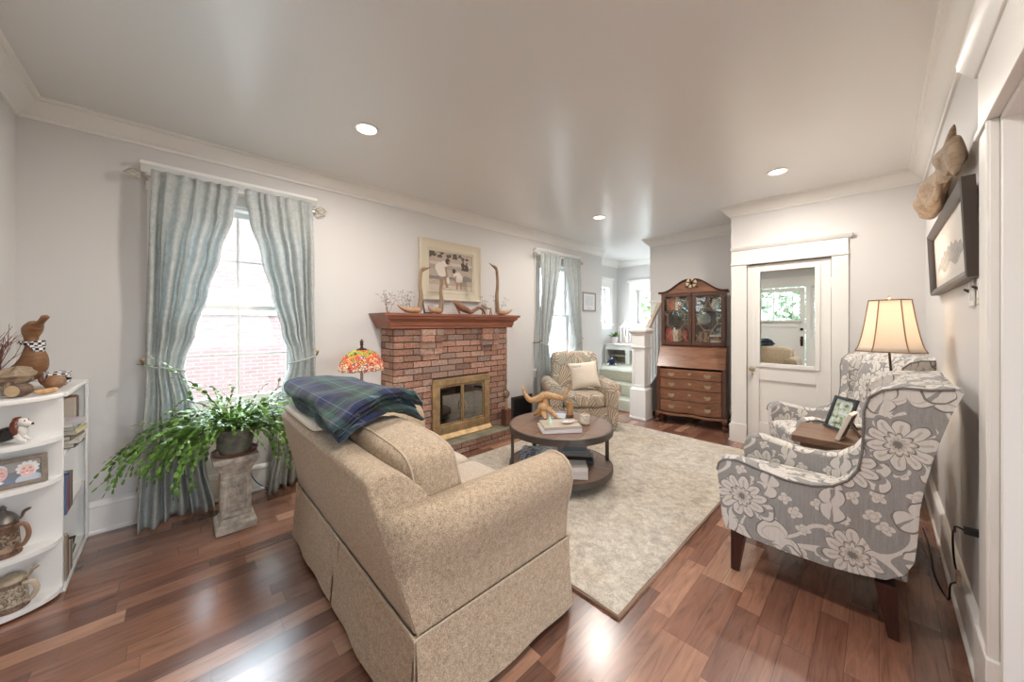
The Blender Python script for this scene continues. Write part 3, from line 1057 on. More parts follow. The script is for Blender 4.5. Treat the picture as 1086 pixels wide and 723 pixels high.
# ---- recessed ceiling lights
def can_light(x, y, label):
    t = thing('recessed_light', label, 'ceiling light', (x, y, ZC), 0, 'recessed ceiling lights')
    m = MB(); m.lathe([(0.078, -0.001), (0.080, -0.006), (0.066, -0.010), (0.060, -0.002)], 28); m.build('trim_ring', MT['white'], t)
    m = MB(); m.lathe([(0.060, -0.0065), (0.030, -0.009), (0, -0.010)], 28); m.build('lens', MT['can'], t)
    d = bpy.data.lights.new('downlight', 'AREA'); d.shape = 'DISK'; d.size = 0.12; d.energy = CAN_W; d.color = (1.0, 0.93, 0.85)
    o = bpy.data.objects.new('downlight', d); COL.objects.link(o); o.location = (0, 0, -0.02); o.parent = t


CAN_W = 24
can_light(-2.45, 0.95, 'recessed ceiling light nearest the left curtained window')
can_light(-2.45, 3.87, 'recessed ceiling light above the leaf-patterned armchair near the stairs')
can_light(-0.62, 3.85, 'recessed ceiling light in front of the mirrored closet door')
can_light(-0.62, 0.95, 'recessed ceiling light nearest the wide cased doorway, above the viewer')

# ================================================================ RUG
mb = MB()
def rugf(u, v):
    return (lerp(-2.86, -0.84, u), lerp(1.485, 4.40, v), 0.016+0.003*math.sin(u*23)*math.cos(v*31))
mb.grid(rugf, 24, 34)
mb.box(-2.86, -0.84, 1.485, 4.40, 0.001, 0.0125)
rug = mb.build('area_rug', MT['rug'])
tag(rug, 'beige and grey mottled rectangular area rug under the coffee table', 'rug')
mb = MB()
for x0, x1, y0, y1 in ((-2.872, -2.86, 1.473, 4.412), (-0.84, -0.828, 1.473, 4.412), (-2.86, -0.84, 1.473, 1.485), (-2.86, -0.84, 4.40, 4.412)):
    mb.box(x0, x1, y0, y1, 0.001, 0.014)
mb.build('binding', MT['rugedge'], rug)

# ================================================================ FIREPLACE
fp = thing('fireplace', 'red brick fireplace with wooden mantel shelf and brass framed glass doors', 'fireplace', (XL, 2.27, 0))
Y0, Y1, FX = -0.75, 0.75, 0.30            # brick breast, local to XL / centre
IY0, IY1, IZ0, IZ1 = -0.335, 0.435, 0.17, 0.775


def brick_face(m, x, y0, y1, z0, z1, depth, course=0.0655, blen=0.205, joint=0.010, hole=None, phase=0.0):
    """Courses of separate bricks on a plane x = const facing +X."""
    nz = max(1, round((z1-z0)/course))
    ch = (z1-z0)/nz
    for k in range(nz):
        a = z0+k*ch+joint/2; b = z0+(k+1)*ch-joint/2
        y = y0 - ((k % 2)*0.5+phase)*blen
        while y < y1-1e-4:
            p, q = max(y, y0), min(y+blen, y1)
            segs = [(p, q)]
            if hole and b > hole[2] and a < hole[3]:
                segs = []
                if p < hole[0]: segs.append((p, min(q, hole[0])))
                if q > hole[1]: segs.append((max(p, hole[1]), q))
            for p2, q2 in segs:
                if q2-p2 > 0.025:
                    j = random.uniform(-0.0015, 0.0015)
                    m.box(x-depth, x+j, p2+joint/2, q2-joint/2, a, b)
            y += blen


mb = MB()
brick_face(mb, FX, Y0, Y1, 0.13, 1.315, 0.03, hole=(IY0+0.01, IY1-0.01, IZ0, IZ1-0.02))
for side, y in ((-1, Y0), (1, Y1)):      # returns
    nz = 18; ch = 1.185/nz
    for k in range(nz):
        a = 0.13+k*ch+0.005; b = a+ch-0.010
        xs = [(0.005, 0.10), (0.11, 0.262)] if k % 2 else [(0.005, 0.19), (0.20, 0.262)]
        for p, q in xs:
            mb.box(p, q, *sorted((y+side*0.001, y-side*0.03)), a, b)
for yc in (-0.345, 0.445):               # projecting corbels under the mantel
    for k, (za, zb, pr) in enumerate(((1.249, 1.31, 0.05), (1.183, 1.244, 0.05), (1.117, 1.178, 0.035), (1.051, 1.112, 0.02))):
        hw_ = 0.125
        if k % 2: mb.box(FX+0.003, FX+pr, yc-hw_, yc+0.02, za, zb); mb.box(FX+0.003, FX+pr, yc+0.03, yc+hw_, za, zb)
        else: mb.box(FX+0.003, FX+pr, yc-hw_, yc+hw_-0.09, za, zb); mb.box(FX+0.003, FX+pr, yc+hw_-0.08, yc+hw_, za, zb)
mb.build('brickwork', MT['brick'], fp)
mb = MB()
mb.box(0, FX-0.008, Y0+0.006, IY0+0.02, 0, 1.32); mb.box(0, FX-0.008, IY1-0.02, Y1-0.006, 0, 1.32)
mb.box(0, FX-0.008, IY0+0.02, IY1-0.02, IZ1-0.02, 1.32); mb.box(0, 0.05, IY0+0.02, IY1-0.02, 0, IZ1-0.02); mb.box(0, FX-0.008, IY0+0.02, IY1-0.02, 0, 0.14)
mb.box(FX-0.008, FX+0.002, -0.465, -0.225, 1.05, 1.31); mb.box(FX-0.008, FX+0.002, 0.325, 0.565, 1.05, 1.31)
mb.build('mortar', MT['mortar'], fp)
mb = MB()
prof = [(0, 1.32), (0.335, 1.32), (0.335, 1.345), (0.345, 1.352), (0.345, 1.385), (0.365, 1.41), (0.375, 1.418), (0.375, 1.440), (0.39, 1.446), (0.39, 1.472), (0, 1.472)]
k = len(prof)
vs = []
for sgn in (-1, 1):
    for o, z in prof:
        vs.append((o, 0.005+sgn*(0.80+(0.09*(o-0.335)/0.055 if o > 0 else 0.0)), z))
prof2 = [(0.0 if o == 0 else o, z) for o, z in prof]
vs = []
HWP = [0.80, 0.80, 0.80, 0.81, 0.81, 0.84, 0.855, 0.855, 0.885, 0.885, 0.885]
for sgn in (-1, 1):
    for (o, z), h in zip(prof, HWP):
        vs.append((o, 0.005+sgn*h, z))
mb._add(vs, [(i, (i+1) % k, k+(i+1) % k, k+i)[::-1] for i in range(k)] + [tuple(range(k)), tuple(range(2*k-1, k-1, -1))])
mt = mb.build('mantel_shelf', MT['mantel'], fp, ang=20)
bm = bmesh.new(); bm.from_mesh(mt.data); bmesh.ops.recalc_face_normals(bm, faces=bm.faces); bm.to_mesh(mt.data); bm.free()
# hearth
mb = MB(); mb.box(FX-0.02, 0.52, -0.77, 0.74, 0.108, 0.132)
mb.build('hearth_slab', MT['stone'], fp, bevel=0.004)
mb = MB()
brick_face(mb, 0.505, -0.75, 0.72, 0.002, 0.108, 0.03, course=0.053, phase=0.3)
for k in range(2):
    for p, q in ((0.30, 0.39), (0.40, 0.47)):
        mb.box(p, q, 0.69, 0.721, 0.007+0.053*k, 0.05+0.053*k); mb.box(p, q, -0.751, -0.72, 0.007+0.053*k, 0.05+0.053*k)
mb.build('hearth_bricks', MT['brick'], fp)
mb = MB(); mb.box(FX-0.02, 0.498, -0.742, 0.712, 0.001, 0.107); mb.build('hearth_core', MT['mortar'], fp)
# brass insert
mb = MB(); x0 = FX+0.001
fw = 0.075
for a, b, c, d in ((IY0, IY1, IZ1-fw, IZ1), (IY0, IY0+fw, IZ0, IZ1-fw), (IY1-fw, IY1, IZ0, IZ1-fw), (IY0+fw, IY1-fw, IZ0, IZ0+0.10)):
    mb.box(x0-0.04, x0+0.03, a, b, c, d)
ins = mb.build('insert_frame', MT['brass'], fp, bevel=0.006)
mb = MB(); mb.prism([(x0+0.005, 0.133), (x0+0.075, 0.133), (x0+0.075, 0.145), (x0+0.030, IZ0+0.012), (x0+0.005, IZ0+0.012)], 'y', IY0-0.005, IY1+0.005)
mb.build('apron', MT['brass'], fp)
ym = (IY0+IY1)/2
for sgn, nm in ((-1, 'door'), (1, 'door')):
    a, b = (IY0+fw+0.004, ym-0.003) if sgn < 0 else (ym+0.003, IY1-fw-0.004)
    z0, z1 = IZ0+0.104, IZ1-fw-0.004
    mb = MB(); s = 0.016
    for p, q, c, d in ((a, b, z1-s, z1), (a, b, z0, z0+s), (a, a+s, z0+s, z1-s), (b-s, b, z0+s, z1-s)):
        mb.box(x0-0.002, x0+0.016, p, q, c, d)
    dd = mb.build('door', MT['brass'], fp, bevel=0.003)
    mb = MB(); mb.box(x0+0.004, x0+0.008, a+s, b-s, z0+s, z1-s); mb.build('pane', m_glass('smoked_glass', (0.45, 0.44, 0.42), 0.24) if sgn < 0 else bpy.data.materials['smoked_glass'], dd)
    mb = MB(); yy = ym+sgn*0.022
    mb.tube([(x0+0.016, yy, 0.40), (x0+0.04, yy, 0.405), (x0+0.045, yy, 0.45), (x0+0.04, yy, 0.495), (x0+0.016, yy, 0.50)], 0.006, 8)
    mb.build('handle', MT['brass'], dd)
mb = MB()
mb.box(0.055, FX-0.05, IY0+0.03, IY1-0.03, 0.142, 0.15)
mb.box(0.055, 0.06, IY0+0.03, IY1-0.03, 0.15, 0.74)
mb.build('firebox_lining', MT['black'], fp)
mb = MB()
for k, (y, z, a) in enumerate(((-0.1, 0.24, 0.2), (0.08, 0.245, -0.25), (0.0, 0.32, 0.1))):
    mb.tube([(0.14+0.03*k, y-0.2*math.cos(a), z), (0.14+0.03*k+0.04*a, y, z+0.01), (0.15, y+0.2*math.cos(a), z)], [0.045, 0.05, 0.042], 12)
mb.build('fire_logs', MT['bark'], fp)

# ---- floor-level wall register
rg = thing('wall_register', 'black cast iron wall register with lattice grille beside the fireplace', 'register', (XL, 3.575, 0))
mb = MB(); h, w_ = 0.34, 0.205
for a, b, c, d in ((-w_, w_, h-0.04, h), (-w_, w_, 0.002, 0.04), (-w_, -w_+0.03, 0.04, h-0.04), (w_-0.03, w_, 0.04, h-0.04)):
    mb.box(0.002, 0.026, a, b, c, d)
mb.build('frame', MT['iron'], rg, bevel=0.004)
mb = MB()
for i in range(-9, 10):
    for sg in (1, -1):
        y0_ = i*0.042
        pts = []
        for t_ in range(0, 27):
            z_ = 0.045+t_*0.01; y_ = y0_+sg*(z_-0.17)*0.9
            if abs(y_) < w_-0.032 and z_ < h-0.042: pts.append((0.014, y_, z_))
        if len(pts) > 2: mb.tube([pts[0], pts[-1]], 0.0045, 6)
mb.build('grille', MT['black'], rg)
mb = MB(); mb.box(0.002, 0.006, -w_+0.03, w_-0.03, 0.04, h-0.04); mb.build('duct_back', plain('duct_black', (0.004, 0.004, 0.004)), rg)

# ================================================================ CURTAINS
def curtain(name_label, yc, side, z_tie, group):
    """One tied-back panel on the left wall. side=-1: panel nearer the camera end, +1: far panel."""
    root = thing('curtain', name_label, 'curtain', (XL, yc, 0), 0, group)
    RZ = 2.385
    top_o, top_i = 0.495, 0.03
    def edges(z):
        o = interp(z, [(0.0, 0.545), (0.5, 0.53), (z_tie, 0.512), (2.0, 0.50), (RZ, top_o)])
        i = interp(z, [(0.0, 0.15), (0.35, 0.20), (0.8, 0.27), (z_tie, 0.325), (1.12, 0.315), (1.3, 0.265), (1.6, 0.195), (1.9, 0.13), (2.2, 0.06), (RZ, top_i)])
        return o, i
    nf = 6.5
    rnd = random.Random(sum(ord(ch) for ch in name_label))
    ph = rnd.uniform(0, 6)
    def fn(u, v):
        z = lerp(0.012, RZ+0.035, v)
        o, i = edges(min(z, RZ))
        amp = interp(z, [(0, 0.042), (0.4, 0.036), (z_tie-0.12, 0.024), (z_tie, 0.016), (z_tie+0.2, 0.026), (1.9, 0.030), (2.25, 0.018), (RZ, 0.014)])
        uu = u+0.025*math.sin(3.1*z+ph+5*u)
        y = lerp(o, i, u)+0.010*math.sin(2*PI*nf*uu*0.5+1.3*z)
        wv = math.sin(2*PI*nf*uu)
        wv = math.copysign(abs(wv)**0.75, wv)
        x = interp(z, [(1.5, 0.105), (2.2, 0.122)])+amp*wv+0.008*math.sin(7*u+2.2*z+ph)
        # fabric gathers towards the tie
        x += 0.012*math.exp(-((z-z_tie)/0.12)**2)
        if z < 0.5:
            x += 0.085*(1-z/0.5)**1.5*(0.55+0.45*math.sin(6*u+ph))
        if z < 0.12:
            x += 0.02*(1-z/0.12)*math.sin(9*u+ph)
        return (max(x, 0.036), side*y, z)
    m = MB(); m.grid(fn, 96, 70)
    c = m.build('drape', MT['curtain'], root, ang=80)
    md = c.modifiers.new('thick', 'SOLIDIFY'); md.thickness = 0.0025
    # tie-back and its brass hook
    m = MB()
    pts = []
    for k in range(25):
        a = 2*PI*k/24
        yy = 0.418+0.102*math.cos(a); xx = 0.108+0.036*math.sin(a)
        pts.append((xx, side*yy, z_tie+0.025*math.cos(a)))
    m.tube(pts, 0.008, 8, cap=False)
    m.tube([(0.036, side*0.522, z_tie+0.03), (0.108, side*0.505, z_tie+0.025)], 0.007, 8)
    tb = m.build('tieback', MT['curtain'], root)
    m = MB(); m.tube([(0.002, side*0.535, z_tie+0.03), (0.06, side*0.535, z_tie+0.03), (0.12, side*0.532, z_tie+0.04), (0.135, side*0.530, z_tie+0.06)], 0.007, 8)
    m.ball((0.137, side*0.530, z_tie+0.065), 0.013, nu=10, nv=6)
    m.build('hook', MT['brass'], root)
    return root


def curtain_rod(yc, label):
    root = thing('curtain_rod', label, 'curtain rod', (XL, yc, 2.385))
    m = MB(); m.cyl((0.072, -0.53, 0), (0.072, 0.53, 0), 0.008, n=12)
    m.build('rod', MT['steel'], root)
    for sg in (-1, 1):
        m = MB()
        for k in range(7):         # open wire cage finial
            a = 2*PI*k/7
            pts = []
            for j in range(9):
                t_ = j/8
                r_ = 0.030*math.sin(PI*t_)**0.8+0.002
                pts.append((0.072+r_*math.cos(a+1.5*t_), sg*(0.53+0.085*t_), r_*math.sin(a+1.5*t_)))
            m.tube(pts, 0.0028, 5)
        m.ball((0.072, sg*0.618, 0), 0.007, nu=8, nv=6)
        m.build('finial', simple('ivory_wire', (0.50, 0.44, 0.34), 0.5) if 'ivory_wire' not in bpy.data.materials else bpy.data.materials['ivory_wire'], root)
        m = MB(); m.box(0.002, 0.064, sg*0.515-0.006, sg*0.515+0.006, -0.02, -0.008); m.box(0.002, 0.008, sg*0.515-0.012, sg*0.515+0.012, -0.05, 0.02)
        m.build('bracket', MT['steel'], root)
    return root


curtain('pale blue-grey curtain tied back at the left side of the window above the potted plant', W1, -1, 1.06, 'curtains of the window by the plant')
curtain('pale blue-grey curtain tied back between the plant window and the brick fireplace', W1, 1, 1.06, 'curtains of the window by the plant')
curtain('pale curtain tied back on the fireplace side of the window behind the leaf-patterned armchair', W2, -1, 1.06, 'curtains of the window by the stairs')
curtain('pale curtain tied back next to the small framed certificate on the wall', W2, 1, 1.06, 'curtains of the window by the stairs')
curtain_rod(W1, 'curtain rod with wire cage finials over the window by the potted plant')
curtain_rod(W2, 'curtain rod over the window behind the leaf-patterned armchair')

# ================================================================ SOFA
def puffy(m, x0, x1, y0, y1, z0, z1, r=0.05, crown=0.02, n=14, e=0.42):
    """Soft cushion: superellipsoid-like box with slightly crowned faces."""
    cx, cy, cz = (x0+x1)/2, (y0+y1)/2, (z0+z1)/2
    hx, hy, hz = (x1-x0)/2, (y1-y0)/2, (z1-z0)/2
    def sg(w, p): return math.copysign(abs(w)**p, w)
    def fn(u, v):
        a = -PI+2*PI*u; b = -PI/2+PI*v
        ex = e*0.55
        X = sg(math.cos(b), ex)*sg(math.cos(a), ex)
        Y = sg(math.cos(b), ex)*sg(math.sin(a), ex)
        Z = sg(math.sin(b), e)
        Z *= 1+crown*8*(1-min(1, X*X))*(1-min(1, Y*Y)) if hz < max(hx, hy) else 1
        return (cx+hx*X, cy+hy*Y, cz+hz*Z)
    m.grid(fn, 4*n, 2*n+1, cu=True)


sofa = thing('loveseat', 'beige tweed skirted loveseat with its back to the viewer and rolled arms', 'sofa', (-1.83, 0, 0))
hwS = 0.775                                   # half width at the arm panels
TW, PP = MT['tweed'], MT['piping']
mb = MB(); mb.box(-0.74, 0.74, 0.60, 1.34, 0.04, 0.37); mb.build('seat_base', TW, sofa, bevel=0.02, uv=True)
# back: leaning, narrower at the top
def backf(u, v):
    pass
mb = MB()
prof = [(0.575, 0.325), (0.452, 0.825), (0.465, 0.845), (0.50, 0.852), (0.56, 0.845), (0.60, 0.82), (0.66, 0.76), (0.70, 0.68), (0.72, 0.55), (0.74, 0.325)]
def hw_at(z): return lerp(0.765, 0.655, min(1, max(0, (z-0.325)/0.52)))
k = len(prof)
vs = [(-hw_at(z), y, z) for y, z in prof]+[(hw_at(z), y, z) for y, z in prof]
mb._add(vs, [(i, (i+1) % k, k+(i+1) % k, k+i) for i in range(k)]+[tuple(range(k-1, -1, -1)), tuple(range(k, 2*k))])
bk = mb.build('backrest', TW, sofa, ang=30)
bm = bmesh.new(); bm.from_mesh(bk.data); bmesh.ops.recalc_face_normals(bm, faces=bm.faces); bm.to_mesh(bk.data); bm.free()
b = bk.modifiers.new('bevel', 'BEVEL'); b.width = 0.022; b.segments = 3; b.limit_method = 'ANGLE'; b.angle_limit = R(40)
# arms
AP = [(0.575, 0.325), (0.770, 0.325), (0.772, 0.40), (0.776, 0.47), (0.786, 0.525), (0.800, 0.575), (0.808, 0.62), (0.804, 0.66),
      (0.785, 0.697), (0.748, 0.721), (0.700, 0.728), (0.655, 0.718), (0.620, 0.690), (0.597, 0.640), (0.580, 0.54)]
for sg in (-1, 1):
    mb = MB()
    n = len(AP)
    rows = [(0.0, 0.0, 1.0), (0.07, 0.45, 1.0), (0.16, 0.85, 1.0), (0.26, 1.0, 1.0), (0.45, 1.0, 1.0), (0.65, 1.0, 1.0), (0.85, 1.0, 1.0), (0.96, 1.0, 1.0), (0.985, 1.0, 0.99), (1.0, 1.0, 0.965)]
    vs = []; fs = []
    for t_, wd, s in rows:
        for (x, z) in AP:
            xb = min(x, hw_at(z)+0.006)
            xx = lerp(xb, x, wd)
            cx_, cz_ = 0.69, 0.52
            y0_ = 0.580-0.246*(z-0.325)
            vs.append((sg*(cx_+(xx-cx_)*s), lerp(y0_, 1.385, t_), cz_+(z-cz_)*s))
    for r in range(len(rows)-1):
        for i in range(n):
            j = (i+1) % n
            fs.append((r*n+i, r*n+j, (r+1)*n+j, (r+1)*n+i))
    fs += [tuple(range(n-1, -1, -1)), tuple(range((len(rows)-1)*n, len(rows)*n))]
    mb._add(vs, fs)
    a = mb.build('armrest', TW, sofa, ang=70)
    bm = bmesh.new(); bm.from_mesh(a.data); bmesh.ops.recalc_face_normals(bm, faces=bm.faces); bm.to_mesh(a.data); bm.free()
    mb = MB(); mb.tube([(sg*x, 1.378, z) for x, z in AP], 0.006, 8)
    mb.build('piping', PP, a)
# skirt: panels hung from the seam, flaring to the floor, with kick pleats
def skirt_panel(m, p0, p1, nrm, flare, z0, z1, w0=0.0):
    p0 = Vector((p0[0], p0[1], 0)); p1 = Vector((p1[0], p1[1], 0)); nrm = Vector((nrm[0], nrm[1], 0))
    d = (p1-p0)
    def f(u, v):
        z = lerp(z0, z1, v)
        e = (1-v)
        bow = 0.012*math.sin(PI*u)*(e**1.3)+0.004*math.sin(2*PI*u*2.3+1)*e
        sag = 0.012*math.sin(PI*u)*(e**3)
        q = p0+d*u+nrm*(0.012+flare*e+bow)
        return (q.x, q.y, z+sag)
    m.grid(f, 22, 8)
    def g(u, v):
        x, y, z = f(1-u, v)
        return (x-nrm.x*0.012, y-nrm.y*0.012, z)
    m.grid(g, 22, 8)
mb = MB(); ZT = 0.328
sk = mb
e = 0.775
skirt_panel(sk, (-e, 0.575), (-0.012, 0.575), (0, -1), 0.025, 0.022, ZT)
skirt_panel(sk, (0.012, 0.575), (e, 0.575), (0, -1), 0.025, 0.022, ZT)
skirt_panel(sk, (e-0.002, 0.565), (e-0.002, 1.375), (1, 0), 0.028, 0.022, ZT)
skirt_panel(sk, (-e+0.002, 1.375), (-e+0.002, 0.565), (-1, 0), 0.028, 0.022, ZT)
skirt_panel(sk, (e, 1.375), (0.012, 1.375), (0, 1), 0.025, 0.022, ZT)
skirt_panel(sk, (-0.012, 1.375), (-e, 1.375), (0, 1), 0.025, 0.022, ZT)
for x in (0,):
    sk.box(-0.05, 0.05, 0.552, 0.570, 0.024, ZT); sk.box(-0.05, 0.05, 1.378, 1.39, 0.024, ZT)
for sx in (-1, 1):
    for y in (0.572, 1.376):
        sk.box(sx*(e-0.004)-0.012, sx*(e-0.004)+0.012, y-0.012, y+0.012, 0.024, ZT)
mb.build('skirt', TW, sofa, ang=50)
mb = MB()
zs = ZT+0.002
mb.tube([(-e-0.006, 0.563, zs), (e+0.006, 0.563, zs), (e+0.010, 1.385, zs), (-e-0.010, 1.385, zs), (-e-0.006, 0.563, zs)], 0.006, 8)
mb.build('seam_piping', PP, sofa)
for sg in (-1, 1):
    for y in (0.64, 1.31):
        mb = MB(); mb.frustum((sg*0.70, y), 0.022, 0.022, 0.028, 0.028, 0.001, 0.041); mb.build('leg', MT['legwood'], sofa)
# seat cushions
for sg in (-1, 1):
    x0, x1 = sorted((sg*0.004, sg*0.572))
    mb = MB(); puffy(mb, x0, x1, 0.735, 1.40, 0.372, 0.50, n=12, e=0.36)
    c = mb.build('seat_cushion', MT['seat_lit'], sofa, ang=80)
# back cushions: right one boxed and slumped over the arm, left one under the blanket
def back_cushion(sg):
    m = MB()
    x0, x1 = sorted((sg*0.006, sg*0.650))
    def sgn(w, p): return math.copysign(abs(w)**p, w)
    def fn(u, v):
        a = -PI+2*PI*u; b = -PI/2+PI*v
        ex = 0.22
        X = sgn(math.cos(b), ex)*sgn(math.cos(a), ex)
        Z = sgn(math.cos(b), ex)*sgn(math.sin(a), ex)
        Y = sgn(math.sin(b), 0.55)
        x = (x0+x1)/2+(x1-x0)/2*X
        zc, hz = (0.70, 0.215) if sg > 0 else (0.67, 0.165)
        if Z > 0: hz *= 1-0.18*X*X*(1 if X*sg > 0 else 0.6)
        zz = zc+hz*Z
        th = 0.125*(1-0.25*max(0, -Z)*0)
        y = 0.795+th*Y*(1+0.25*(1-X*X)*(1-Z*Z))-(zz-0.5)*0.22
        if Z > 0.6: y -= 0.0
        return (x, y, zz)
    m.grid(fn, 72, 33, cu=True)
    c = m.build('back_cushion', TW, sofa, ang=80)
    m = MB()
    for by in (0.33, -0.33):
        pts = []
        for k in range(73):
            p = fn(k/72, 0.5+by*0.62)
            pts.append(p)
        m.tube(pts, 0.0055, 6, cap=False)
    m.build('piping', PP, c)
back_cushion(1)
back_cushion(-1)

# ---- folded plaid blanket over the left back cushion and a pale pillow below it
bl = thing('plaid_blanket', 'folded navy and green plaid fleece blanket draped over the loveseat back', 'blanket', (0, 0, 0))
def blanket_rest(x, y):
    # height of what lies below: pillow and sofa back at the rear, slumped cushion in front
    z = interp(y, [(0.40, 0.80), (0.455, 0.868), (0.50, 0.903), (0.60, 0.910), (0.72, 0.915), (0.82, 0.90), (0.92, 0.855), (1.0, 0.80)])
    if x > -1.88:
        w = min(1, (x+1.88)/0.10)
        z2 = interp(y, [(0.40, 0.80), (0.47, 0.862), (0.58, 0.915), (0.68, 0.948), (0.78, 0.945), (0.88, 0.905), (0.96, 0.84), (1.02, 0.78)])
        z = lerp(z, z2, w*w*(3-2*w))
    return z
def blanket_layer(name, x0, x1, ya, yb, dz, th, seed):
    m = MB()
    NU, NV = 70, 72
    def fn(u, v):
        a = 2*PI*v
        cy, hy = (ya+yb)/2, (yb-ya)/2
        cs, sn = math.cos(a), math.sin(a)
        yy = cy+hy*math.copysign(abs(cs)**0.30, cs)
        t_ = math.copysign(abs(sn)**0.55, sn)
        # ends close in a round fold
        k = u*1.0
        pos = k
        e = 1.0
        re = 0.022
        if k < re: e = math.sqrt(max(0, 1-((re-k)/re)**2))
        if k > 1-re: e = math.sqrt(max(0, 1-((k-1+re)/re)**2))
        xr = x1-0.17*(yy-0.50)/0.45
        xl = x0+0.03*math.sin(5*yy+seed)
        x = lerp(xl, xr, pos)+0.012*math.sin(8*yy+seed)
        y = yy+0.012*math.sin(7*x+seed)-0.02*(x+2.0)
        wr = 0.005*math.sin(17*x+9*yy+seed)+0.004*math.sin(31*yy-7*x+2*seed)
        z = blanket_rest(x, y)+dz+th/2+t_*e*th/2+wr*(0.3+0.7*max(0, t_))
        return (x, y, z)
    m.grid(fn, NU, NV, cv=True)
    o = m.build(name, MT['plaid'], bl, ang=80)
    L = o.data.uv_layers.new(name='uv')
    for p in o.data.polygons:
        for li in p.loop_indices:
            c = o.data.vertices[o.data.loops[li].vertex_index].co
            L.data[li].uv = (c.x, c.y*1.1+c.z*1.4)
    return o
blanket_layer('lower_fold', -2.46, -1.515, 0.485, 0.955, 0.003, 0.036, 1.0)
blanket_layer('middle_fold', -2.49, -1.53, 0.478, 0.945, 0.038, 0.036, 4.0)
blanket_layer('upper_fold', -2.52, -1.50, 0.468, 0.955, 0.073, 0.046, 2.3)
pw = thing('cream_pillow', 'cream throw pillow squeezed beneath the plaid blanket on the loveseat back', 'pillow', (-2.12, 0.585, 0.8725))
mb = MB()
puffy(mb, -0.34, 0.30, -0.125, -0.030, -0.015, 0.015, n=9, e=0.5)
mb.build('pillow_body', MT['cream'], pw, ang=80)

# ================================================================ FLORAL WING CHAIRS
# local frame: +x = forward, y across, origin on the floor below the middle of the seat
SIDE = [(0.634, 0.545), (0.625, 0.585), (0.600, 0.612), (0.538, 0.624), (0.431, 0.602), (0.323, 0.583), (0.223, 0.588), (0.149, 0.612), (0.097, 0.655),
        (0.066, 0.710), (0.052, 0.794), (0.047, 0.91), (0.046, 0.985), (0.030, 1.048), (-0.010, 1.084), (-0.070, 1.102), (-0.140, 1.102),
        (-0.205, 1.112), (-0.226, 1.100), (-0.195, 1.005), (-0.158, 0.85), (-0.131, 0.705), (-0.117, 0.600), (-0.109, 0.45), (-0.102, 0.375), (-0.075, 0.310),
        (-0.020, 0.262), (0.072, 0.241), (0.177, 0.226), (0.323, 0.222), (0.502, 0.225), (0.590, 0.238), (0.608, 0.285)]


def wing_chair(label, loc, rz, group):
    t = thing('wing_chair', label, 'armchair', loc, rz, group)
    F = MT['floral']
    HW = 0.33
    for sg in (-1, 1):
        m = MB()
        # arm and wing in one upholstered side: outer face flat, padded towards the inside and flaring out at the wing
        def flare(z): return 0.045*max(0, (z-0.66)/0.45)**1.4
        n = len(SIDE)
        outer = [(x, sg*(HW+flare(z)*0.7), z) for x, z in SIDE]
        cx, cz = 0.2, 0.55
        layers = [(0.0, 1.0, 0.0), (0.022, 1.0, 0.010), (0.05, 1.0, 0.014), (0.082, 1.0, 0.006), (0.10, 0.985, -0.008)]
        vs = []; fs = []
        for w, s, pad in layers:
            for x, z in SIDE:
                topness = min(1, max(0, (z-0.5)/0.1))
                vs.append((x, sg*(HW+flare(z)*0.7-w*(1+0.25*max(0, (z-0.8)/0.3))), z+pad*topness))
        for r in range(len(layers)-1):
            for i in range(n):
                j = (i+1) % n
                fs.append((r*n+i, r*n+j, (r+1)*n+j, (r+1)*n+i))
        fs += [tuple(range(n)), tuple(range((len(layers)-1)*n, len(layers)*n))]
        m._add(vs, fs)
        o = m.build('arm', F, t, uv=True, ang=60)
        bm = bmesh.new(); bm.from_mesh(o.data); bmesh.ops.recalc_face_normals(bm, faces=bm.faces); bm.to_mesh(o.data); bm.free()
        m = MB()
        m.tube([(x, sg*(HW+flare(z)*0.7+0.001), z) for x, z in SIDE[:18]], 0.0055, 6)
        m.build('piping', MT['florpipe'], o)
    # back between the wings
    m = MB()
    bp = [(-0.100, 0.36), (-0.109, 0.45), (-0.117, 0.60), (-0.131, 0.705), (-0.158, 0.85), (-0.195, 1.005), (-0.223, 1.098), (-0.205, 1.118), (-0.150, 1.118), (-0.085, 1.10),
          (-0.050, 1.05), (-0.02, 0.95), (0.01, 0.80), (0.03, 0.62), (0.05, 0.42)]
    rows = [(-0.232, 0), (-0.15, 0.012), (0, 0.020), (0.15, 0.012), (0.232, 0)]
    vs = []; fs = []; n = len(bp)
    for y, bu in rows:
        for x, z in bp:
            vs.append((x+(bu if x > -0.06 else 0), y, z+(bu*0.5 if z > 1.0 else 0)))
    for r in range(len(rows)-1):
        for i in range(n):
            j = (i+1) % n
            fs.append((r*n+i, r*n+j, (r+1)*n+j, (r+1)*n+i))
    fs += [tuple(range(n)), tuple(range((len(rows)-1)*n, len(rows)*n))]
    m._add(vs, fs)
    o = m.build('backrest', F, t, uv=True, ang=60)
    bm = bmesh.new(); bm.from_mesh(o.data); bmesh.ops.recalc_face_normals(bm, faces=bm.faces); bm.to_mesh(o.data); bm.free()
    m = MB(); puffy(m, 0.0, 0.655, -0.232, 0.232, 0.335, 0.49, n=12, e=0.4); m.build('seat_cushion', F, t, uv=True, ang=80)
    m = MB(); m.box(-0.09, 0.60, -0.232, 0.232, 0.225, 0.335); m.build('seat_frame', F, t, uv=True, bevel=0.015)
    for x, dx in ((0.535, 0.02), (-0.02, -0.025)):
        for sg in (-1, 1):
            m = MB(); m.frustum((x+dx, sg*0.285), 0.018, 0.018, 0.034, 0.034, 0.002, 0.235, (-dx, 0))
            m.build('leg', MT['legwood'], t)
    return t


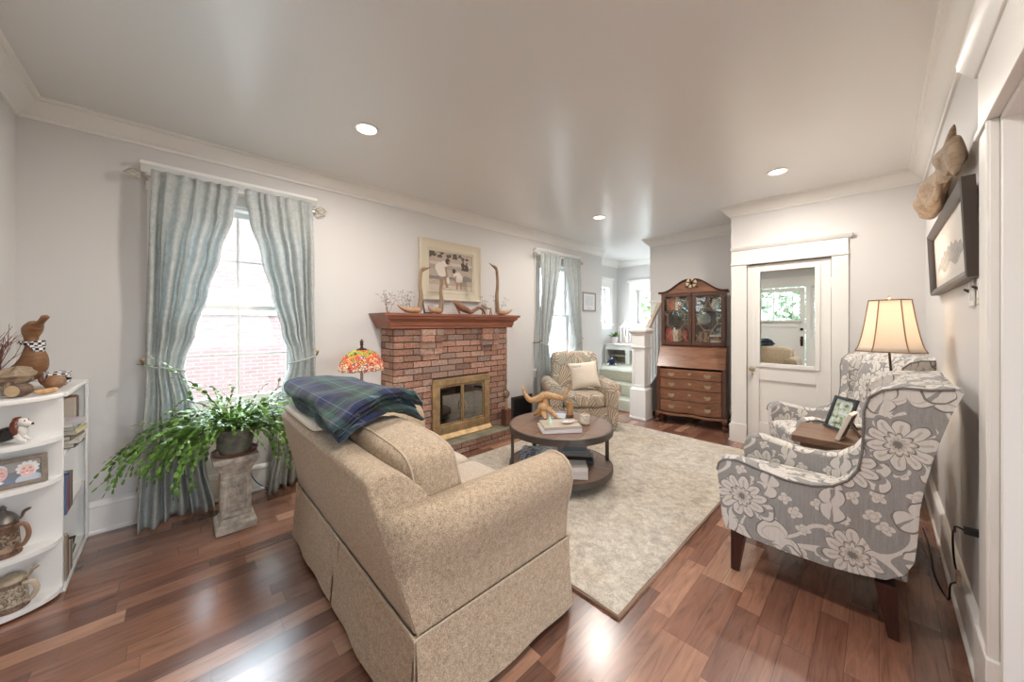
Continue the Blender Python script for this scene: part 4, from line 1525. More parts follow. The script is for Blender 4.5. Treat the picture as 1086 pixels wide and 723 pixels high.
c1 = wing_chair('grey floral wing chair in the right foreground, seen from its side, back to the wall', (0, 2.545, 0), PI, 'floral wing chairs')
c2 = copy_tree(c1, 'grey floral wing chair in the corner by the mirrored closet door, behind the side table', 'floral wing chairs')
c2.location = (-0.03, 4.13, 0)
c2.rotation_euler = (0, 0, math.atan2(-0.50, -0.87))

# ---- side table, lamp, photo frames
st = thing('side_table', 'dark walnut side table between the two floral wing chairs', 'table', (-0.10, 3.235, 0))
mb = MB(); mb.box(-0.31, 0.27, -0.225, 0.225, 0.578, 0.620); mb.build('tabletop', MT['walnut'], st, bevel=0.004)
mb = MB(); mb.box(-0.27, 0.24, -0.19, 0.19, 0.50, 0.578); mb.build('apron', MT['walnut'], st, bevel=0.003)
for sx in (-0.245, 0.215):
    for sy in (-0.165, 0.165):
        mb = MB(); mb.frustum((sx, sy), 0.016, 0.016, 0.024, 0.024, 0.002, 0.50); mb.build('leg', MT['walnut'], st)
mb = MB(); mb.box(-0.26, 0.23, -0.18, 0.18, 0.18, 0.20); mb.build('lower_shelf', MT['walnut'], st, bevel=0.003)

lp = thing('table_lamp', 'lit table lamp with cream paneled bell shade and branch-like bronze stem', 'lamp', (0.045, 3.235, 0.621))
mb = MB(); mb.lathe([(0.085, 0.0), (0.088, 0.012), (0.06, 0.024), (0.02, 0.034), (0, 0.036)], 20); mb.build('base', MT['bronze'], lp)
mb = MB()
mb.tube(spline([(0, 0, 0.03), (-0.018, 0.01, 0.12), (0.014, -0.012, 0.22), (-0.016, 0.01, 0.30), (0.015, -0.004, 0.38), (0.006, 0, 0.47), (0, 0, 0.58)], 6),
        [0.016, 0.017, 0.018, 0.018, 0.019, 0.02, 0.02, 0.019, 0.017, 0.016, 0.015, 0.016, 0.019, 0.022, 0.022, 0.02, 0.017, 0.014, 0.012, 0.013, 0.016, 0.02, 0.024, 0.027, 0.026, 0.022, 0.016, 0.010, 0.008, 0.007, 0.006, 0.006, 0.006, 0.006, 0.006, 0.006, 0.006], 9)
mb.build('stem', MT['bronze'], lp)
mb = MB()      # gilded leaf sprig on the stem
for k, (ax, ay, az, ln) in enumerate(((-0.07, 0.05, 0.30, 0.12), (-0.085, 0.02, 0.34, 0.10), (0.03, -0.05, 0.36, 0.10), (-0.05, 0.05, 0.27, 0.09))):
    b0 = Vector((0, 0, az-0.08)); tp = Vector((ax, ay, az+0.06))
    mid = (b0+tp)/2+Vector((0, 0, -0.01))
    mb.tube(spline([b0, mid, tp], 5), [0.003, 0.006, 0.012, 0.018, 0.020, 0.021, 0.019, 0.014, 0.008, 0.003, 0.001], 8, flat=0.3)
mb.build('gilt_leaves', simple('gold_leaf', (0.62, 0.42, 0.16), 0.3, 0.9), lp)
SHZ0, SHZ1 = 0.580, 0.892
def shade_ring(t_):
    w = interp(t_, [(0, 0), (1, 1)])
    f = 1-(t_**0.62)
    hx = lerp(0.090, 0.148, f); hy = lerp(0.130, 0.222, f); c = lerp(0.045, 0.072, f)
    return [(hx, -hy+c), (hx, hy-c), (hx-c, hy), (-hx+c, hy), (-hx, hy-c), (-hx, -hy+c), (-hx+c, -hy), (hx-c, -hy)]
mb = MB(); NR = 12
vs = []; fs = []
for off_, zz in ((0.0, 0),):
    for r in range(NR+1):
        t_ = r/NR
        for x, y in shade_ring(t_): vs.append((x, y, lerp(SHZ0, SHZ1, t_)))
for r in range(NR):
    for i in range(8):
        j = (i+1) % 8
        fs.append((r*8+i, r*8+j, (r+1)*8+j, (r+1)*8+i))
mb._add(vs, fs)
sh = mb.build('lamp_shade', m_shade('shade_silk', (0.88, 0.82, 0.74), 0.5), lp, ang=20)
md = sh.modifiers.new('thick', 'SOLIDIFY'); md.thickness = 0.0015
mb = MB()
for i in range(8):
    mb.tube([(shade_ring(r/NR)[i][0]*1.004, shade_ring(r/NR)[i][1]*1.004, lerp(SHZ0, SHZ1, r/NR)) for r in range(NR+1)], 0.0032, 6)
for t_ in (0, 1):
    rg_ = shade_ring(t_); zz = SHZ0 if t_ == 0 else SHZ1
    mb.tube([(x, y, zz) for x, y in rg_+rg_[:1]], 0.004, 6, cap=False)
mb.build('shade_trim', simple('shade_braid', (0.34, 0.20, 0.12), 0.8), sh)
mb = MB()
mb.tube([(0, 0, 0.58), (0, 0, 0.905)], 0.004, 6); 
for sg in (-1, 1): mb.tube([(0, 0, 0.885), (0, sg*0.13, 0.885)], 0.002, 5); mb.tube([(0, 0, 0.885), (sg*0.09, 0, 0.885)], 0.002, 5)
for sg in (-1, 1): mb.tube(spline([(0, 0, 0.905), (0, sg*0.015, 0.915), (0.0, sg*0.03, 0.912), (0, sg*0.042, 0.922)], 4), [0.006]*6+[0.008]*4+[0.004, 0.003, 0.002], 7)
mb.build('harp', MT['brass'], lp)
mb = MB(); mb.ball((0, 0, 0.73), 0.028, 0.028, 0.036, 12, 8); mb.build('bulb', MT['bulb'], lp)
d = bpy.data.lights.new('lamp_bulb', 'POINT'); d.energy = 15; d.color = (1.0, 0.80, 0.60); d.shadow_soft_size = 0.045
o = bpy.data.objects.new('lamp_bulb', d); COL.objects.link(o); o.parent = lp; o.location = (0, 0, 0.78)


def leaning_frame(name, label, loc, rz, w, h, fw, th, mats, pic, tilt=15, back_leg=True):
    """Easel photo frame; local +x faces the viewer of the picture, bottom edge on the ground plane."""
    t = thing(name, label, 'picture frame', loc, rz)
    M = Matrix.Rotation(R(-tilt), 4, 'Y')
    m = MB(); m.M = M
    for a, b, c, d_ in ((-w/2, w/2, h-fw, h), (-w/2, w/2, 0, fw), (-w/2, -w/2+fw, fw, h-fw), (w/2-fw, w/2, fw, h-fw)):
        m.box(-th/2, th/2, a, b, c, d_)
    m.build('frame', mats[0], t, bevel=0.002)
    m = MB(); m.M = M; m.box(-th/2+0.001, -th/2+0.004, -w/2+fw, w/2-fw, fw, h-fw); m.build('backing', mats[1], t)
    m = MB(); m.M = M; m.box(-th/2+0.004, -th/2+0.006, -w/2+fw, w/2-fw, fw, h-fw); m.build('picture', pic, t)
    if back_leg:
        m = MB()
        top = M @ Vector((-th/2, 0, h*0.62))
        m.tube([top, (top.x-h*0.36, 0, 0.004)], 0.003, 4)
        m.prism([(top.x, top.z), (top.x-0.004, top.z-0.004), (top.x-h*0.33-0.004, 0.001), (top.x-h*0.33+0.004, 0.001)], 'y', -0.02, 0.02)
        m.build('easel_leg', mats[1], t)
    return t


def landscape_mat():
    t = NT('small_landscape_print')
    f = t.noise(t.map(t.obj(), (3, 25, 30)), 1.0, 4)
    t.color(t.ramp(f, [(0.35, (0.10, 0.13, 0.06)), (0.5, (0.42, 0.50, 0.40)), (0.65, (0.62, 0.72, 0.76))]))
    t.rough(0.15)
    return t.m
leaning_frame('photo_frame', 'black photo frame with green landscape picture on the side table', (-0.215, 3.34, 0.624), R(222), 0.185, 0.24, 0.02, 0.016,
              (plain('frame_black', (0.02, 0.021, 0.026), 0.35), plain('frame_grey_back', (0.05, 0.05, 0.05))), landscape_mat(), 20)
leaning_frame('photo_frame', 'white photo frame seen from behind with its easel leg on the side table', (-0.175, 3.13, 0.624), R(170), 0.14, 0.185, 0.014, 0.022,
              (plain('frame_white', (0.74, 0.68, 0.60), 0.5), plain('frame_brown_back', (0.10, 0.06, 0.04))), landscape_mat(), 20)

# ================================================================ LEAF-PATTERNED ARMCHAIR
def fix_normals(o):
    bm = bmesh.new(); bm.from_mesh(o.data); bmesh.ops.recalc_face_normals(bm, faces=bm.faces); bm.to_mesh(o.data); bm.free()
    return o


rc = thing('armchair', 'tan armchair with leaf-patterned upholstery and rolled arms beside the stairs', 'armchair', (-2.79, 3.905, 0.0205), R(-42))
FN = MT['fern']
mb = MB(); mb.box(-0.30, 0.34, -0.27, 0.27, 0.05, 0.30); mb.build('seat_base', FN, rc, uv=True, bevel=0.02)
mb = MB(); puffy(mb, -0.22, 0.385, -0.262, 0.262, 0.302, 0.47, n=11, e=0.4); mb.build('seat_cushion', FN, rc, uv=True, ang=80)
for sg in (-1, 1):
    prof = [(0.265, 0.04), (0.425, 0.04), (0.43, 0.30), (0.44, 0.42), (0.468, 0.47), (0.478, 0.525), (0.462, 0.578), (0.415, 0.608), (0.355, 0.605), (0.305, 0.575), (0.275, 0.51), (0.265, 0.42)]
    n = len(prof); mb = MB(); vs = []; fs = []
    for x, s in ((-0.33, 0.96), (-0.30, 1), (0.0, 1), (0.30, 1), (0.325, 0.985), (0.335, 0.95)):
        for y, z in prof: vs.append((x, sg*(0.36+(y-0.36)*s), 0.33+(z-0.33)*s+(0.0 if z > 0.1 else (1-s)*0.3)))
    for r in range(5):
        for i in range(n):
            j = (i+1) % n; fs.append((r*n+i, r*n+j, (r+1)*n+j, (r+1)*n+i))
    fs += [tuple(range(n)), tuple(range(5*n, 6*n))]
    mb._add(vs, fs)
    fix_normals(mb.build('armrest', FN, rc, uv=True, ang=60))
mb = MB()
def rcback(u, v):
    a = -PI+2*PI*u; b = -PI/2+PI*v
    sg_ = lambda w, p: math.copysign(abs(w)**p, w)
    ex = 0.32
    Y = sg_(math.cos(b), ex)*sg_(math.cos(a), ex)
    Z = sg_(math.cos(b), ex)*sg_(math.sin(a), ex)
    X = sg_(math.sin(b), 0.6)
    z = 0.63+0.325*Z
    return (-0.24+0.115*X*(1+0.1*(1-Y*Y))-(z-0.4)*0.20, Y*(0.335 if z > 0.45 else 0.262), z)
mb.grid(rcback, 56, 25, cu=True)
mb.build('backrest', FN, rc, uv=True, ang=80)
mb = MB(); mb.box(0.325, 0.345, -0.40, 0.40, 0.022, 0.05); mb.box(0.31, 0.352, -0.268, 0.268, 0.06, 0.30); mb.build('front_panel', FN, rc, uv=True, bevel=0.012)
for sx in (-0.25, 0.28):
    for sy in (-0.34, 0.34):
        mb = MB(); mb.frustum((sx, sy), 0.02, 0.02, 0.026, 0.026, -0.019 if (sx < 0 and sy < 0) else 0.001, 0.06); mb.build('leg', MT['legwood'], rc)

pl = thing('throw_pillow', 'cream square throw pillow with script writing on the leaf-patterned armchair', 'pillow', (-2.79, 3.905, 0.0205), R(-42))
Mp = Matrix.Translation((0.095, 0.055, 0.672)) @ Matrix.Rotation(R(-20), 4, 'Y') @ Matrix.Rotation(R(6), 4, 'X')
mb = MB()
def pillowf(u, v, s):
    y = -1+2*u; z = -1+2*v
    pin = 1-0.07*(1-abs(y)**2)*abs(z)**3-0.0
    pin2 = 1-0.07*(1-abs(z)**2)*abs(y)**3
    th = 0.062*(max(0, (1-y**4)*(1-z**4)))**0.6
    return Mp @ Vector((s*th, 0.19*y*pin2, 0.175*z*pin))
mb.grid(lambda u, v: pillowf(u, v, 1), 22, 22); mb.grid(lambda u, v: pillowf(1-u, v, -1), 22, 22)
pb = mb.build('pillow_body', MT['cream'], pl, ang=80)
# handwriting: script title and short illegible lines
def script_line(m, y0, z0, length, amp, seed, rad):
    rnd = random.Random(seed)
    pts = []
    n = max(8, int(length/0.0042))
    for k in range(n):
        t_ = k/(n-1)
        yy = y0+length*t_+0.0015*math.cos(k*2.1)
        zz = z0+amp*math.sin(k*1.57)*(0.5+0.5*rnd.random())
        u = (yy/0.19+1)/2; v = (zz/0.175+1)/2
        p = pillowf(u, v, 1)
        q = Mp.to_3x3() @ Vector((0.0016, 0, 0))
        pts.append(p+q)
    m.tube(pts, rad, 4)
inkm = plain('pillow_ink', (0.23, 0.22, 0.22), 0.9)
fc = bpy.data.curves.new('lettering', 'FONT'); fc.body = 'Home'; fc.size = 0.055; fc.shear = 0.35; fc.extrude = 0.0006
fo = bpy.data.objects.new('lettering_curve', fc); COL.objects.link(fo)
bpy.context.view_layer.update()
me = bpy.data.meshes.new_from_object(fo.evaluated_get(bpy.context.evaluated_depsgraph_get()))
bpy.data.objects.remove(fo, do_unlink=True)
mb = MB()
vs = []
for v_ in me.vertices:
    yy = -0.160+v_.co.x*0.85; zz = 0.10+v_.co.y
    p = pillowf((yy/0.19+1)/2, (zz/0.175+1)/2, 1)+Mp.to_3x3() @ Vector((0.0022+v_.co.z, 0, 0))
    vs.append(p)
mb._add(vs, [tuple(p.vertices) for p in me.polygons])
for k, (z, ln) in enumerate(((0.065, 0.135), (0.035, 0.135), (0.0, 0.035), (-0.035, 0.13), (-0.068, 0.12), (-0.10, 0.03))):
    script_line(mb, -0.155, z, ln, 0.0035, 40+k, 0.0008)
mb.build('lettering', inkm, pb)

# ================================================================ COFFEE TABLE
TX, TY, TR = -1.965, 2.475, 0.455
ct = thing('coffee_table', 'round industrial coffee table with plank top, lower shelf and casters on the rug', 'table', (TX, TY, 0.021), R(20))
def disc_planks(m, r, z0, z1, n, gap=0.0025):
    w = 2*r/n
    for k in range(n):
        x0, x1 = -r+k*w+gap/2, -r+(k+1)*w-gap/2
        top = []; bot = []
        for j in range(9):
            x = lerp(x0, x1, j/8); y = math.sqrt(max(0, r*r-x*x)); top.append((x, y)); bot.append((x, -y))
        m.prism(bot+top[::-1], 'z', z0, z1)
mb = MB(); disc_planks(mb, TR-0.012, 0.438, 0.459, 5); mb.build('tabletop', MT['tabletop'], ct)
mb = MB(); mb.lathe([(TR-0.03, 0.405), (TR, 0.405), (TR+0.001, 0.458), (TR-0.011, 0.4605), (TR-0.012, 0.437), (TR-0.03, 0.437)], 64); mb.build('rim', MT['iron'], ct, ang=30)
mb = MB(); disc_planks(mb, TR-0.012, 0.098, 0.116, 5); mb.build('lower_shelf', MT['tabletop'], ct)
mb = MB(); mb.lathe([(TR-0.03, 0.075), (TR, 0.075), (TR, 0.117), (TR-0.011, 0.118), (TR-0.012, 0.097), (TR-0.03, 0.097)], 64); mb.build('shelf_rim', MT['iron'], ct, ang=30)
for k, phi in enumerate((5, 119, 186, 262)):
    a = R(26.3+phi)
    c_, s_ = math.cos(a), math.sin(a)
    mb = MB(); mb.M = Matrix.Rotation(a, 4, 'Z'); mb.box(TR-0.038, TR-0.013, -0.018, 0.018, 0.118, 0.405); mb.build('leg', MT['iron'], ct, bevel=0.003)
    mb = MB(); mb.M = Matrix.Rotation(a, 4, 'Z') @ Matrix.Translation((TR-0.050, 0, 0)) @ Matrix.Rotation(R(35*k+20), 4, 'Z')
    mb.box(-0.018, 0.018, -0.018, 0.018, 0.068, 0.0745)
    for sy in (-1, 1): mb.prism([(-0.016, 0.068), (0.016, 0.068), (0.034, 0.024), (0.014, 0.024)], 'y', sy*0.015-0.002, sy*0.015+0.002)
    cs = mb.build('caster', MT['black'], ct)
    mb = MB(); mb.M = Matrix.Rotation(a, 4, 'Z') @ Matrix.Translation((TR-0.050, 0, 0)) @ Matrix.Rotation(R(35*k+20), 4, 'Z') @ Matrix.Translation((0.024, 0, 0.0285)) @ Matrix.Rotation(R(90), 4, 'X')
    mb.lathe([(0.008, -0.011), (0.024, -0.011), (0.028, -0.006), (0.028, 0.006), (0.024, 0.011), (0.008, 0.011)], 20); mb.build('wheel', MT['black'], cs)

ZT_ = 0.4825        # resting height on the table top
ZS_ = 0.1400        # on the lower shelf


def book(label, loc, rz, w, d, h, col, rough=0.5, group=None, tilt=None, name='book', cat='book', soft=False, page=True):
    """Closed book lying flat: w along spine, d deep, h thick (origin bottom centre); spine at -y."""
    t = thing(name, label, cat, loc, rz, group)
    if tilt is not None: t.rotation_euler = tilt
    cm = col if not isinstance(col, tuple) else plain('cover_%02d%02d%02d' % tuple(int(99*c) for c in col), col, rough)
    c = 0.003 if not soft else 0.001
    m = MB()
    m.box(-w/2, w/2, -d/2, d/2, 0, c); m.box(-w/2, w/2, -d/2, d/2, h-c, h); m.box(-w/2, w/2, -d/2, -d/2+c, c, h-c)
    m.build('cover', cm, t, bevel=0.0008)
    m = MB(); m.box(-w/2+0.004, w/2-0.004, -d/2+c, d/2-0.005, c, h-c); m.build('pages', MT['paper'], t)
    return t


# driftwood sculpture
sc = thing('driftwood_sculpture', 'golden driftwood sculpture with two upswept horns on the coffee table', 'sculpture', (-2.16, 2.50, ZT_), R(40))
mb = MB()
mb.tube(spline([(-0.215, 0.02, 0.305), (-0.195, 0.015, 0.225), (-0.14, 0.005, 0.165), (-0.06, 0, 0.185), (0.0, 0, 0.215), (0.08, 0, 0.205), (0.16, -0.01, 0.195), (0.20, -0.015, 0.245), (0.218, -0.02, 0.315)], 6),
        [0.005, 0.007, 0.010, 0.012, 0.014, 0.016, 0.018, 0.020, 0.022, 0.024, 0.025, 0.025, 0.026, 0.028, 0.030, 0.032, 0.034, 0.035, 0.035, 0.036, 0.037, 0.038, 0.038, 0.038, 0.037, 0.035, 0.034, 0.032, 0.031, 0.030, 0.029, 0.028, 0.027, 0.026, 0.025, 0.023, 0.021, 0.019, 0.018, 0.016, 0.014, 0.012, 0.011, 0.010, 0.009, 0.008, 0.006, 0.005, 0.004], 10)
mb.build('horns', MT['driftgold'], sc)
mb = MB()
mb.tube(spline([(-0.015, 0, 0.20), (-0.005, 0.005, 0.145), (-0.03, 0, 0.095), (-0.04, 0, 0.05), (-0.07, 0.01, 0.014)], 5), [0.03]*5+[0.035, 0.042, 0.048, 0.05, 0.05, 0.05, 0.046, 0.042, 0.038, 0.034]+[0.030, 0.027, 0.024, 0.020, 0.016, 0.012], 10)
mb.tube(spline([(-0.02, 0, 0.12), (0.03, -0.01, 0.085), (0.085, -0.03, 0.04), (0.115, -0.045, 0.012)], 5), [0.034, 0.034, 0.033, 0.032, 0.031, 0.029, 0.027, 0.025, 0.023, 0.021, 0.019, 0.017, 0.015, 0.013, 0.012, 0.011], 9)
mb.tube(spline([(-0.03, 0, 0.07), (-0.01, -0.05, 0.04), (0.0, -0.085, 0.014)], 5), [0.028, 0.027, 0.026, 0.025, 0.023, 0.021, 0.019, 0.017, 0.015, 0.013, 0.012], 9)
mb.tube(spline([(-0.05, 0.0, 0.07), (-0.085, 0.03, 0.04), (-0.11, 0.05, 0.012)], 5), [0.03, 0.03, 0.028, 0.026, 0.024, 0.022, 0.02, 0.018, 0.015, 0.012, 0.01], 9)
mb.build('root_base', MT['driftgold'], sc)
# books and trinkets on top
b1 = book('large white-covered book at the bottom of the stack on the coffee table', (-1.86, 2.325, ZT_), R(53), 0.325, 0.235, 0.026, (0.70, 0.67, 0.70), group=None)
b2 = book('brown-edged hardback on top of the white book on the coffee table', (-1.855, 2.33, ZT_+0.0275), R(55), 0.31, 0.222, 0.024, (0.48, 0.40, 0.33))
wb = thing('wood_cup', 'tall brown wooden cylinder on a dark foot standing behind the coffee table books', 'vase', (-2.03, 2.70, ZT_))
mb = MB(); mb.lathe([(0.034, 0.026), (0.032, 0.04), (0.033, 0.145), (0.029, 0.146), (0.028, 0.10), (0, 0.10)], 24); mb.build('cup_body', MT['driftgold'], wb)
mb = MB(); mb.lathe([(0.036, 0.0), (0.038, 0.01), (0.034, 0.026), (0, 0.026)], 24); mb.build('foot', MT['walnut'], wb)
cd = thing('candle_jar', 'white textured candle jar on a small wooden coaster on the coffee table', 'candle', (-1.795, 2.605, ZT_))
mb = MB(); mb.lathe([(0.038, 0.006), (0.044, 0.012), (0.046, 0.05), (0.044, 0.084), (0.040, 0.086), (0.038, 0.070), (0, 0.070)], 28); mb.build('jar', simple('marbled_ceramic', (0.66, 0.58, 0.50), 0.6, var=0.35, vscale=35), cd)
mb = MB(); mb.lathe([(0.047, 0.0), (0.048, 0.006), (0, 0.006)], 28); mb.build('coaster', MT['walnut'], cd)
mb = MB(); mb.cyl((0, 0, 0.07), (0, 0, 0.08), 0.0015, n=6); mb.build('wick', MT['black'], cd)
cc = thing('glass_tree', 'small pale green cone ornament on the coffee table books', 'ornament', (-1.90, 2.255, ZT_+0.0525))
mb = MB(); mb.lathe([(0.026, 0.0), (0.027, 0.004), (0.022, 0.02), (0.018, 0.022), (0.016, 0.036), (0.011, 0.038), (0.009, 0.05), (0.0, 0.062)], 14)
mb.build('ornament_body', simple('pale_green_glass', (0.52, 0.66, 0.48), 0.25), cc)
spn = thing('shell_dish', 'pale spoon-shaped shell dish lying on the coffee table books', 'dish', (-1.80, 2.36, ZT_+0.053), R(70))
mb = MB()
mb.grid(lambda u, v: (0.055*(v**0.8)*math.cos(2*PI*u)*1.0, 0.034*(v**0.8)*math.sin(2*PI*u), 0.002+0.014*v*v), 24, 7, cu=True)
mb.grid(lambda u, v: (0.055*(v**0.8)*math.cos(-2*PI*u)*1.0, 0.034*(v**0.8)*math.sin(-2*PI*u), 0.0005+0.014*v*v-0.001*v), 24, 7, cu=True)
mb.tube(spline([(0.05, 0, 0.013), (0.08, 0.004, 0.012), (0.11, 0.01, 0.006)], 4), [0.008, 0.007, 0.006, 0.006, 0.005, 0.005, 0.004, 0.003, 0.002], 7)
mb.build('dish_body', simple('shell_grey', (0.60, 0.54, 0.50), 0.3, var=0.3, vscale=30), spn)
pp = thing('paper_sheet', 'pale blue leaflet lying flat behind the driftwood sculpture on the coffee table', 'leaflet', (-2.12, 2.66, ZT_), R(30))
mb = MB(); mb.grid(lambda u, v: (lerp(-0.06, 0.06, u), lerp(-0.085, 0.085, v), 0.0015+0.004*math.sin(PI*u)), 8, 3); mb.box(-0.06, 0.06, -0.085, 0.085, 0.0003, 0.0012)
mb.build('sheet', plain('pale_blue_paper', (0.55, 0.62, 0.70)), pp)
# lower shelf: magazines, books, boxes
LS = []
shelf_books = [
    ('white-edged book at the bottom of the front stack on the coffee table shelf', -1.725, 2.325, 0.0, 0.24, 0.17, 0.030, (0.66, 0.61, 0.56), 40),
    ('pale pinkish book in the middle of the front stack on the coffee table shelf', -1.725, 2.325, 0.031, 0.24, 0.17, 0.030, (0.62, 0.56, 0.52), 40),
    ('cream book topmost in the front stack on the coffee table shelf', -1.725, 2.325, 0.062, 0.235, 0.165, 0.028, (0.70, 0.66, 0.62), 41),
    ('large dark grey book at the bottom of the rear stack on the coffee table shelf', -1.90, 2.63, 0.0, 0.30, 0.23, 0.028, (0.055, 0.055, 0.065), 35),
    ('black book in the middle of the rear stack on the coffee table shelf', -1.91, 2.625, 0.029, 0.28, 0.21, 0.026, (0.02, 0.02, 0.022), 42),
    ('tan book near the top of the rear stack on the coffee table shelf', -1.93, 2.615, 0.056, 0.27, 0.20, 0.024, (0.36, 0.30, 0.23), 38),
    ('slate blue book on top of the rear stack on the coffee table shelf', -1.935, 2.61, 0.081, 0.255, 0.19, 0.022, (0.23, 0.29, 0.34), 44),
]
for lab, x, y, dz, w_, d_, h_, col, rz in shelf_books:
    book(lab, (x, y, ZS_+dz), R(rz), w_, d_, h_, col, group='books on the coffee table shelf')
def m_bluepat():
    t = NT('blue_pattern_cover')
    f = t.noise(t.obj(), 28, 3, 0.6, 1.0)
    t.color(t.ramp(f, [(0.42, (0.05, 0.10, 0.24)), (0.5, (0.35, 0.42, 0.52)), (0.58, (0.62, 0.60, 0.52))], False)); t.rough(0.35)
    return t.m
BPAT = m_bluepat()
for k in range(3):
    book(('bottom', 'middle', 'topmost')[k]+' blue patterned magazine of the pile on the left of the coffee table shelf', (-2.17+0.006*k, 2.38-0.004*k, ZS_+k*0.0255), R(28+4*k), 0.28, 0.21, 0.0245, BPAT, group='patterned magazines on the coffee table shelf', soft=True, name='magazine', cat='magazine')

# ================================================================ TIFFANY LAMP ON A HIDDEN END TABLE
et = thing('end_table', 'small round end table behind the loveseat, carrying the stained glass lamp', 'table', (-3.02, 1.13, 0))
mb = MB(); mb.lathe([(0.0, 0.56), (0.20, 0.56), (0.21, 0.57), (0.21, 0.585), (0.0, 0.587)], 32); mb.build('tabletop', MT['walnut'], et)
mb = MB(); mb.lathe([(0.03, 0.05), (0.022, 0.12), (0.04, 0.22), (0.022, 0.36), (0.03, 0.52), (0.05, 0.558)], 18); mb.build('column', MT['walnut'], et)
for k in range(3):
    a = 2*PI*k/3+0.4
    mb = MB(); mb.tube(spline([(0.02*math.cos(a), 0.02*math.sin(a), 0.14), (0.10*math.cos(a), 0.10*math.sin(a), 0.09), (0.18*math.cos(a), 0.18*math.sin(a), 0.014)], 5), 0.013, 8); mb.build('foot', MT['walnut'], et)
tl = thing('stained_glass_lamp', 'small lamp with red and green stained glass dome shade beside the brick fireplace', 'lamp', (-3.02, 1.13, 0.589))
mb = MB(); mb.lathe([(0.075, 0), (0.078, 0.008), (0.05, 0.02), (0.025, 0.035), (0.018, 0.06), (0.020, 0.10), (0.032, 0.145), (0.036, 0.175), (0.026, 0.22), (0.016, 0.25), (0.018, 0.262), (0.013, 0.275), (0.011, 0.40), (0.0, 0.40)], 20)
mb.build('base', simple('verdigris_bronze', (0.24, 0.20, 0.15), 0.45, 0.7, var=0.2), tl)
SR = 0.178
def tshade(u, v):
    a = 2*PI*u
    ph = v*PI/2*0.93
    r = SR*math.cos(ph)**0.85 if v < 0.999 else 0.03
    r = max(r, 0.028)
    z = 0.395+0.168*math.sin(ph)
    if v < 0.06: z += 0.010*abs(math.sin(a*6))*(1-v/0.06)*-1
    return (r*math.cos(a), r*math.sin(a), z)
mb = MB(); mb.grid(tshade, 72, 16, cu=True)
mb.M = None
sh = mb.build('lamp_shade', m_tiffany(), tl, ang=80)
for v_ in sh.data.vertices: v_.co.z -= 0.395
sh.location = (0, 0, 0.395)
md = sh.modifiers.new('thick', 'SOLIDIFY'); md.thickness = 0.002
mb = MB(); mb.lathe([(0.04, 0.558), (0.042, 0.566), (0.015, 0.574), (0.009, 0.59), (0.015, 0.602), (0.012, 0.615), (0.016, 0.625), (0.006, 0.645), (0, 0.652)], 14); mb.cyl((0, 0, 0.40), (0, 0, 0.56), 0.006, n=8)
mb.build('finial', MT['bronze'], tl)
mb = MB(); mb.ball((0.03, 0, 0.45), 0.022, nu=10, nv=8); mb.build('bulb', MT['bulb'], tl)
d = bpy.data.lights.new('tiffany_bulb', 'POINT'); d.energy = 5.0; d.color = (1.0, 0.80, 0.55); d.shadow_soft_size = 0.03
o = bpy.data.objects.new('tiffany_bulb', d); COL.objects.link(o); o.parent = tl; o.location = (-0.03, 0.0, 0.46)

# ================================================================ SECRETARY DESK
sd = thing('secretary_desk', 'mahogany secretary desk with glazed bookcase top and swan-neck pediment in the niche', 'desk', (-1.745, 4.94, 0), R(10.5))
# local: x across (-0.42..0.42), y = depth away from the viewer (front at 0), z up
MH, MD = MT['mahog'], MT['mahogd']
HW = 0.415
def ox(t):  # oxbow front: forward bulge at the sides
    return -0.042*(0.5-0.5*math.cos(4*PI*t))
mb = MB()
mb.box(-HW, -HW+0.022, 0.03, 0.45, 0.155, 0.775); mb.box(HW-0.022, HW, 0.03, 0.45, 0.155, 0.775)
mb.box(-HW+0.022, HW-0.022, 0.43, 0.45, 0.155, 0.775); mb.box(-HW+0.022, HW-0.022, 0.05, 0.43, 0.155, 0.170); mb.box(-HW+0.022, HW-0.022, 0.05, 0.43, 0.760, 0.775)
mb.box(-HW, -HW+0.045, 0.004, 0.03, 0.155, 0.775); mb.box(HW-0.045, HW, 0.004, 0.03, 0.155, 0.775)
for sx in (-1, 1):
    mb.prism([(0.004, 0.775), (0.45, 0.775), (0.45, 1.06), (0.205, 1.06)], 'x', *sorted((sx*HW, sx*(HW-0.022))))
mb.box(-HW+0.022, HW-0.022, 0.20, 0.45, 1.045, 1.06)
mb.box(-HW+0.022, HW-0.022, 0.43, 0.45, 0.775, 1.045)
mb.build('lower_case', MD, sd, bevel=0.003)
mb = MB()     # base moulding following the oxbow
n = 24
fr = [(-HW-0.01+(2*HW+0.02)*k/n, ox(k/n)-0.016) for k in range(n+1)]
mb.prism(fr+[(HW+0.012, 0.455), (-HW-0.012, 0.455)], 'z', 0.125, 0.154)
mb.build('base_moulding', MH, sd, bevel=0.004)
zb = 0.165
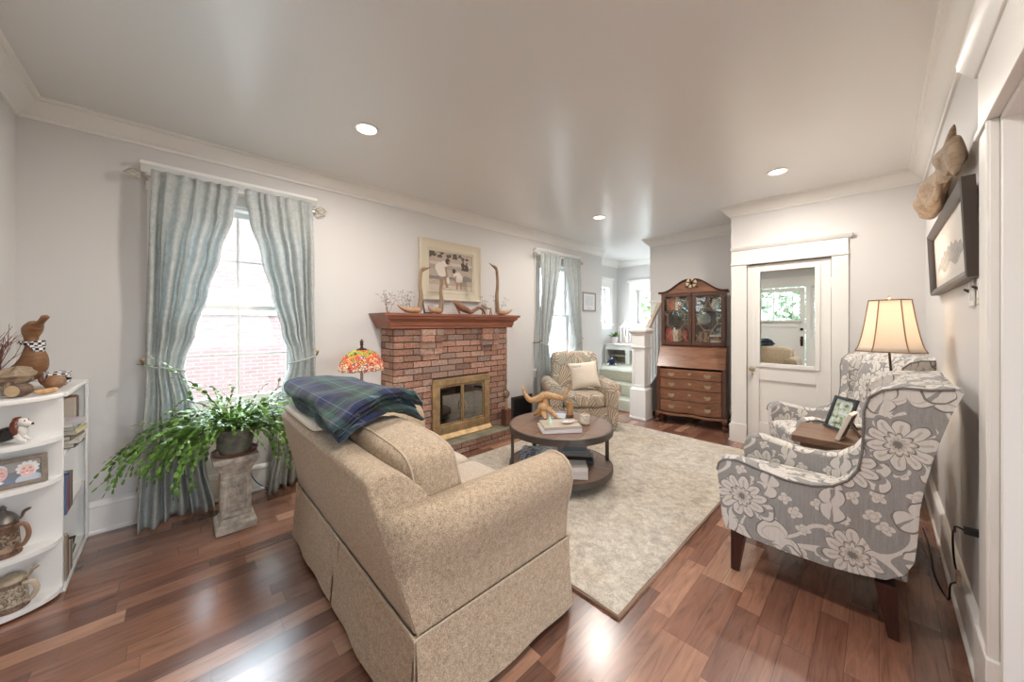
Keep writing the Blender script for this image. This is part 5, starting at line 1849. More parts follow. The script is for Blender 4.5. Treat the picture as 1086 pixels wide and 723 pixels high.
for k, h in enumerate((0.165, 0.152, 0.140, 0.128)):
    fr = [(-HW+0.048+(2*HW-0.096)*j/n, ox(j/n)+0.000) for j in range(n+1)]
    m = MB(); m.prism(fr+[(HW-0.048, 0.045), (-HW+0.048, 0.045)], 'z', zb+0.004, zb+h-0.004)
    dr = m.build('drawer', MH, sd, bevel=0.004, ang=30)
    for sx in (-0.215, 0.215):
        t_ = (sx+HW)/(2*HW); yf = ox(t_)-0.003
        m = MB(); zc = zb+h/2
        m.prism([(sx-0.045, zc), (sx-0.03, zc+0.02), (sx, zc+0.012), (sx+0.03, zc+0.02), (sx+0.045, zc), (sx+0.02, zc-0.014), (sx, zc-0.026), (sx-0.02, zc-0.014)], 'y', yf-0.003, yf)
        m.tube(spline([(sx-0.032, yf-0.006, zc+0.004), (sx-0.03, yf-0.016, zc-0.016), (sx, yf-0.018, zc-0.024), (sx+0.03, yf-0.016, zc-0.016), (sx+0.032, yf-0.006, zc+0.004)], 4), 0.0038, 6)
        m.build('handle', MT['antbrass'], dr)
    m = MB(); zc = zb+h/2+0.01; yf = ox(0.5)-0.003
    m.prism([(-0.026, zc), (0, zc+0.018), (0.026, zc), (0, zc-0.022)], 'y', yf-0.002, yf+0.001); m.build('escutcheon', MT['antbrass'], dr)
    zb += h
# slant fall front
mb = MB()
mb.prism([(-0.006, 0.779), (0.010, 0.768), (0.214, 1.052), (0.198, 1.063)], 'x', -HW+0.003, HW-0.003)
fl = mb.build('slant_lid', MH, sd, bevel=0.003)
mb = MB(); mb.prism([(0.183, 1.030), (0.1795, 1.0325), (0.166, 1.012), (0.1695, 1.0095)], 'x', -0.028, 0.028); mb.build('escutcheon', MT['brass'], fl)
# feet: cabriole with ball
for sx in (-1, 1):
    for y_, fwd in ((0.02, -1), (0.42, 1)):
        m = MB()
        x = sx*(HW-0.03)
        m.tube(spline([(x, y_+0.01, 0.130), (x+sx*0.018, y_+fwd*0.018, 0.095), (x+sx*0.004, y_+fwd*0.004, 0.055), (x+sx*0.020, y_+fwd*0.020, 0.026)], 5), [0.042, 0.043, 0.042, 0.040, 0.037, 0.033, 0.029, 0.025, 0.022, 0.020, 0.019, 0.019, 0.020, 0.022, 0.023, 0.022], 10)
        m.ball((x+sx*0.022, y_+fwd*0.022, 0.026), 0.027, 0.027, 0.025, 12, 8)
        for q in range(3):
            a = math.atan2(fwd, sx)+(q-1)*0.8
            m.tube([(x+sx*0.015+0.01*math.cos(a), y_+fwd*0.015+0.01*math.sin(a), 0.055), (x+sx*0.022+0.026*math.cos(a), y_+fwd*0.022+0.026*math.sin(a), 0.035), (x+sx*0.022+0.030*math.cos(a), y_+fwd*0.022+0.030*math.sin(a), 0.006)], 0.007, 6)
        m.build('foot', MD, sd)
# upper bookcase
UW = 0.395
mb = MB(); Z0, Z1 = 1.062, 1.80; YA, YB = 0.19, 0.45
mb.box(-UW, -UW+0.02, YA, YB, Z0, Z1); mb.box(UW-0.02, UW, YA, YB, Z0, Z1); mb.box(-UW+0.02, UW-0.02, YB-0.015, YB, Z0, Z1)
mb.box(-UW+0.02, UW-0.02, YA, YB-0.015, Z0, Z0+0.02); mb.box(-UW+0.02, UW-0.02, YA, YB-0.015, Z1-0.02, Z1)
mb.build('upper_case', MD, sd, bevel=0.002)
SHV = (1.335, 1.545)
for z in SHV:
    mb = MB(); mb.box(-UW+0.021, UW-0.021, YA+0.04, YB-0.016, z, z+0.014); mb.build('shelf', MD, sd)
for sg in (-1, 1):
    x0, x1 = sorted((sg*0.003, sg*(UW-0.002)))
    m = MB(); f = 0.042; ya, yb = YA-0.024, YA-0.002
    for a, b, c, d_ in ((x0, x1, Z1-0.055, Z1-0.006), (x0, x1, Z0+0.006, Z0+0.055), (x0, x0+f, Z0+0.055, Z1-0.055), (x1-f, x1, Z0+0.055, Z1-0.055)):
        m.box(a, b, ya, yb, c, d_)
    dr = m.build('door', MD, sd, bevel=0.004)
    a, b, c, d_ = x0+f, x1-f, Z0+0.055, Z1-0.055
    m = MB(); m.box(a, b, YA-0.012, YA-0.009, c, d_); m.build('pane', MT['glass'], dr)
    # astragal lattice: central octagon tied to the corners
    m = MB(); cx, cz = (a+b)/2, (c+d_)/2; rx, rz = (b-a)*0.36, (d_-c)*0.24
    oc = [(cx+rx*math.cos(PI/8+k*PI/4)/math.cos(PI/8), cz+rz*math.sin(PI/8+k*PI/4)/math.cos(PI/8)) for k in range(8)]
    yb_ = YA-0.016
    def bar(p, q): m.tube([(p[0], yb_, p[1]), (q[0], yb_, q[1])], 0.0042, 6)
    for k in range(8): bar(oc[k], oc[(k+1) % 8])
    for p in (oc[0], oc[7]): bar(p, (b, p[1]))
    for p in (oc[3], oc[4]): bar(p, (a, p[1]))
    bar(oc[1], (b, d_)); bar(oc[2], (a, d_)); bar(oc[5], (a, c)); bar(oc[6], (b, c))
    bar(oc[1], (cx, d_-0.05)); bar(oc[2], (cx, d_-0.05)); bar(oc[5], (cx, c+0.05)); bar(oc[6], (cx, c+0.05)); bar((cx, d_-0.05), (cx, d_)); bar((cx, c+0.05), (cx, c))
    bar((a, c+0.10), (cx-0.02, c+0.0)); bar((b, c+0.10), (cx+0.02, c+0.0)); bar((a, d_-0.10), (cx-0.02, d_)); bar((b, d_-0.10), (cx+0.02, d_))
    m.build('lattice', plain('lattice_tan', (0.36, 0.22, 0.13), 0.4), dr)
m = MB(); m.ball((-0.008, YA-0.028, 1.42), 0.006, nu=8, nv=6); m.build('keyhole', MT['antbrass'], sd)
# pediment with swan neck
def ped(x):
    u = abs(x)/(UW+0.03)
    return 1.818+0.165*(0.5+0.5*math.cos(PI*min(1, max(0, (u-0.10)/0.80))))
mb = MB(); n = 40
pts = [(-UW-0.0+2*UW*k/n, ped(-UW+2*UW*k/n)-0.012) for k in range(n+1)]
mb.prism([(-UW, 1.80), (UW, 1.80)]+pts[::-1], 'y', YA-0.015, YA+0.012)
pd = mb.build('pediment', MH, sd, ang=30)
mb = MB()
for k in range(n):
    xa = -UW-0.035+2*(UW+0.035)*k/n; xb = -UW-0.035+2*(UW+0.035)*(k+1)/n
    za, zb_ = ped(xa), ped(xb)
    mb._add([(xa, YA-0.05, za), (xb, YA-0.05, zb_), (xb, YA+0.014, zb_), (xa, YA+0.014, za), (xa, YA-0.028, za-0.026), (xb, YA-0.028, zb_-0.026), (xb, YA+0.014, zb_-0.026), (xa, YA+0.014, za-0.026)],
            [(0, 1, 2, 3), (7, 6, 5, 4), (0, 4, 5, 1), (2, 6, 7, 3)]+([(0, 3, 7, 4)] if k == 0 else [])+([(1, 5, 6, 2)] if k == n-1 else []))
for sx in (-1, 1): mb.box(*sorted((sx*(UW+0.001), sx*(UW+0.033))), YA+0.014, YB, 1.794, 1.818)
mb.build('crown_moulding', MD, pd, ang=30)
m = MB()
for k in range(6):
    a = 2*PI*k/6+0.3
    m.grid(lambda u, v: (0.024*math.cos(a)+0.042*v*math.cos(a+(u-0.5)*1.2), YA-0.060-0.012*math.sin(PI*v), 1.925+0.024*math.sin(a)+0.042*v*math.sin(a+(u-0.5)*1.2)), 5, 5)
    m.grid(lambda u, v: (0.024*math.cos(a)+0.042*v*math.cos(a-(u-0.5)*1.2), YA-0.052-0.006*math.sin(PI*v), 1.925+0.024*math.sin(a)+0.042*v*math.sin(a-(u-0.5)*1.2)), 5, 5)
rs = m.build('rosette', simple('cream_petals', (0.62, 0.53, 0.36), 0.6), pd)
m = MB(); m.ball((0, YA-0.058, 1.925), 0.018, 0.012, 0.018, 10, 8); m.tube([(0, YA-0.015, 1.925), (0, YA-0.06, 1.925)], 0.008, 8)
m.build('rosette_centre', MT['black'], rs)
m = MB()
for sx in (-1, 1):
    m.tube(spline([(sx*0.01, YA-0.022, 1.88), (sx*0.05, YA-0.024, 1.885), (sx*0.075, YA-0.022, 1.87), (sx*0.05, YA-0.022, 1.86)], 4), [0.004, 0.006, 0.008, 0.009, 0.010, 0.010, 0.009, 0.008, 0.006, 0.005, 0.004, 0.003, 0.002], 7)
m.build('carving', MD, pd)

# books standing in the secretary (world placement through the desk's own frame)
DM = Matrix.Translation((-1.745, 4.94, 0)) @ Matrix.Rotation(R(10.5), 4, 'Z')
def standing_book(label, M, x, yb, z, th, hgt, dep, col, group, lean=0):
    t = thing('book', label, 'book', (0, 0, 0), 0, group)
    t.matrix_world = M @ Matrix.Translation((x, yb, z)) @ Matrix.Rotation(R(lean), 4, 'Y')
    cm = plain('cover_%02d%02d%02d' % tuple(int(99*c) for c in col), col, 0.5)
    m = MB(); c = 0.0025
    m.box(0, c, 0, dep, 0, hgt); m.box(th-c, th, 0, dep, 0, hgt); m.box(c, th-c, 0, c, 0, hgt)
    m.build('cover', cm, t)
    m = MB(); m.box(c, th-c, c, dep-0.004, 0.003, hgt-0.004); m.build('pages', MT['paper'], t)
    return t
CN = [((0.42, 0.04, 0.03), 'red'), ((0.62, 0.56, 0.46), 'cream'), ((0.10, 0.05, 0.03), 'dark brown'), ((0.30, 0.16, 0.07), 'tan'), ((0.05, 0.07, 0.14), 'navy'), ((0.50, 0.08, 0.05), 'scarlet'), ((0.08, 0.14, 0.09), 'green')]
rnd = random.Random(3)
lowsh = Z0+0.022
seq = [0, 0, 5, 1, 1, 3, 2, 0]
x = -UW+0.05
lab_l = ['first', 'second', 'third', 'fourth', 'fifth', 'sixth', 'seventh', 'eighth']
for k, ci in enumerate(seq):
    th = rnd.uniform(0.026, 0.04)
    standing_book('%s book, %s from the left on the lowest shelf of the secretary' % (CN[ci][1], lab_l[k]), DM, x, YA+0.055, lowsh, th, rnd.uniform(0.19, 0.235), 0.15, CN[ci][0], 'books standing in the secretary')
    x += th+0.0015
x = 0.05
for k, ci in enumerate([2, 3, 2, 3, 2]):
    th = rnd.uniform(0.022, 0.034)
    standing_book('%s old book, %s from the centre stile on the lowest shelf of the secretary' % (CN[ci][1], lab_l[k]), DM, x, YA+0.055, lowsh, th, rnd.uniform(0.13, 0.18), 0.13, CN[ci][0], 'books standing in the secretary')
    x += th+0.0015
for k in range(5):
    ci = [3, 1, 3, 2, 1][k]
    t = book('%s book, %s up in the flat pile low in the secretary' % (CN[ci][1], lab_l[k]), (0, 0, 0), 0, 0.15, 0.13, 0.026, CN[ci][0], group='flat books in the secretary')
    t.matrix_world = DM @ Matrix.Translation((0.285+0.004*(k % 2), YA+0.13, lowsh+k*0.0265))
x = -UW+0.06
for k, ci in enumerate([3, 0, 5, 3, 1, 0]):
    th = rnd.uniform(0.02, 0.03)
    standing_book('%s book, %s from the left on the top shelf of the secretary' % (CN[ci][1], lab_l[k]), DM, x, YA+0.06, 1.560, th, rnd.uniform(0.15, 0.19), 0.13, CN[ci][0], 'books standing in the secretary')
    x += th+0.0015
pj = thing('china_jug', 'white china jug with blue decoration on the top shelf of the secretary', 'jug')
pj.matrix_world = DM @ Matrix.Translation((0.27, YA+0.12, 1.560))
m = MB(); m.lathe([(0.035, 0), (0.05, 0.03), (0.055, 0.07), (0.04, 0.11), (0.036, 0.13), (0.042, 0.14), (0.034, 0.138), (0, 0.05)], 20); m.build('jug_body', MT['ceramicw'], pj)
m = MB(); m.tube(spline([(0.04, 0, 0.12), (0.085, 0, 0.11), (0.08, 0, 0.06), (0.052, 0, 0.045)], 4), 0.006, 8); m.build('handle', MT['ceramicw'], pj)
gb = thing('pewter_plate', 'dark round plate standing on the middle shelf of the secretary', 'plate')
gb.matrix_world = DM @ Matrix.Translation((0.13, YA+0.17, 1.350)) @ Matrix.Translation((0, 0, 0.085)) @ Matrix.Rotation(R(80), 4, 'X')
m = MB(); m.lathe([(0.0, 0), (0.055, 0.0), (0.083, 0.010), (0.083, 0.013), (0.054, 0.004), (0, 0.004)], 32); m.build('plate_body', MT['pewter'], gb)

# ================================================================ STAIR BANISTER
sb = thing('stair_banister', 'white newel post with sloping handrail and balusters at the carpeted steps', 'banister', (-2.385, 4.875, 0))
W = MT['white']
mb = MB()
mb.box(-0.118, 0.118, -0.118, 0.118, 0.0, 0.425)
mb.box(-0.128, 0.128, -0.128, 0.128, 0.0, 0.03)
mb.frustum((0, 0), 0.118, 0.118, 0.095, 0.095, 0.425, 0.45)
h = 0.095
mb.box(-h+0.012, h-0.012, -h+0.012, h-0.012, 0.489, 0.986)
for sx in (-1, 1):
    for sy in (-1, 1):
        mb.box(*sorted((sx*h, sx*(h-0.032))), *sorted((sy*h, sy*(h-0.032))), 0.49, 0.985)
for z0, z1 in ((0.45, 0.49), (0.985, 1.02)):
    mb.box(-h, h, -h, h, z0, z1)
mb.box(-0.108, 0.108, -0.108, 0.108, 1.02, 1.045)
mb.box(-h, h, -h, h, 1.045, 1.22)
mb.box(-0.105, 0.105, -0.105, 0.105, 1.205, 1.225)
mb.frustum((0, 0), 0.105, 0.105, 0.135, 0.135, 1.225, 1.255)
mb.box(-0.135, 0.135, -0.135, 0.135, 1.255, 1.285)
mb.frustum((0, 0), 0.12, 0.12, 0.07, 0.07, 1.285, 1.315)
mb.build('newel_post', W, sb, bevel=0.004)
# local y runs up the stairs; rail from the newel to a half newel on the wall end
y0, y1 = 0.10, 0.615
za, zb2 = 1.20, 1.68
sl = (zb2-za)/(y1-y0)
mb = MB()
for hw_, hz in ((0.032, 0.03), (0.02, 0.05)):
    mb.prism([(y0, za-hz), (y1, zb2-hz), (y1, zb2+(0.03 if hw_ > 0.025 else 0)), (y0, za+(0.03 if hw_ > 0.025 else 0))], 'x', -hw_, hw_)
mb.build('handrail', simple('tan_rail_paint', (0.60, 0.50, 0.40), 0.4), sb, bevel=0.008)
mb = MB(); mb.prism([(y0, 0.36), (y1, 0.36+sl*0.55*(y1-y0)), (y1, 0.03), (y0, 0.03)], 'x', -0.02, 0.02)
mb.prism([(y0, 0.36), (y1, 0.36+sl*0.55*(y1-y0)), (y1, 0.40+sl*0.55*(y1-y0)), (y0, 0.40)], 'x', -0.034, 0.034)
mb.build('stringer', W, sb, bevel=0.003)
for k in range(5):
    y = y0+0.06+k*0.10
    m = MB(); m.box(-0.010, 0.010, y-0.010, y+0.010, 0.40+sl*0.55*(y-y0)-0.004, za+sl*(y-y0)-0.045); m.build('baluster', W, sb)
mb = MB(); mb.box(-0.155, -0.03, 0.63, 0.642, 0.40, 1.70); mb.box(-0.16, 0.05, 0.60, 0.643, 1.70, 1.73); mb.box(-0.15, 0.04, 0.615, 0.643, 1.66, 1.70)
mb.build('half_newel', W, sb, bevel=0.003)

# ================================================================ LANDING: window seat and what stands there
ws = thing('window_seat', 'white built-in bench with open cubby under the landing windows', 'bench', (-3.33, 6.86, 0.541))
mb = MB(); mb.box(-0.71, 0.90, -0.27, 0.245, 0.375, 0.405); mb.build('bench_top', W, ws, bevel=0.006)
mb = MB(); mb.box(-0.70, 0.88, -0.25, -0.225, 0.285, 0.374); mb.build('front_rail', W, ws, bevel=0.003)
for x in (-0.705, -0.245, 0.79):
    mb = MB(); mb.box(x, x+0.09 if x > -0.7 else x+0.02, -0.25, -0.16, 0.001, 0.284); mb.build('post', W, ws, bevel=0.003)
mb = MB(); mb.box(-0.70, 0.88, 0.20, 0.215, 0.001, 0.374); mb.build('back_panel', plain('bench_back', (0.60, 0.55, 0.44)), ws)
mb = MB(); mb.box(-0.68, 0.78, -0.12, 0.195, 0.14, 0.155); mb.build('cubby_shelf', plain('bench_back', (0.60, 0.55, 0.44)), ws)
ty = thing('plush_bear', 'small navy and white plush toy sitting on the landing by the cubby', 'toy', (-3.71, 6.33, 0.541), R(-60))
mb = MB(); mb.ball((0, 0, 0.055), 0.05, 0.045, 0.058, 14, 10)
for sg in (-1, 1):
    mb.tube(spline([(0.02, sg*0.03, 0.03), (0.08, sg*0.05, 0.028), (0.14, sg*0.07, 0.026)], 4), [0.026, 0.026, 0.025, 0.024, 0.024, 0.025, 0.027, 0.026, 0.018], 8)
    mb.tube(spline([(0.0, sg*0.04, 0.085), (0.04, sg*0.075, 0.06), (0.075, sg*0.08, 0.04)], 4), [0.02, 0.02, 0.019, 0.018, 0.018, 0.018, 0.018, 0.018, 0.013], 8)
bd = mb.build('body', plain('navy_plush', (0.05, 0.06, 0.12), 1.0), ty)
mb = MB(); mb.ball((0.01, 0, 0.145), 0.042, 0.042, 0.04, 12, 8); mb.ball((0.0, 0.03, 0.182), 0.014, nu=8, nv=6); mb.ball((0.0, -0.03, 0.182), 0.014, nu=8, nv=6); mb.build('head', plain('navy_plush', (0.05, 0.06, 0.12), 1.0), ty)
mb = MB(); mb.ball((0.043, 0, 0.135), 0.018, nu=8, nv=6); 
for sg in (-1, 1): mb.ball((0.145, sg*0.072, 0.028), 0.022, nu=8, nv=6)
mb.build('white_patches', plain('white_plush', (0.75, 0.75, 0.78), 1.0), ty)
fpt = thing('potted_herb', 'small green plant in a pale pot on the landing bench', 'plant', (-3.90, 6.74, 0.9475))
mb = MB(); mb.lathe([(0.06, 0), (0.065, 0.01), (0.078, 0.12), (0.082, 0.125), (0.082, 0.14), (0.07, 0.14), (0.068, 0.12), (0, 0.12)], 20); mb.build('pot', plain('blush_pot', (0.70, 0.62, 0.60), 0.6), fpt)
mb = MB(); rnd = random.Random(5)
for k in range(34):
    a = rnd.uniform(0, 2*PI); ln = rnd.uniform(0.07, 0.16); e = rnd.uniform(0.3, 1.2)
    q = Vector((math.cos(a)*math.cos(e), math.sin(a)*math.cos(e), math.sin(e)))*ln
    mb.tube(spline([(0, 0, 0.12), (q.x*0.5, q.y*0.5, 0.12+q.z*0.7), (q.x, q.y, 0.12+q.z)], 3), [0.003, 0.004, 0.008, 0.014, 0.016, 0.011, 0.002], 6, flat=0.3)
mb.build('foliage', MT['leaf'], fpt)
ln = thing('wire_lantern', 'white lantern with pointed top on the landing bench beside the newel post', 'lantern', (-3.66, 6.78, 0.9475))
LW = plain('lantern_white', (0.80, 0.72, 0.68), 0.5)
mb = MB(); mb.box(-0.085, 0.085, -0.085, 0.085, 0, 0.02); mb.lathe([(0.075, 0.02), (0.07, 0.03), (0, 0.03)], 16); mb.build('base', plain('lantern_wood', (0.52, 0.38, 0.30)), ln)
mb = MB()
for sx in (-1, 1):
    for sy in (-1, 1): mb.box(sx*0.068-0.008, sx*0.068+0.008, sy*0.068-0.008, sy*0.068+0.008, 0.03, 0.34)
mb.box(-0.08, 0.08, -0.08, 0.08, 0.34, 0.36); mb.frustum((0, 0), 0.08, 0.08, 0.03, 0.03, 0.36, 0.42); mb.frustum((0, 0), 0.03, 0.03, 0.018, 0.018, 0.42, 0.47)
mb.build('cage', LW, ln, bevel=0.002)
mb = MB(); mb.tube([(0, 0.0, 0.47)]+[(0.03*math.sin(2*PI*k/16), 0, 0.505-0.03*math.cos(2*PI*k/16)) for k in range(17)], 0.004, 6); mb.build('ring', LW, ln)
mb = MB(); mb.lathe([(0.03, 0.03), (0.03, 0.15), (0, 0.152)], 16); mb.build('candle', MT['cream'], ln)

# ================================================================ CORNER BOOKCASE WITH ROUNDED END SHELVES
BX0, BX1, BY0, BY1, BH = -3.515, -2.88, -0.665, -0.420, 1.018
bc = thing('bookcase', 'white low bookcase with curved display shelves at its end, in the corner', 'bookcase', (0, 0, 0))
SHZ = (0.035, 0.288, 0.602, 0.805)      # top surfaces of the shelves under the top board
mb = MB()
mb.box(BX0, BX0+0.022, BY0, BY1, 0.012, BH-0.024); mb.box(BX1-0.022, BX1, BY0, BY1, 0.012, BH-0.024)
mb.box(BX0+0.022, BX1-0.022, BY0, BY0+0.01, 0.012, BH-0.024)
mb.box(BX0, BX0+0.045, BY1, BY1+0.012, 0.012, BH-0.024)
mb.build('carcass', W, bc, bevel=0.002)
def bow(y):      # bulge of the curved shelves beyond the end panel
    t_ = min(1, max(0, (y-BY0)/(BY1-BY0)))
    return 0.150*math.sqrt(max(0, 1-t_**2.2))
def bow_outline(x0, ext=0.0):
    pts = [(x0, BY0)]
    for k in range(17):
        t_ = k/16
        y = lerp(BY0, BY1, t_**0.7)
        pts.append((BX1+bow(y)+ext*(1-t_), y))
    pts.append((x0, BY1))
    return pts
mb = MB(); mb.prism([(BX0-0.002, BY0), (BX0-0.002, BY1+0.014)]+[(BX1, BY1+0.014)]+bow_outline(BX1, 0.012)[1:-1][::-1], 'z', BH-0.024, BH)
mb.build('top_board', W, bc, bevel=0.006, seg=3)
for z in SHZ:
    mb = MB(); mb.prism(bow_outline(BX1+0.0005), 'z', z-0.022, z); mb.build('curved_shelf', W, bc, bevel=0.004, seg=3)
for z in (0.035, 0.375, 0.70):
    mb = MB(); mb.box(BX0+0.0225, BX1-0.0225, BY0+0.0105, BY1-0.004, z-0.02, z); mb.build('shelf', W, bc, bevel=0.002)
mb = MB(); mb.box(BX0, BX1, BY0, BY1+0.008, 0.0, 0.0115); mb.build('plinth', W, bc)

def shelf_book(label, x, z, th, h, dep, col, lean=0.0, g='books standing in the corner bookcase'):
    t = thing('book', label, 'book', (x, BY1+0.006, z), R(180), g)
    t.rotation_euler = (0, R(-lean), R(180))
    cm = plain('cover_%02d%02d%02d' % tuple(int(99*c) for c in col), col, 0.5)
    m = MB(); c = 0.0025
    m.box(0, c, 0, dep, 0, h); m.box(th-c, th, 0, dep, 0, h); m.box(c, th-c, 0, c, 0, h); m.build('cover', cm, t)
    m = MB(); m.box(c, th-c, c, dep-0.004, 0.003, h-0.004); m.build('pages', MT['paper'], t)
for k, (x, th, h, col, nm) in enumerate((
        (-2.915, 0.022, 0.20, (0.10, 0.16, 0.28), 'blue'), (-2.942, 0.025, 0.19, (0.45, 0.08, 0.05), 'red'), (-2.972, 0.028, 0.205, (0.04, 0.10, 0.20), 'dark blue'),
        (-3.005, 0.03, 0.20, (0.30, 0.20, 0.12), 'brown'), (-3.04, 0.03, 0.19, (0.06, 0.05, 0.05), 'black'))):
    shelf_book('%s book standing on the middle shelf of the corner bookcase' % nm, x, 0.376, th, h, 0.17, col)
for k, (x, th, h, col, nm) in enumerate((
        (-2.915, 0.03, 0.235, (0.35, 0.30, 0.22), 'tan'), (-2.95, 0.03, 0.21, (0.30, 0.09, 0.10), 'maroon'), (-2.985, 0.028, 0.17, (0.62, 0.58, 0.52), 'cream'),
        (-3.018, 0.026, 0.16, (0.10, 0.17, 0.10), 'green'), (-3.048, 0.022, 0.15, (0.52, 0.40, 0.25), 'ochre'))):
    shelf_book('%s book standing on the bottom shelf of the corner bookcase' % nm, x, 0.0365, th, h, 0.17, col)
book('thick black album lying flat on the bottom shelf of the corner bookcase', (-3.225, -0.535, 0.0365), R(2), 0.26, 0.20, 0.055, (0.015, 0.015, 0.016), group=None)
for k, (x, th, h, col, nm) in enumerate(((-3.13, 0.03, 0.25, (0.50, 0.42, 0.34), 'beige'), (-3.17, 0.034, 0.26, (0.20, 0.10, 0.06), 'brown'), (-3.21, 0.03, 0.25, (0.08, 0.07, 0.07), 'charcoal'))):
    shelf_book('%s tall book standing at the back of the top bookcase shelf' % nm, x, 0.701, th, h, 0.12, col)
for k, (col, nm) in enumerate((((0.13, 0.12, 0.13), 'grey'), ((0.55, 0.50, 0.44), 'cream'), ((0.16, 0.13, 0.10), 'dark brown'), ((0.55, 0.45, 0.25), 'straw'), ((0.25, 0.30, 0.26), 'sage'), ((0.45, 0.40, 0.42), 'mauve'))):
    book('%s paperback in the flat pile on the top shelf of the corner bookcase' % nm, (-3.03+0.012*(k % 3)-0.03*(5-k)*0.4, -0.485+0.012*(k % 2), 0.7015+k*0.0255), R(175+5*math.sin(k*2)), 0.17, 0.19, 0.0245, col, group='paperback pile in the corner bookcase')

# --- curved shelf ornaments
EX = BX1+0.068
dg = thing('dog_figurine', 'glazed brown, black and white spaniel figurine on the curved bookcase shelf', 'figurine', (EX-0.008, -0.575, 0.8065), R(75))
dg.scale = (0.80, 0.80, 0.80)
CW, CB, CR = MT['ceramicw'], MT['ceramicb'], MT['ceramicr']
m = MB(); m.tube(spline([(-0.070, 0, 0.030), (-0.045, 0, 0.042), (0.0, 0, 0.058), (0.03, 0, 0.075), (0.042, 0, 0.10)], 5), [0.018, 0.026, 0.031, 0.034, 0.036, 0.037, 0.038, 0.039, 0.040, 0.040, 0.040, 0.039, 0.038, 0.037, 0.036, 0.034, 0.032, 0.030, 0.028, 0.026, 0.023], 12)
m.tube(spline([(-0.08, 0, 0.02), (-0.105, 0.02, 0.012), (-0.10, 0.045, 0.010)], 4), [0.010, 0.009, 0.009, 0.008, 0.007, 0.007, 0.006, 0.005, 0.004], 8)
bd = m.build('body', CB, dg)
m = MB(); m.ball((0.052, 0, 0.122), 0.030, 0.026, 0.027, 14, 10); m.tube([(0.06, 0, 0.115), (0.088, 0, 0.106), (0.096, 0, 0.105)], [0.019, 0.015, 0.009], 10)
m.tube(spline([(0.045, 0, 0.095), (0.056, 0, 0.07), (0.055, 0, 0.04)], 4), [0.018, 0.022, 0.024, 0.025, 0.025, 0.024, 0.022, 0.018, 0.012], 10)
for sg in (-1, 1): m.tube(spline([(0.045, sg*0.018, 0.05), (0.06, sg*0.02, 0.025), (0.085, sg*0.022, 0.008)], 4), [0.014, 0.013, 0.012, 0.011, 0.011, 0.010, 0.010, 0.009, 0.007], 8)
m.build('white_chest', CW, dg)
for sg in (-1, 1):
    m = MB(); m.tube(spline([(0.047, sg*0.02, 0.142), (0.042, sg*0.034, 0.12), (0.044, sg*0.037, 0.085), (0.050, sg*0.034, 0.058)], 4), [0.010, 0.013, 0.015, 0.016, 0.017, 0.018, 0.018, 0.018, 0.018, 0.017, 0.015, 0.012, 0.006], 8, flat=0.5)
    m.build('ear', CR, dg)
    m = MB(); m.ball((-0.045, sg*0.028, 0.024), 0.03, 0.016, 0.022, 10, 6); m.build('haunch', CR, dg)
m = MB(); m.ball((0.043, 0, 0.138), 0.022, 0.02, 0.016, 10, 6); m.build('brown_cap', CR, dg)
m = MB(); m.ball((0.099, 0, 0.107), 0.0065, nu=8, nv=6)
for sg in (-1, 1): m.ball((0.075, sg*0.015, 0.130), 0.004, nu=8, nv=6)
m.build('nose', CB, dg)

# framed portrait of two smiling people
pf = thing('portrait_frame', 'grey wooden frame with photo of two smiling white-haired people on curved shelf', 'picture frame', (EX+0.022, -0.552, 0.6035), R(14))
Mf = Matrix.Rotation(R(-13), 4, 'Y')
w_, h_, f_ = 0.20, 0.135, 0.02
m = MB(); m.M = Mf
for a, b, c, d_ in ((-w_/2, w_/2, h_-f_, h_), (-w_/2, w_/2, 0, f_), (-w_/2, -w_/2+f_, f_, h_-f_), (w_/2-f_, w_/2, f_, h_-f_)): m.box(-0.008, 0.008, a, b, c, d_)
m.build('frame', wood('grey_barnwood', (0.15, 0.12, 0.095), (0.30, 0.25, 0.20), 0.7, (30, 30, 30)), pf, bevel=0.002)
SKIN = (plain('photo_skin_a', (0.62, 0.30, 0.24), 0.3), plain('photo_skin_b', (0.66, 0.40, 0.32), 0.3))
mats = [plain('photo_dark', (0.05, 0.045, 0.05), 0.3), SKIN[0], SKIN[1], plain('photo_white_hair', (0.62, 0.58, 0.55), 0.3), plain('photo_navy', (0.035, 0.055, 0.12), 0.3), plain('photo_grey_knit', (0.40, 0.40, 0.46), 0.3), plain('photo_lips', (0.42, 0.10, 0.10), 0.3), plain('photo_warm', (0.20, 0.15, 0.12), 0.3)]
m = MB(); m.M = Mf
def flat(cy, cz, ry, rz, mi, lift, n=20, clip=True):
    m.mi = mi
    pts = []
    for k in range(n):
        a = 2*PI*k/n
        y = min(max(cy+ry*math.cos(a), -w_/2+f_), w_/2-f_); z = min(max(cz+rz*math.sin(a), f_), h_-f_)
        pts.append((y, z))
    m.prism(pts, 'x', -0.001+lift-0.0003, -0.001+lift)
m.mi = 0; m.box(-0.004, -0.001, -w_/2+f_, w_/2-f_, f_, h_-f_)
mats += [plain('photo_cheek', (0.60, 0.20, 0.17), 0.3), plain('photo_shadow', (0.36, 0.17, 0.13), 0.3), plain('photo_teeth', (0.80, 0.76, 0.72), 0.3)]
flat(0.0, 0.10, 0.09, 0.03, 7, 0.0004)
flat(-0.042, 0.022, 0.050, 0.030, 4, 0.0006); flat(0.046, 0.024, 0.040, 0.030, 5, 0.0006)
flat(-0.040, 0.086, 0.026, 0.026, 3, 0.0008); flat(-0.038, 0.070, 0.025, 0.032, 1, 0.0011); flat(-0.046, 0.032, 0.022, 0.007, 3, 0.0010)
flat(0.042, 0.076, 0.029, 0.029, 3, 0.0008)
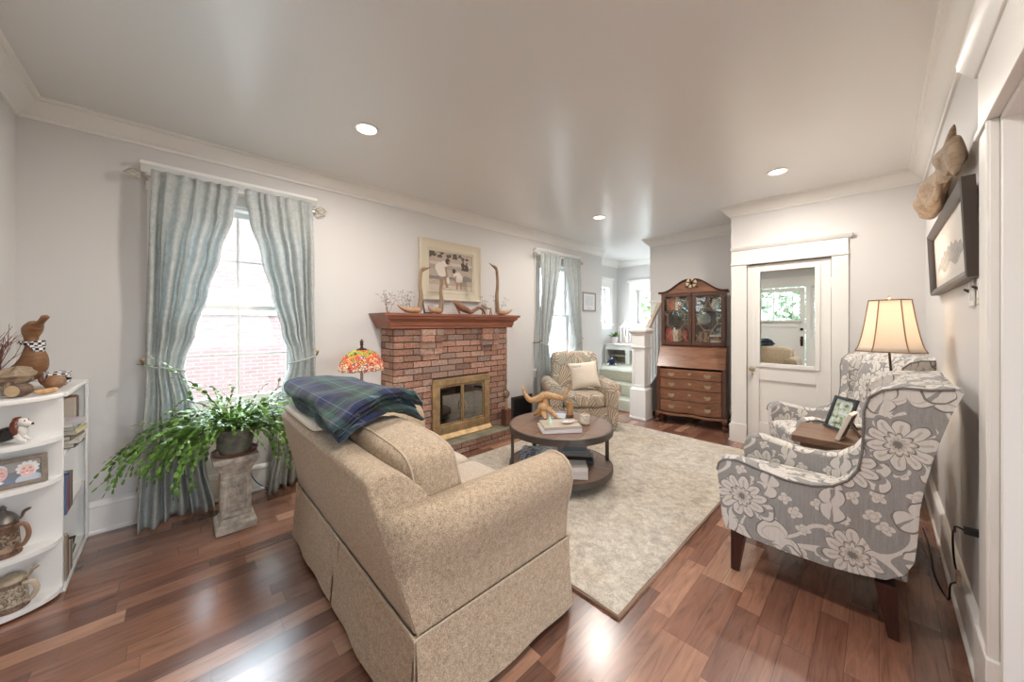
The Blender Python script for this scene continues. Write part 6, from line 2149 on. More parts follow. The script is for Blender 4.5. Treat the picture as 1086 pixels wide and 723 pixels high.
for k in range(11): flat(0.042+0.028*math.cos(k*0.571+0.2), 0.078+0.027*math.sin(k*0.571+0.2), 0.007, 0.007, 3, 0.0009, 10)
flat(0.040, 0.068, 0.022, 0.027, 2, 0.0011)
for cy, sk in ((-0.038, 8), (0.040, 8)):
    for sg in (-1, 1):
        flat(cy+sg*0.013, 0.062, 0.007, 0.006, sk, 0.0013, 14)
        flat(cy+sg*0.009, 0.0765, 0.0055, 0.0032, 9, 0.0013, 12); flat(cy+sg*0.009, 0.076, 0.0028, 0.0016, 0, 0.0016, 10); flat(cy+sg*0.009, 0.0825, 0.0062, 0.0013, 3 if cy < 0 else 7, 0.0015, 10)
    flat(cy, 0.066, 0.0035, 0.0055, sk, 0.0014, 10); flat(cy, 0.064, 0.0045, 0.0022, 9, 0.0015, 10)
    flat(cy, 0.053, 0.010, 0.0042, 6, 0.0014, 14); flat(cy, 0.0538, 0.008, 0.0024, 10, 0.0016, 12)
m.build('photograph', mats, pf)
m = MB(); m.prism([(-0.030, 0.085), (-0.034, 0.084), (-0.060, 0.001), (-0.056, 0.001)], 'y', -0.02, 0.02); m.build('easel_leg', MT['black'], pf)

def stein(label, loc, rz, s, body, lidm, handlem, seed, tall):
    t = thing('beer_stein', label, 'stein', loc, rz)
    m = MB(); H_ = 0.125*tall
    m.lathe([(0.056*s, 0), (0.058*s, 0.006), (0.055*s, 0.014), (0.052*s, 0.02), (0.053*s, 0.026), (0.050*s, H_*0.5), (0.046*s, H_-0.02), (0.048*s, H_-0.014), (0.045*s, H_-0.008), (0.045*s, H_), (0.0, H_)], 30)
    m.build('body', body, t)
    m = MB(); m.lathe([(0.049*s, H_+0.0005), (0.050*s, H_+0.006), (0.044*s, H_+0.016), (0.030*s, H_+0.026 if tall < 1.2 else H_+0.038), (0.012*s, H_+0.030 if tall < 1.2 else H_+0.052)]+([(0.008, H_+0.06), (0.012, H_+0.066), (0.005, H_+0.078), (0, H_+0.08)] if tall > 1.2 else [(0, H_+0.032)]), 26)
    m.build('lid', lidm, t)
    m = MB(); r0 = 0.047*s
    m.tube(spline([(r0, 0, H_*0.88), (r0+0.035, 0, H_*0.90), (r0+0.048, 0, H_*0.6), (r0+0.030, 0, H_*0.30), (r0+0.004, 0, H_*0.22)], 5), 0.0085, 9)
    if tall < 1.2:
        for k in range(12):
            q = spline([(r0+0.006, 0, H_*0.9), (r0+0.035, 0, H_*0.90), (r0+0.048, 0, H_*0.6), (r0+0.030, 0, H_*0.30)], 4)[k]
            m.ball(q, 0.0115, nu=7, nv=5)
    m.build('handle', handlem, t)
    m = MB(); m.tube(spline([(0.043*s, 0, H_+0.012), (0.066*s, 0, H_+0.014), (0.080*s, 0, H_+0.045), (0.105*s, 0, H_+0.060)], 4), [0.006, 0.006, 0.006, 0.006, 0.005, 0.006, 0.007, 0.008, 0.010, 0.012, 0.012, 0.008, 0.003], 8, flat=0.6)
    m.build('thumb_lift', lidm, t)
    return t
def m_relief(name, a, b, sc):
    t = NT(name)
    f = t.noise(t.obj(), sc, 4, 0.7, 1.2)
    sp = t.n('SeparateXYZ'); t.L(t.obj(), sp.inputs[0])
    c = t.ramp(f, [(0.4, a), (0.58, b)])
    rim = t.math('GREATER_THAN', t.math('ABSOLUTE', t.math('SUBTRACT', sp.outputs['Z'], 0.066)), 0.042)
    c = t.mix(t.math('MULTIPLY', rim, 0.75), c, (0.12, 0.045, 0.025))
    t.color(c); t.rough(0.45); t.bump(f, 0.9, 0.004)
    return t.m
stein('tall stoneware beer stein with domed pewter lid and dark leaf pattern on the curved shelf', (EX-0.006, -0.585, 0.2895), R(60), 0.96, m_relief('painted_stoneware', (0.045, 0.045, 0.03), (0.42, 0.29, 0.20), 42), MT['pewter'], simple('stein_brown', (0.27, 0.15, 0.09), 0.35), 1, 1.22)
stein('carved relief beer stein with low lid and rope handle on the lowest curved shelf', (EX+0.0, -0.562, 0.0365), R(60), 0.98, m_relief('cream_relief', (0.15, 0.10, 0.06), (0.60, 0.52, 0.40), 75), simple('tan_glaze', (0.36, 0.30, 0.22), 0.4, var=0.3, vscale=40), simple('cream_glaze', (0.56, 0.47, 0.36), 0.4), 2, 1.0)

# --- on top of the bookcase
TOPZ = BH+0.0015
def duck(label, loc, rz, s):
    t = thing('wooden_duck', label, 'figurine', loc, rz)
    m = MB()
    m.tube(spline([(-0.10*s, 0, 0.10*s), (-0.05*s, 0, 0.075*s), (0.01*s, 0, 0.085*s), (0.05*s, 0, 0.14*s), (0.045*s, 0, 0.20*s), (0.035*s, 0, 0.235*s)], 5),
           [r*s*0.8 for r in (0.010, 0.022, 0.034, 0.046, 0.056, 0.062, 0.066, 0.068, 0.070, 0.071, 0.072, 0.072, 0.071, 0.069, 0.066, 0.062, 0.058, 0.054, 0.049, 0.044, 0.040, 0.036, 0.033, 0.030, 0.027, 0.025)], 14)
    b = m.build('body', MT['duckwood'], t)
    m = MB(); m.tube(spline([(0.035*s, 0, 0.225*s), (0.030*s, 0, 0.265*s), (0.040*s, 0, 0.305*s), (0.070*s, 0, 0.325*s)], 5), [r*s for r in (0.026, 0.025, 0.024, 0.024, 0.025, 0.027, 0.030, 0.033, 0.035, 0.036, 0.036, 0.035, 0.034, 0.032, 0.029, 0.025)], 12)
    m.tube(spline([(0.075*s, 0, 0.325*s), (0.105*s, 0, 0.345*s), (0.140*s, 0, 0.375*s)], 4), [r*s for r in (0.024, 0.021, 0.018, 0.016, 0.015, 0.015, 0.016, 0.016, 0.008)], 10, flat=0.7)
    m.build('head', MT['duckwood'], t)
    for sg in (-1, 1):
        m = MB(); m.tube(spline([(0.03*s, sg*0.03*s, 0.05*s), (0.04*s, sg*0.035*s, 0.014*s), (0.085*s, sg*0.04*s, 0.008*s)], 4), [r*s for r in (0.014, 0.012, 0.011, 0.011, 0.011, 0.012, 0.013, 0.013, 0.008)], 8); m.build('foot', MT['duckbill'], t)
    m = MB()
    pts = [(0.033*s+0.036*s*math.cos(a), 0.036*s*math.sin(a), 0.232*s+0.004*math.sin(2*a)) for a in [2*PI*k/20 for k in range(21)]]
    m.tube(pts, 0.009*s+0.002, 8, cap=False)
    m.grid(lambda u, v: (0.062*s+0.022*s*math.sin(PI*v)+0.004, lerp(-0.035, 0.035, u)*s*(1-v*0.85), (0.232-0.075*v)*s), 8, 8)
    m.grid(lambda u, v: (0.060*s+0.022*s*math.sin(PI*v)+0.001, lerp(0.035, -0.035, u)*s*(1-v*0.85), (0.232-0.075*v)*s), 8, 8)
    m.build('scarf', MT['check'], t)
    return t
duck('tall carved wooden duck with checked scarf sitting on top of the corner bookcase', (-3.26, -0.598, TOPZ+0.004), R(35), 1.04)
d3 = thing('wooden_duck', 'low wooden duck with checked scarf and long reddish bill at the bookcase top edge', 'figurine', (-3.02, -0.462, TOPZ+0.002), R(178))
m = MB(); m.tube(spline([(-0.10, 0, 0.03), (-0.05, 0, 0.04), (0.0, 0, 0.042), (0.03, 0, 0.05)], 5), [0.006, 0.016, 0.024, 0.030, 0.034, 0.036, 0.037, 0.037, 0.037, 0.036, 0.035, 0.034, 0.032, 0.030, 0.028, 0.026], 12); m.build('body', MT['duckwood'], d3)
m = MB(); m.tube(spline([(0.04, 0, 0.052), (0.09, 0, 0.058), (0.14, 0, 0.042), (0.20, 0, 0.022), (0.245, 0, 0.020)], 5), [0.024, 0.026, 0.029, 0.031, 0.033, 0.034, 0.034, 0.033, 0.031, 0.028, 0.025, 0.022, 0.019, 0.017, 0.015, 0.014, 0.013, 0.012, 0.010, 0.008, 0.004], 12, flat=0.8); m.build('head', MT['duckbill'], d3)
m = MB(); m.tube([(0.035+0.0, 0.036*math.cos(a), 0.052+0.034*math.sin(a)) for a in [2*PI*k/18 for k in range(19)]], 0.010, 8, cap=False)
m.grid(lambda u, v: (0.03-0.05*v, lerp(-0.05, 0.05, u)*(1-v*0.7), 0.092-0.03*v+0.0*u), 7, 6); m.grid(lambda u, v: (0.03-0.05*v, lerp(0.05, -0.05, u)*(1-v*0.7), 0.088-0.03*v), 7, 6)
m.build('scarf', MT['check'], d3)
dw = thing('driftwood_chunk', 'broad weathered driftwood slab perched on sawn log pieces on the bookcase top', 'driftwood', (-2.985, -0.585, TOPZ), R(172))
def lump(m, c, rx, ry, rz, seed, n=20, rough=0.25, M=None):
    rnd = random.Random(seed); ph = [rnd.uniform(0, 6.28) for _ in range(8)]
    def f(u, v):
        a = 2*PI*u; b = -PI/2+PI*v
        q = 1+rough*(0.5*math.sin(3*a+ph[0]+2*b)+0.35*math.sin(5*a+ph[1]-3*b)+0.3*math.sin(7*b+ph[2]+a)+0.2*math.sin(11*a+ph[3]))*math.cos(b)
        p = Vector((c[0]+rx*q*math.cos(b)*math.cos(a), c[1]+ry*q*math.cos(b)*math.sin(a), c[2]+rz*(1+rough*0.8*math.sin(4*a+ph[4]))*math.sin(b)))
        return M @ p if M is not None else p
    m.grid(f, n*2, n, cu=True)
m = MB(); lump(m, (0, 0, 0.088), 0.135, 0.055, 0.040, 3, 18, 0.28); lump(m, (0.06, 0.01, 0.065), 0.06, 0.04, 0.03, 5, 14, 0.3)
m.tube(spline([(-0.06, 0, 0.08), (-0.10, -0.01, 0.04), (-0.105, -0.01, 0.003)], 4), [0.014, 0.013, 0.012, 0.011, 0.011, 0.010, 0.010, 0.010, 0.010], 8)
m.tube(spline([(0.05, 0.02, 0.06), (0.06, 0.025, 0.03), (0.06, 0.03, 0.003)], 4), [0.03, 0.028, 0.026, 0.024, 0.022, 0.02, 0.02, 0.02, 0.018], 8)
m.build('driftwood_body', MT['drift'], dw)
lgs = thing('log_slice', 'pale sawn log slice lying on its bark side at the bookcase top edge', 'log', (-2.845, -0.545, TOPZ+0.032), R(-25))
m = MB(); m.M = Matrix.Rotation(R(90), 4, 'Y'); m.lathe([(0.028, -0.035), (0.031, -0.02), (0.030, 0.02), (0.029, 0.034)], 16); m.build('bark', MT['bark'], lgs)
m = MB(); m.M = Matrix.Rotation(R(90), 4, 'Y'); m.lathe([(0.027, 0.0345), (0.0, 0.036)], 16); m.build('cut_face', MT['slice'], lgs)
tw = thing('twig_branch', 'bare reddish twig arrangement behind the driftwood on the corner bookcase', 'twigs', (-3.05, -0.655, TOPZ))
m = MB(); rnd = random.Random(11)
def twig(m, p, d, ln, r, depth, rnd):
    q = p+d*ln
    mid = (p+q)/2+Vector((rnd.uniform(-1, 1), rnd.uniform(-0.4, 1)*0.4, rnd.uniform(-1, 1)))*ln*0.10
    if q.y < -0.02: q.y = abs(q.y)*0.2
    if mid.y < -0.02: mid.y = 0.0
    m.tube([p, mid, q], [r, r*0.8, r*0.55], 5)
    if depth > 0:
        for k in range(rnd.choice((2, 2, 3))):
            nd = (d+Vector((rnd.uniform(-0.8, 0.8), rnd.uniform(-0.3, 0.6), rnd.uniform(-0.35, 0.6)))).normalized()
            twig(m, p.lerp(q, rnd.uniform(0.5, 1.0)), nd, ln*rnd.uniform(0.5, 0.8), r*0.55, depth-1, rnd)
for k in range(6):
    twig(m, Vector((0.01*k-0.02, 0.0, 0.003)), Vector((rnd.uniform(-0.15, 0.5), rnd.uniform(0.0, 0.15), 1)).normalized(), rnd.uniform(0.15, 0.22), 0.0045, 2, rnd)
m.build('twigs', MT['twig'], tw)
wk = thing('wood_carving', 'small boat-shaped wooden piece lying beside the log slice on the bookcase', 'carving', (-2.862, -0.468, TOPZ), R(-35))
m = MB(); m.tube(spline([(-0.05, 0, 0.018), (0, 0, 0.014), (0.055, 0, 0.022)], 5), [0.003, 0.010, 0.013, 0.014, 0.014, 0.014, 0.014, 0.013, 0.011, 0.007, 0.002], 9); m.build('carving_body', MT['driftgold'], wk)

# ================================================================ PLANT ON PEDESTAL
PX, PY = -3.028, 0.288
pe = thing('plinth_pedestal', 'weathered plaster pedestal with relief panel carrying the potted cactus plant', 'pedestal', (PX, PY, 0))
C = MT['concrete']
mb = MB(); b = 0.108
mb.box(-b, b, -b, b, 0.001, 0.05); mb.frustum((0, 0), b, b, b-0.012, b-0.012, 0.05, 0.062); mb.frustum((0, 0), b-0.016, b-0.016, b-0.03, b-0.03, 0.062, 0.092)
mb.box(-b+0.034, b-0.034, -b+0.034, b-0.034, 0.092, 0.375)
for sgn, ax in ((1, 'x'), (-1, 'x'), (1, 'y'), (-1, 'y')):
    for p0, p1, q0, q1 in ((-0.074, 0.074, 0.095, 0.125), (-0.074, 0.074, 0.345, 0.373), (-0.074, -0.050, 0.125, 0.345), (0.050, 0.074, 0.125, 0.345)):
        lo, hi = sorted((sgn*0.073, sgn*0.082))
        if ax == 'x': mb.box(lo, hi, p0, p1, q0, q1)
        else: mb.box(p0, p1, lo, hi, q0, q1)
mb.box(-0.085, 0.085, -0.085, 0.085, 0.375, 0.388)
mb.frustum((0, 0), 0.082, 0.082, 0.115, 0.115, 0.388, 0.455); mb.box(-0.122, 0.122, -0.122, 0.122, 0.455, 0.492)
mb.build('pedestal_body', C, pe, bevel=0.004)
for side in range(4):
    mb = MB(); mb.M = Matrix.Rotation(R(90*side), 4, 'Z')
    def rel(u, v):
        y = lerp(-0.049, 0.049, u); z = lerp(0.126, 0.344, v)
        q = math.sin(120*y+3*math.sin(70*z))*math.sin(95*z+2*math.sin(90*y))
        e = min(1, min(u, 1-u)*8)*min(1, min(v, 1-v)*14)
        return (0.0745+0.0075*max(0, q)**0.6*e, y, z)
    mb.grid(rel, 30, 60); mb.build('relief_panel', C, pe)
sa = thing('plant_saucer', 'brown terracotta saucer under the potted cactus on the pedestal', 'saucer', (PX, PY, 0.4925))
mb = MB(); mb.lathe([(0.095, 0), (0.118, 0.006), (0.128, 0.024), (0.124, 0.025), (0.112, 0.010), (0, 0.009)], 32); mb.build('saucer_body', MT['terra'], sa)
pt = thing('potted_cactus', 'large trailing green holiday cactus in a mossy grey pot on the pedestal', 'plant', (PX, PY, 0.5035))
mb = MB(); mb.lathe([(0.083, 0), (0.088, 0.006), (0.105, 0.10), (0.112, 0.135), (0.119, 0.138), (0.121, 0.165), (0.114, 0.168), (0.108, 0.150), (0, 0.150)], 36); mb.build('pot', MT['pot'], pt)
mb = MB(); mb.lathe([(0.107, 0.1505), (0.06, 0.160), (0, 0.165)], 24); mb.build('soil', MT['soil'], pt)
mb = MB(); rnd = random.Random(21)
def leaf_seg(m, p, d, side, ln, w, th):
    q = p+d*ln
    nrm = d.cross(side).normalized()
    a = p+d*ln*0.38; b_ = p+d*ln*0.78
    base = len(m.v)
    vs = [p, a+side*w*0.9, a-side*w*0.9, b_+side*w, b_-side*w, q, (p+q)/2+nrm*th, (p+q)/2-nrm*th]
    fs = [(0, 1, 6), (1, 3, 6), (3, 5, 6), (5, 4, 6), (4, 2, 6), (2, 0, 6), (1, 0, 7), (3, 1, 7), (5, 3, 7), (4, 5, 7), (2, 4, 7), (0, 2, 7)]
    m._add(vs, fs)
    return q
WALLX = -0.35
def stem(az, ln, rise, droop, start_r, rnd):
    p = Vector((start_r*math.cos(az), start_r*math.sin(az), 0.165))
    if math.cos(az+0.1) > 0.80: ln *= 0.62; rise = max(rise, 0.7); droop *= 0.6
    el = rise
    d = Vector((math.cos(az)*math.cos(el), math.sin(az)*math.cos(el), math.sin(el)))
    n = int(ln/0.036)
    for k in range(n):
        t_ = k/max(1, n)
        d = (d+Vector((rnd.uniform(-0.22, 0.22), rnd.uniform(-0.22, 0.22), -droop*(0.4+t_)+rnd.uniform(-0.10, 0.10)))).normalized()
        if p.x+d.x*0.04 < WALLX+0.04: d.x = abs(d.x)*0.3; d.normalize()
        rr = math.hypot(p.x, p.y)
        if rr < 0.14 and p.z < 0.185 and d.z < 0: d.z = 0.05; d.normalize()
        if rr < 0.20 and p.z < 0.06:
            break
        side = d.cross(Vector((rnd.uniform(-0.5, 0.5), rnd.uniform(-0.5, 0.5), 1))).normalized()
        p = leaf_seg(mb, p, d, side, rnd.uniform(0.030, 0.042), rnd.uniform(0.0085, 0.0135), 0.0032)
        if k > 2 and rnd.random() < 0.11:
            pb = p.copy(); db = (d+Vector((rnd.uniform(-0.7, 0.7), rnd.uniform(-0.7, 0.7), rnd.uniform(-0.1, 0.4)))).normalized()
            for q in range(rnd.randint(2, 5)):
                db = (db+Vector((0, 0, -droop*0.8))).normalized()
                if pb.x+db.x*0.04 < WALLX+0.04: break
                sd_ = db.cross(Vector((rnd.uniform(-0.5, 0.5), rnd.uniform(-0.5, 0.5), 1))).normalized()
                pb = leaf_seg(mb, pb, db, sd_, 0.036, 0.008, 0.0026)
for k in range(270):
    az = rnd.uniform(0, 2*PI)
    toward = math.cos(az+PI*0.52)      # bushier towards the camera end of the wall (-y)
    ln = rnd.uniform(0.27, 0.47)+0.16*max(0, toward)*rnd.random()
    stem(az, ln, rnd.uniform(0.05, 1.15), rnd.uniform(0.14, 0.34), rnd.uniform(0.0, 0.10), rnd)
for k in range(16):      # long trailing arms
    az = -PI/2+rnd.uniform(-0.75, 0.55)
    stem(az, rnd.uniform(0.50, 0.68), rnd.uniform(0.30, 0.65), rnd.uniform(0.10, 0.16), 0.06, rnd)
for k in range(26):
    az = PI/2+rnd.uniform(-1.0, 0.7)
    stem(az, rnd.uniform(0.36, 0.56), rnd.uniform(0.3, 0.8), rnd.uniform(0.24, 0.34), 0.07, rnd)
fo_ = mb.build('foliage', MT['leaf'], pt, ang=25)
cr = thing('power_cord', 'thin dark cord running down the wall beside the pedestal', 'cord', (0, 0, 0))
mb = MB(); mb.tube(spline([(-3.517, 0.50, 0.44), (-3.512, 0.44, 0.30), (-3.505, 0.44, 0.14), (-3.49, 0.52, 0.03), (-3.46, 0.64, 0.0045)], 6), 0.0035, 6); mb.build('cord_body', MT['black'], cr)

# ================================================================ MANTEL DISPLAY
MZ = 1.4735
pa = thing('beach_painting', 'cream framed painting of two children at a beach above the mantel', 'painting', (XL+0.004, 2.375, 1.635))
pw_, ph_ = 0.86, 0.70
mb = MB(); fo2 = 0.13
def frame_profile(m, w, h, prof, x0=0.0):
    """Mitred picture frame: prof = [(inset from the outer edge, depth)] on a wall plane, width along y."""
    k = len(prof)
    vs = []
    for cy, cz in ((-1, 0), (1, 0), (1, 1), (-1, 1)):
        for o, d_ in prof:
            vs.append((x0+d_, cy*(w/2-o), (o if cz == 0 else h-o)))
    fs = []
    for c in range(4):
        n2 = (c+1) % 4
        for i in range(k-1):
            fs.append((c*k+i, n2*k+i, n2*k+i+1, c*k+i+1))
    m._add(vs, fs)
frame_profile(mb, pw_, ph_, [(0, 0.0), (0, 0.035), (0.012, 0.042), (0.030, 0.036), (0.045, 0.030), (0.085, 0.022), (0.100, 0.026), (0.112, 0.018), (0.125, 0.016), (0.13, 0.006), (0.13, 0.0)])
fix_normals(mb.build('frame', simple('antique_cream', (0.62, 0.555, 0.43), 0.5), pa, ang=25))
mats = [plain('paint_sand', (0.44, 0.355, 0.285), 0.6), plain('paint_sea', (0.35, 0.31, 0.265), 0.6), plain('paint_foliage', (0.095, 0.080, 0.060), 0.6), plain('paint_dress', (0.70, 0.64, 0.57), 0.6),
        plain('paint_skin', (0.36, 0.20, 0.13), 0.6), plain('paint_hair', (0.075, 0.042, 0.03), 0.6), plain('paint_shade', (0.22, 0.20, 0.18), 0.6), plain('paint_surf', (0.56, 0.48, 0.40), 0.6)]
mb = MB()
iw, ih = pw_/2-0.131, ph_-0.262
def pt2(u, v): return (-iw+2*iw*u, 0.131+ih*v)
def blob(cu, cv, ru, rv, mi, lift, n=18, rot=0.0, wob=0.0, seed=0):
    mb.mi = mi; pts = []
    for k in range(n):
        a = 2*PI*k/n; q = 1+wob*math.sin(3*a+seed)+wob*0.7*math.sin(5*a+2*seed)
        x, y = ru*q*math.cos(a), rv*q*math.sin(a)
        u = cu+x*math.cos(rot)-y*math.sin(rot)*ih/(2*iw); v = cv+(x*math.sin(rot)*(2*iw)/ih+y*math.cos(rot))
        pts.append(pt2(min(1, max(0, u)), min(1, max(0, v))))
    mb.prism(pts, 'x', 0.0085+lift-0.0004, 0.0085+lift)
def stroke(p, q, w, mi, lift):
    mb.mi = mi
    (a, b), (c, d_) = pt2(*p), pt2(*q)
    L_ = math.hypot(c-a, d_-b) or 1; nx, ny = -(d_-b)/L_*w, (c-a)/L_*w
    mb.prism([(a+nx, b+ny), (a-nx, b-ny), (c-nx*0.7, d_-ny*0.7), (c+nx*0.7, d_+ny*0.7)], 'x', 0.0085+lift-0.0004, 0.0085+lift)
mb.mi = 0; mb.box(0.002, 0.0085, -iw, iw, 0.131, 0.131+ih)
for k, (v0, v1, mi) in enumerate(((0.0, 0.13, 7), (0.13, 0.27, 0), (0.27, 0.36, 6), (0.36, 0.55, 0), (0.55, 0.66, 1), (0.66, 0.74, 7), (0.74, 0.84, 0))):
    mb.mi = mi; a, b = pt2(0, v0), pt2(1, v1); mb.box(0.0082, 0.0088+0.00002*k, a[0], b[0], a[1], b[1])
rnd = random.Random(9)
for k in range(26): blob(rnd.uniform(0, 1), rnd.uniform(0.88, 1.0), rnd.uniform(0.03, 0.07), rnd.uniform(0.02, 0.05), 2, 0.0006+0.00001*k, 10, 0, 0.2, k)
for k in range(40):
    u, v = rnd.uniform(0, 0.95), rnd.uniform(0.02, 0.8); stroke((u, v), (u+rnd.uniform(0.03, 0.09), v+rnd.uniform(-0.01, 0.01)), 0.0035, rnd.choice((0, 1, 6, 7)), 0.0006+0.00001*k)
# stooping figure on the left, smaller one beside it, three seated far right
stroke((0.36, 0.30), (0.40, 0.06), 0.022, 4, 0.0012); stroke((0.28, 0.32), (0.24, 0.02), 0.018, 4, 0.0012)
blob(0.26, 0.54, 0.12, 0.20, 3, 0.0014, 20, 0.5, 0.06, 1); blob(0.33, 0.68, 0.07, 0.10, 3, 0.0016, 16, 0.2, 0.05, 2); stroke((0.36, 0.62), (0.40, 0.34), 0.014, 4, 0.0018); blob(0.42, 0.26, 0.035, 0.10, 3, 0.0016, 14, 0.1, 0.08, 3)
blob(0.41, 0.77, 0.055, 0.085, 5, 0.0020, 16); blob(0.445, 0.745, 0.022, 0.04, 4, 0.0022, 12)
stroke((0.64, 0.22), (0.63, 0.03), 0.014, 4, 0.0012); stroke((0.72, 0.20), (0.74, 0.04), 0.014, 4, 0.0012)
blob(0.68, 0.36, 0.085, 0.15, 3, 0.0014, 18, 0.4, 0.06, 4); blob(0.60, 0.42, 0.05, 0.09, 3, 0.0016, 14); stroke((0.60, 0.40), (0.585, 0.20), 0.010, 4, 0.0018); blob(0.56, 0.53, 0.042, 0.065, 5, 0.0020, 14)
for k, (u, v) in enumerate(((0.78, 0.70), (0.87, 0.66))): blob(u, v, 0.045, 0.10, 5, 0.0012, 14, 0.2, 0.1, k); blob(u+0.005, v+0.12, 0.018, 0.03, 5, 0.0014, 10)
blob(0.83, 0.60, 0.10, 0.035, 5, 0.0013, 14); blob(0.87, 0.36, 0.11, 0.06, 6, 0.0011, 14, 0, 0.15, 2)
mb.build('canvas', mats, pa)

def shorebird(label, y, x, face, hgt, blen, headdir, seed):
    """Long-necked bird whittled from a branch: boat-like body, tall neck, thin bill."""
    t = thing('carved_bird', label, 'figurine', (XL+x, y, MZ), face)
    m = MB()
    L_ = blen
    m.tube(spline([(0.02, 0, 0.045), (0.05*L_/0.3, 0, 0.036), (L_*0.5, 0, 0.034), (L_*0.8, 0, 0.050), (L_, 0, 0.085)], 5), [0.034, 0.036, 0.038, 0.038, 0.038, 0.038, 0.038, 0.037, 0.036, 0.034, 0.032, 0.030, 0.028, 0.025, 0.022, 0.019, 0.015, 0.012, 0.009, 0.006, 0.003], 12, flat=0.88)
    m.build('body', MT['palewood'], t)
    m = MB()
    m.tube(spline([(0.015, 0, 0.035), (0.0, 0, hgt*0.35), (0.012, 0.0, hgt*0.62), (0.0, 0.0, hgt*0.86), (headdir*0.02, 0, hgt*0.92), (headdir*0.075, 0, hgt*0.955), (headdir*0.125, 0, hgt)], 5),
           [0.028, 0.027, 0.026, 0.025, 0.024, 0.023, 0.022, 0.021, 0.020, 0.019, 0.018, 0.018, 0.018, 0.018, 0.018, 0.018, 0.018, 0.018, 0.019, 0.020, 0.021, 0.021, 0.019, 0.016, 0.013, 0.011, 0.009, 0.007, 0.006, 0.004, 0.003], 10)
    m.build('neck', MT['neckwood'], t)
    return t
shorebird('long-necked carved wooden bird at the left end of the mantel shelf', 1.835, 0.255, R(-90), 0.50, 0.26, -1, 1)
shorebird('small carved wooden bird in the middle left of the mantel, before the painting', 2.08, 0.265, R(-90), 0.40, 0.17, 0.3, 2)
shorebird('long-necked carved wooden bird at the right end of the mantel shelf', 2.875, 0.265, R(90), 0.635, 0.27, -1.0, 3)
ab = thing('driftwood_bird', 'reddish brown driftwood piece shaped like a bird taking off, mid mantel', 'figurine', (XL+0.28, 2.42, MZ), R(90))
m = MB()
m.tube(spline([(-0.20, 0, 0.145), (-0.12, 0, 0.095), (-0.03, 0, 0.055), (0.04, 0, 0.030), (0.10, 0, 0.055), (0.17, 0, 0.085), (0.22, 0, 0.055), (0.26, 0, 0.012)], 5),
       [0.003, 0.012, 0.020, 0.027, 0.033, 0.037, 0.039, 0.040, 0.039, 0.038, 0.036, 0.034, 0.032, 0.030, 0.028, 0.027, 0.025, 0.024, 0.022, 0.020, 0.019, 0.018, 0.018, 0.018, 0.018, 0.018, 0.017, 0.016, 0.015, 0.013, 0.012, 0.011, 0.010, 0.009, 0.008, 0.007], 10)
m.tube(spline([(-0.15, 0.01, 0.11), (-0.12, 0.015, 0.05), (-0.10, 0.02, 0.006)], 4), [0.02, 0.019, 0.018, 0.017, 0.016, 0.014, 0.012, 0.010, 0.008], 8)
m.build('driftwood_body', simple('red_driftwood', (0.25, 0.125, 0.075), 0.6, var=0.35, vscale=18), ab)
sl_ = thing('stick_stand', 'little grey twig trestle standing on the mantel by the right-hand bird', 'ornament', (XL+0.24, 2.735, MZ), R(90))
m = MB(); m.tube(spline([(-0.09, 0, 0.115), (0, 0, 0.085), (0.07, 0, 0.080)], 4), 0.008, 7)
for x in (-0.06, 0.062):
    for sg in (-1, 1): m.tube([(x, 0, 0.086), (x+0.01*sg, sg*0.03, 0.003)], 0.0065, 7)
m.build('trestle', MT['neckwood'], sl_)
gs = thing('grey_stick', 'upright grey stick and dark scraps beside the left-hand mantel bird', 'ornament', (XL+0.17, 1.93, MZ))
m = MB(); m.tube(spline([(0, 0, 0.002), (0.0, -0.02, 0.1), (-0.01, -0.022, 0.22)], 5), [0.012, 0.011, 0.010, 0.010, 0.009, 0.008, 0.008, 0.007, 0.006, 0.005, 0.004], 8); lump(m, (0.02, 0.045, 0.013), 0.03, 0.055, 0.010, 4, 10, 0.2); m.build('stick', simple('ash_grey_wood', (0.15, 0.14, 0.13), 0.8, var=0.3, vscale=30), gs)
def dry_sprig(label, y, x, n, seed, hgt):
    t = thing('dried_sprig', label, 'twigs', (XL+x, y, MZ))
    m = MB(); rnd = random.Random(seed)
    for k in range(n):
        p = Vector((rnd.uniform(-0.015, 0.015), rnd.uniform(-0.03, 0.03), 0.002)); d_ = Vector((rnd.uniform(-0.15, 0.25), rnd.uniform(-0.6, 0.6), 1)).normalized()
        ln = hgt*rnd.uniform(0.6, 1.0)
        pts = [p]
        for j in range(5):
            d_ = (d_+Vector((rnd.uniform(-0.1, 0.15), rnd.uniform(-0.25, 0.25), 0))).normalized(); pts.append(pts[-1]+d_*ln/5)
        m.tube(pts, [0.0022, 0.002, 0.0017, 0.0014, 0.0012, 0.0008], 5)
        for j in range(7):
            q = pts[rnd.randint(2, 5)]; e_ = q+Vector((rnd.uniform(-0.01, 0.02), rnd.uniform(-0.04, 0.04), rnd.uniform(0.0, 0.03)))
            m.tube([q, e_], 0.0009, 4); m.ball(e_, 0.0045, nu=6, nv=4)
    m.build('sprig', MT['drytwig'], t); return t
dry_sprig('dried twig sprig behind the left-hand bird on the mantel', 1.76, 0.13, 6, 3, 0.26)
dry_sprig('feathery dried sprig at the far left of the mantel', 1.54, 0.16, 6, 4, 0.34)
dry_sprig('dried twig sprig behind the right-hand bird on the mantel', 2.99, 0.13, 5, 5, 0.27)
dry_sprig('dried twig sprig between the painting and the right-hand mantel bird', 2.80, 0.13, 5, 6, 0.24)

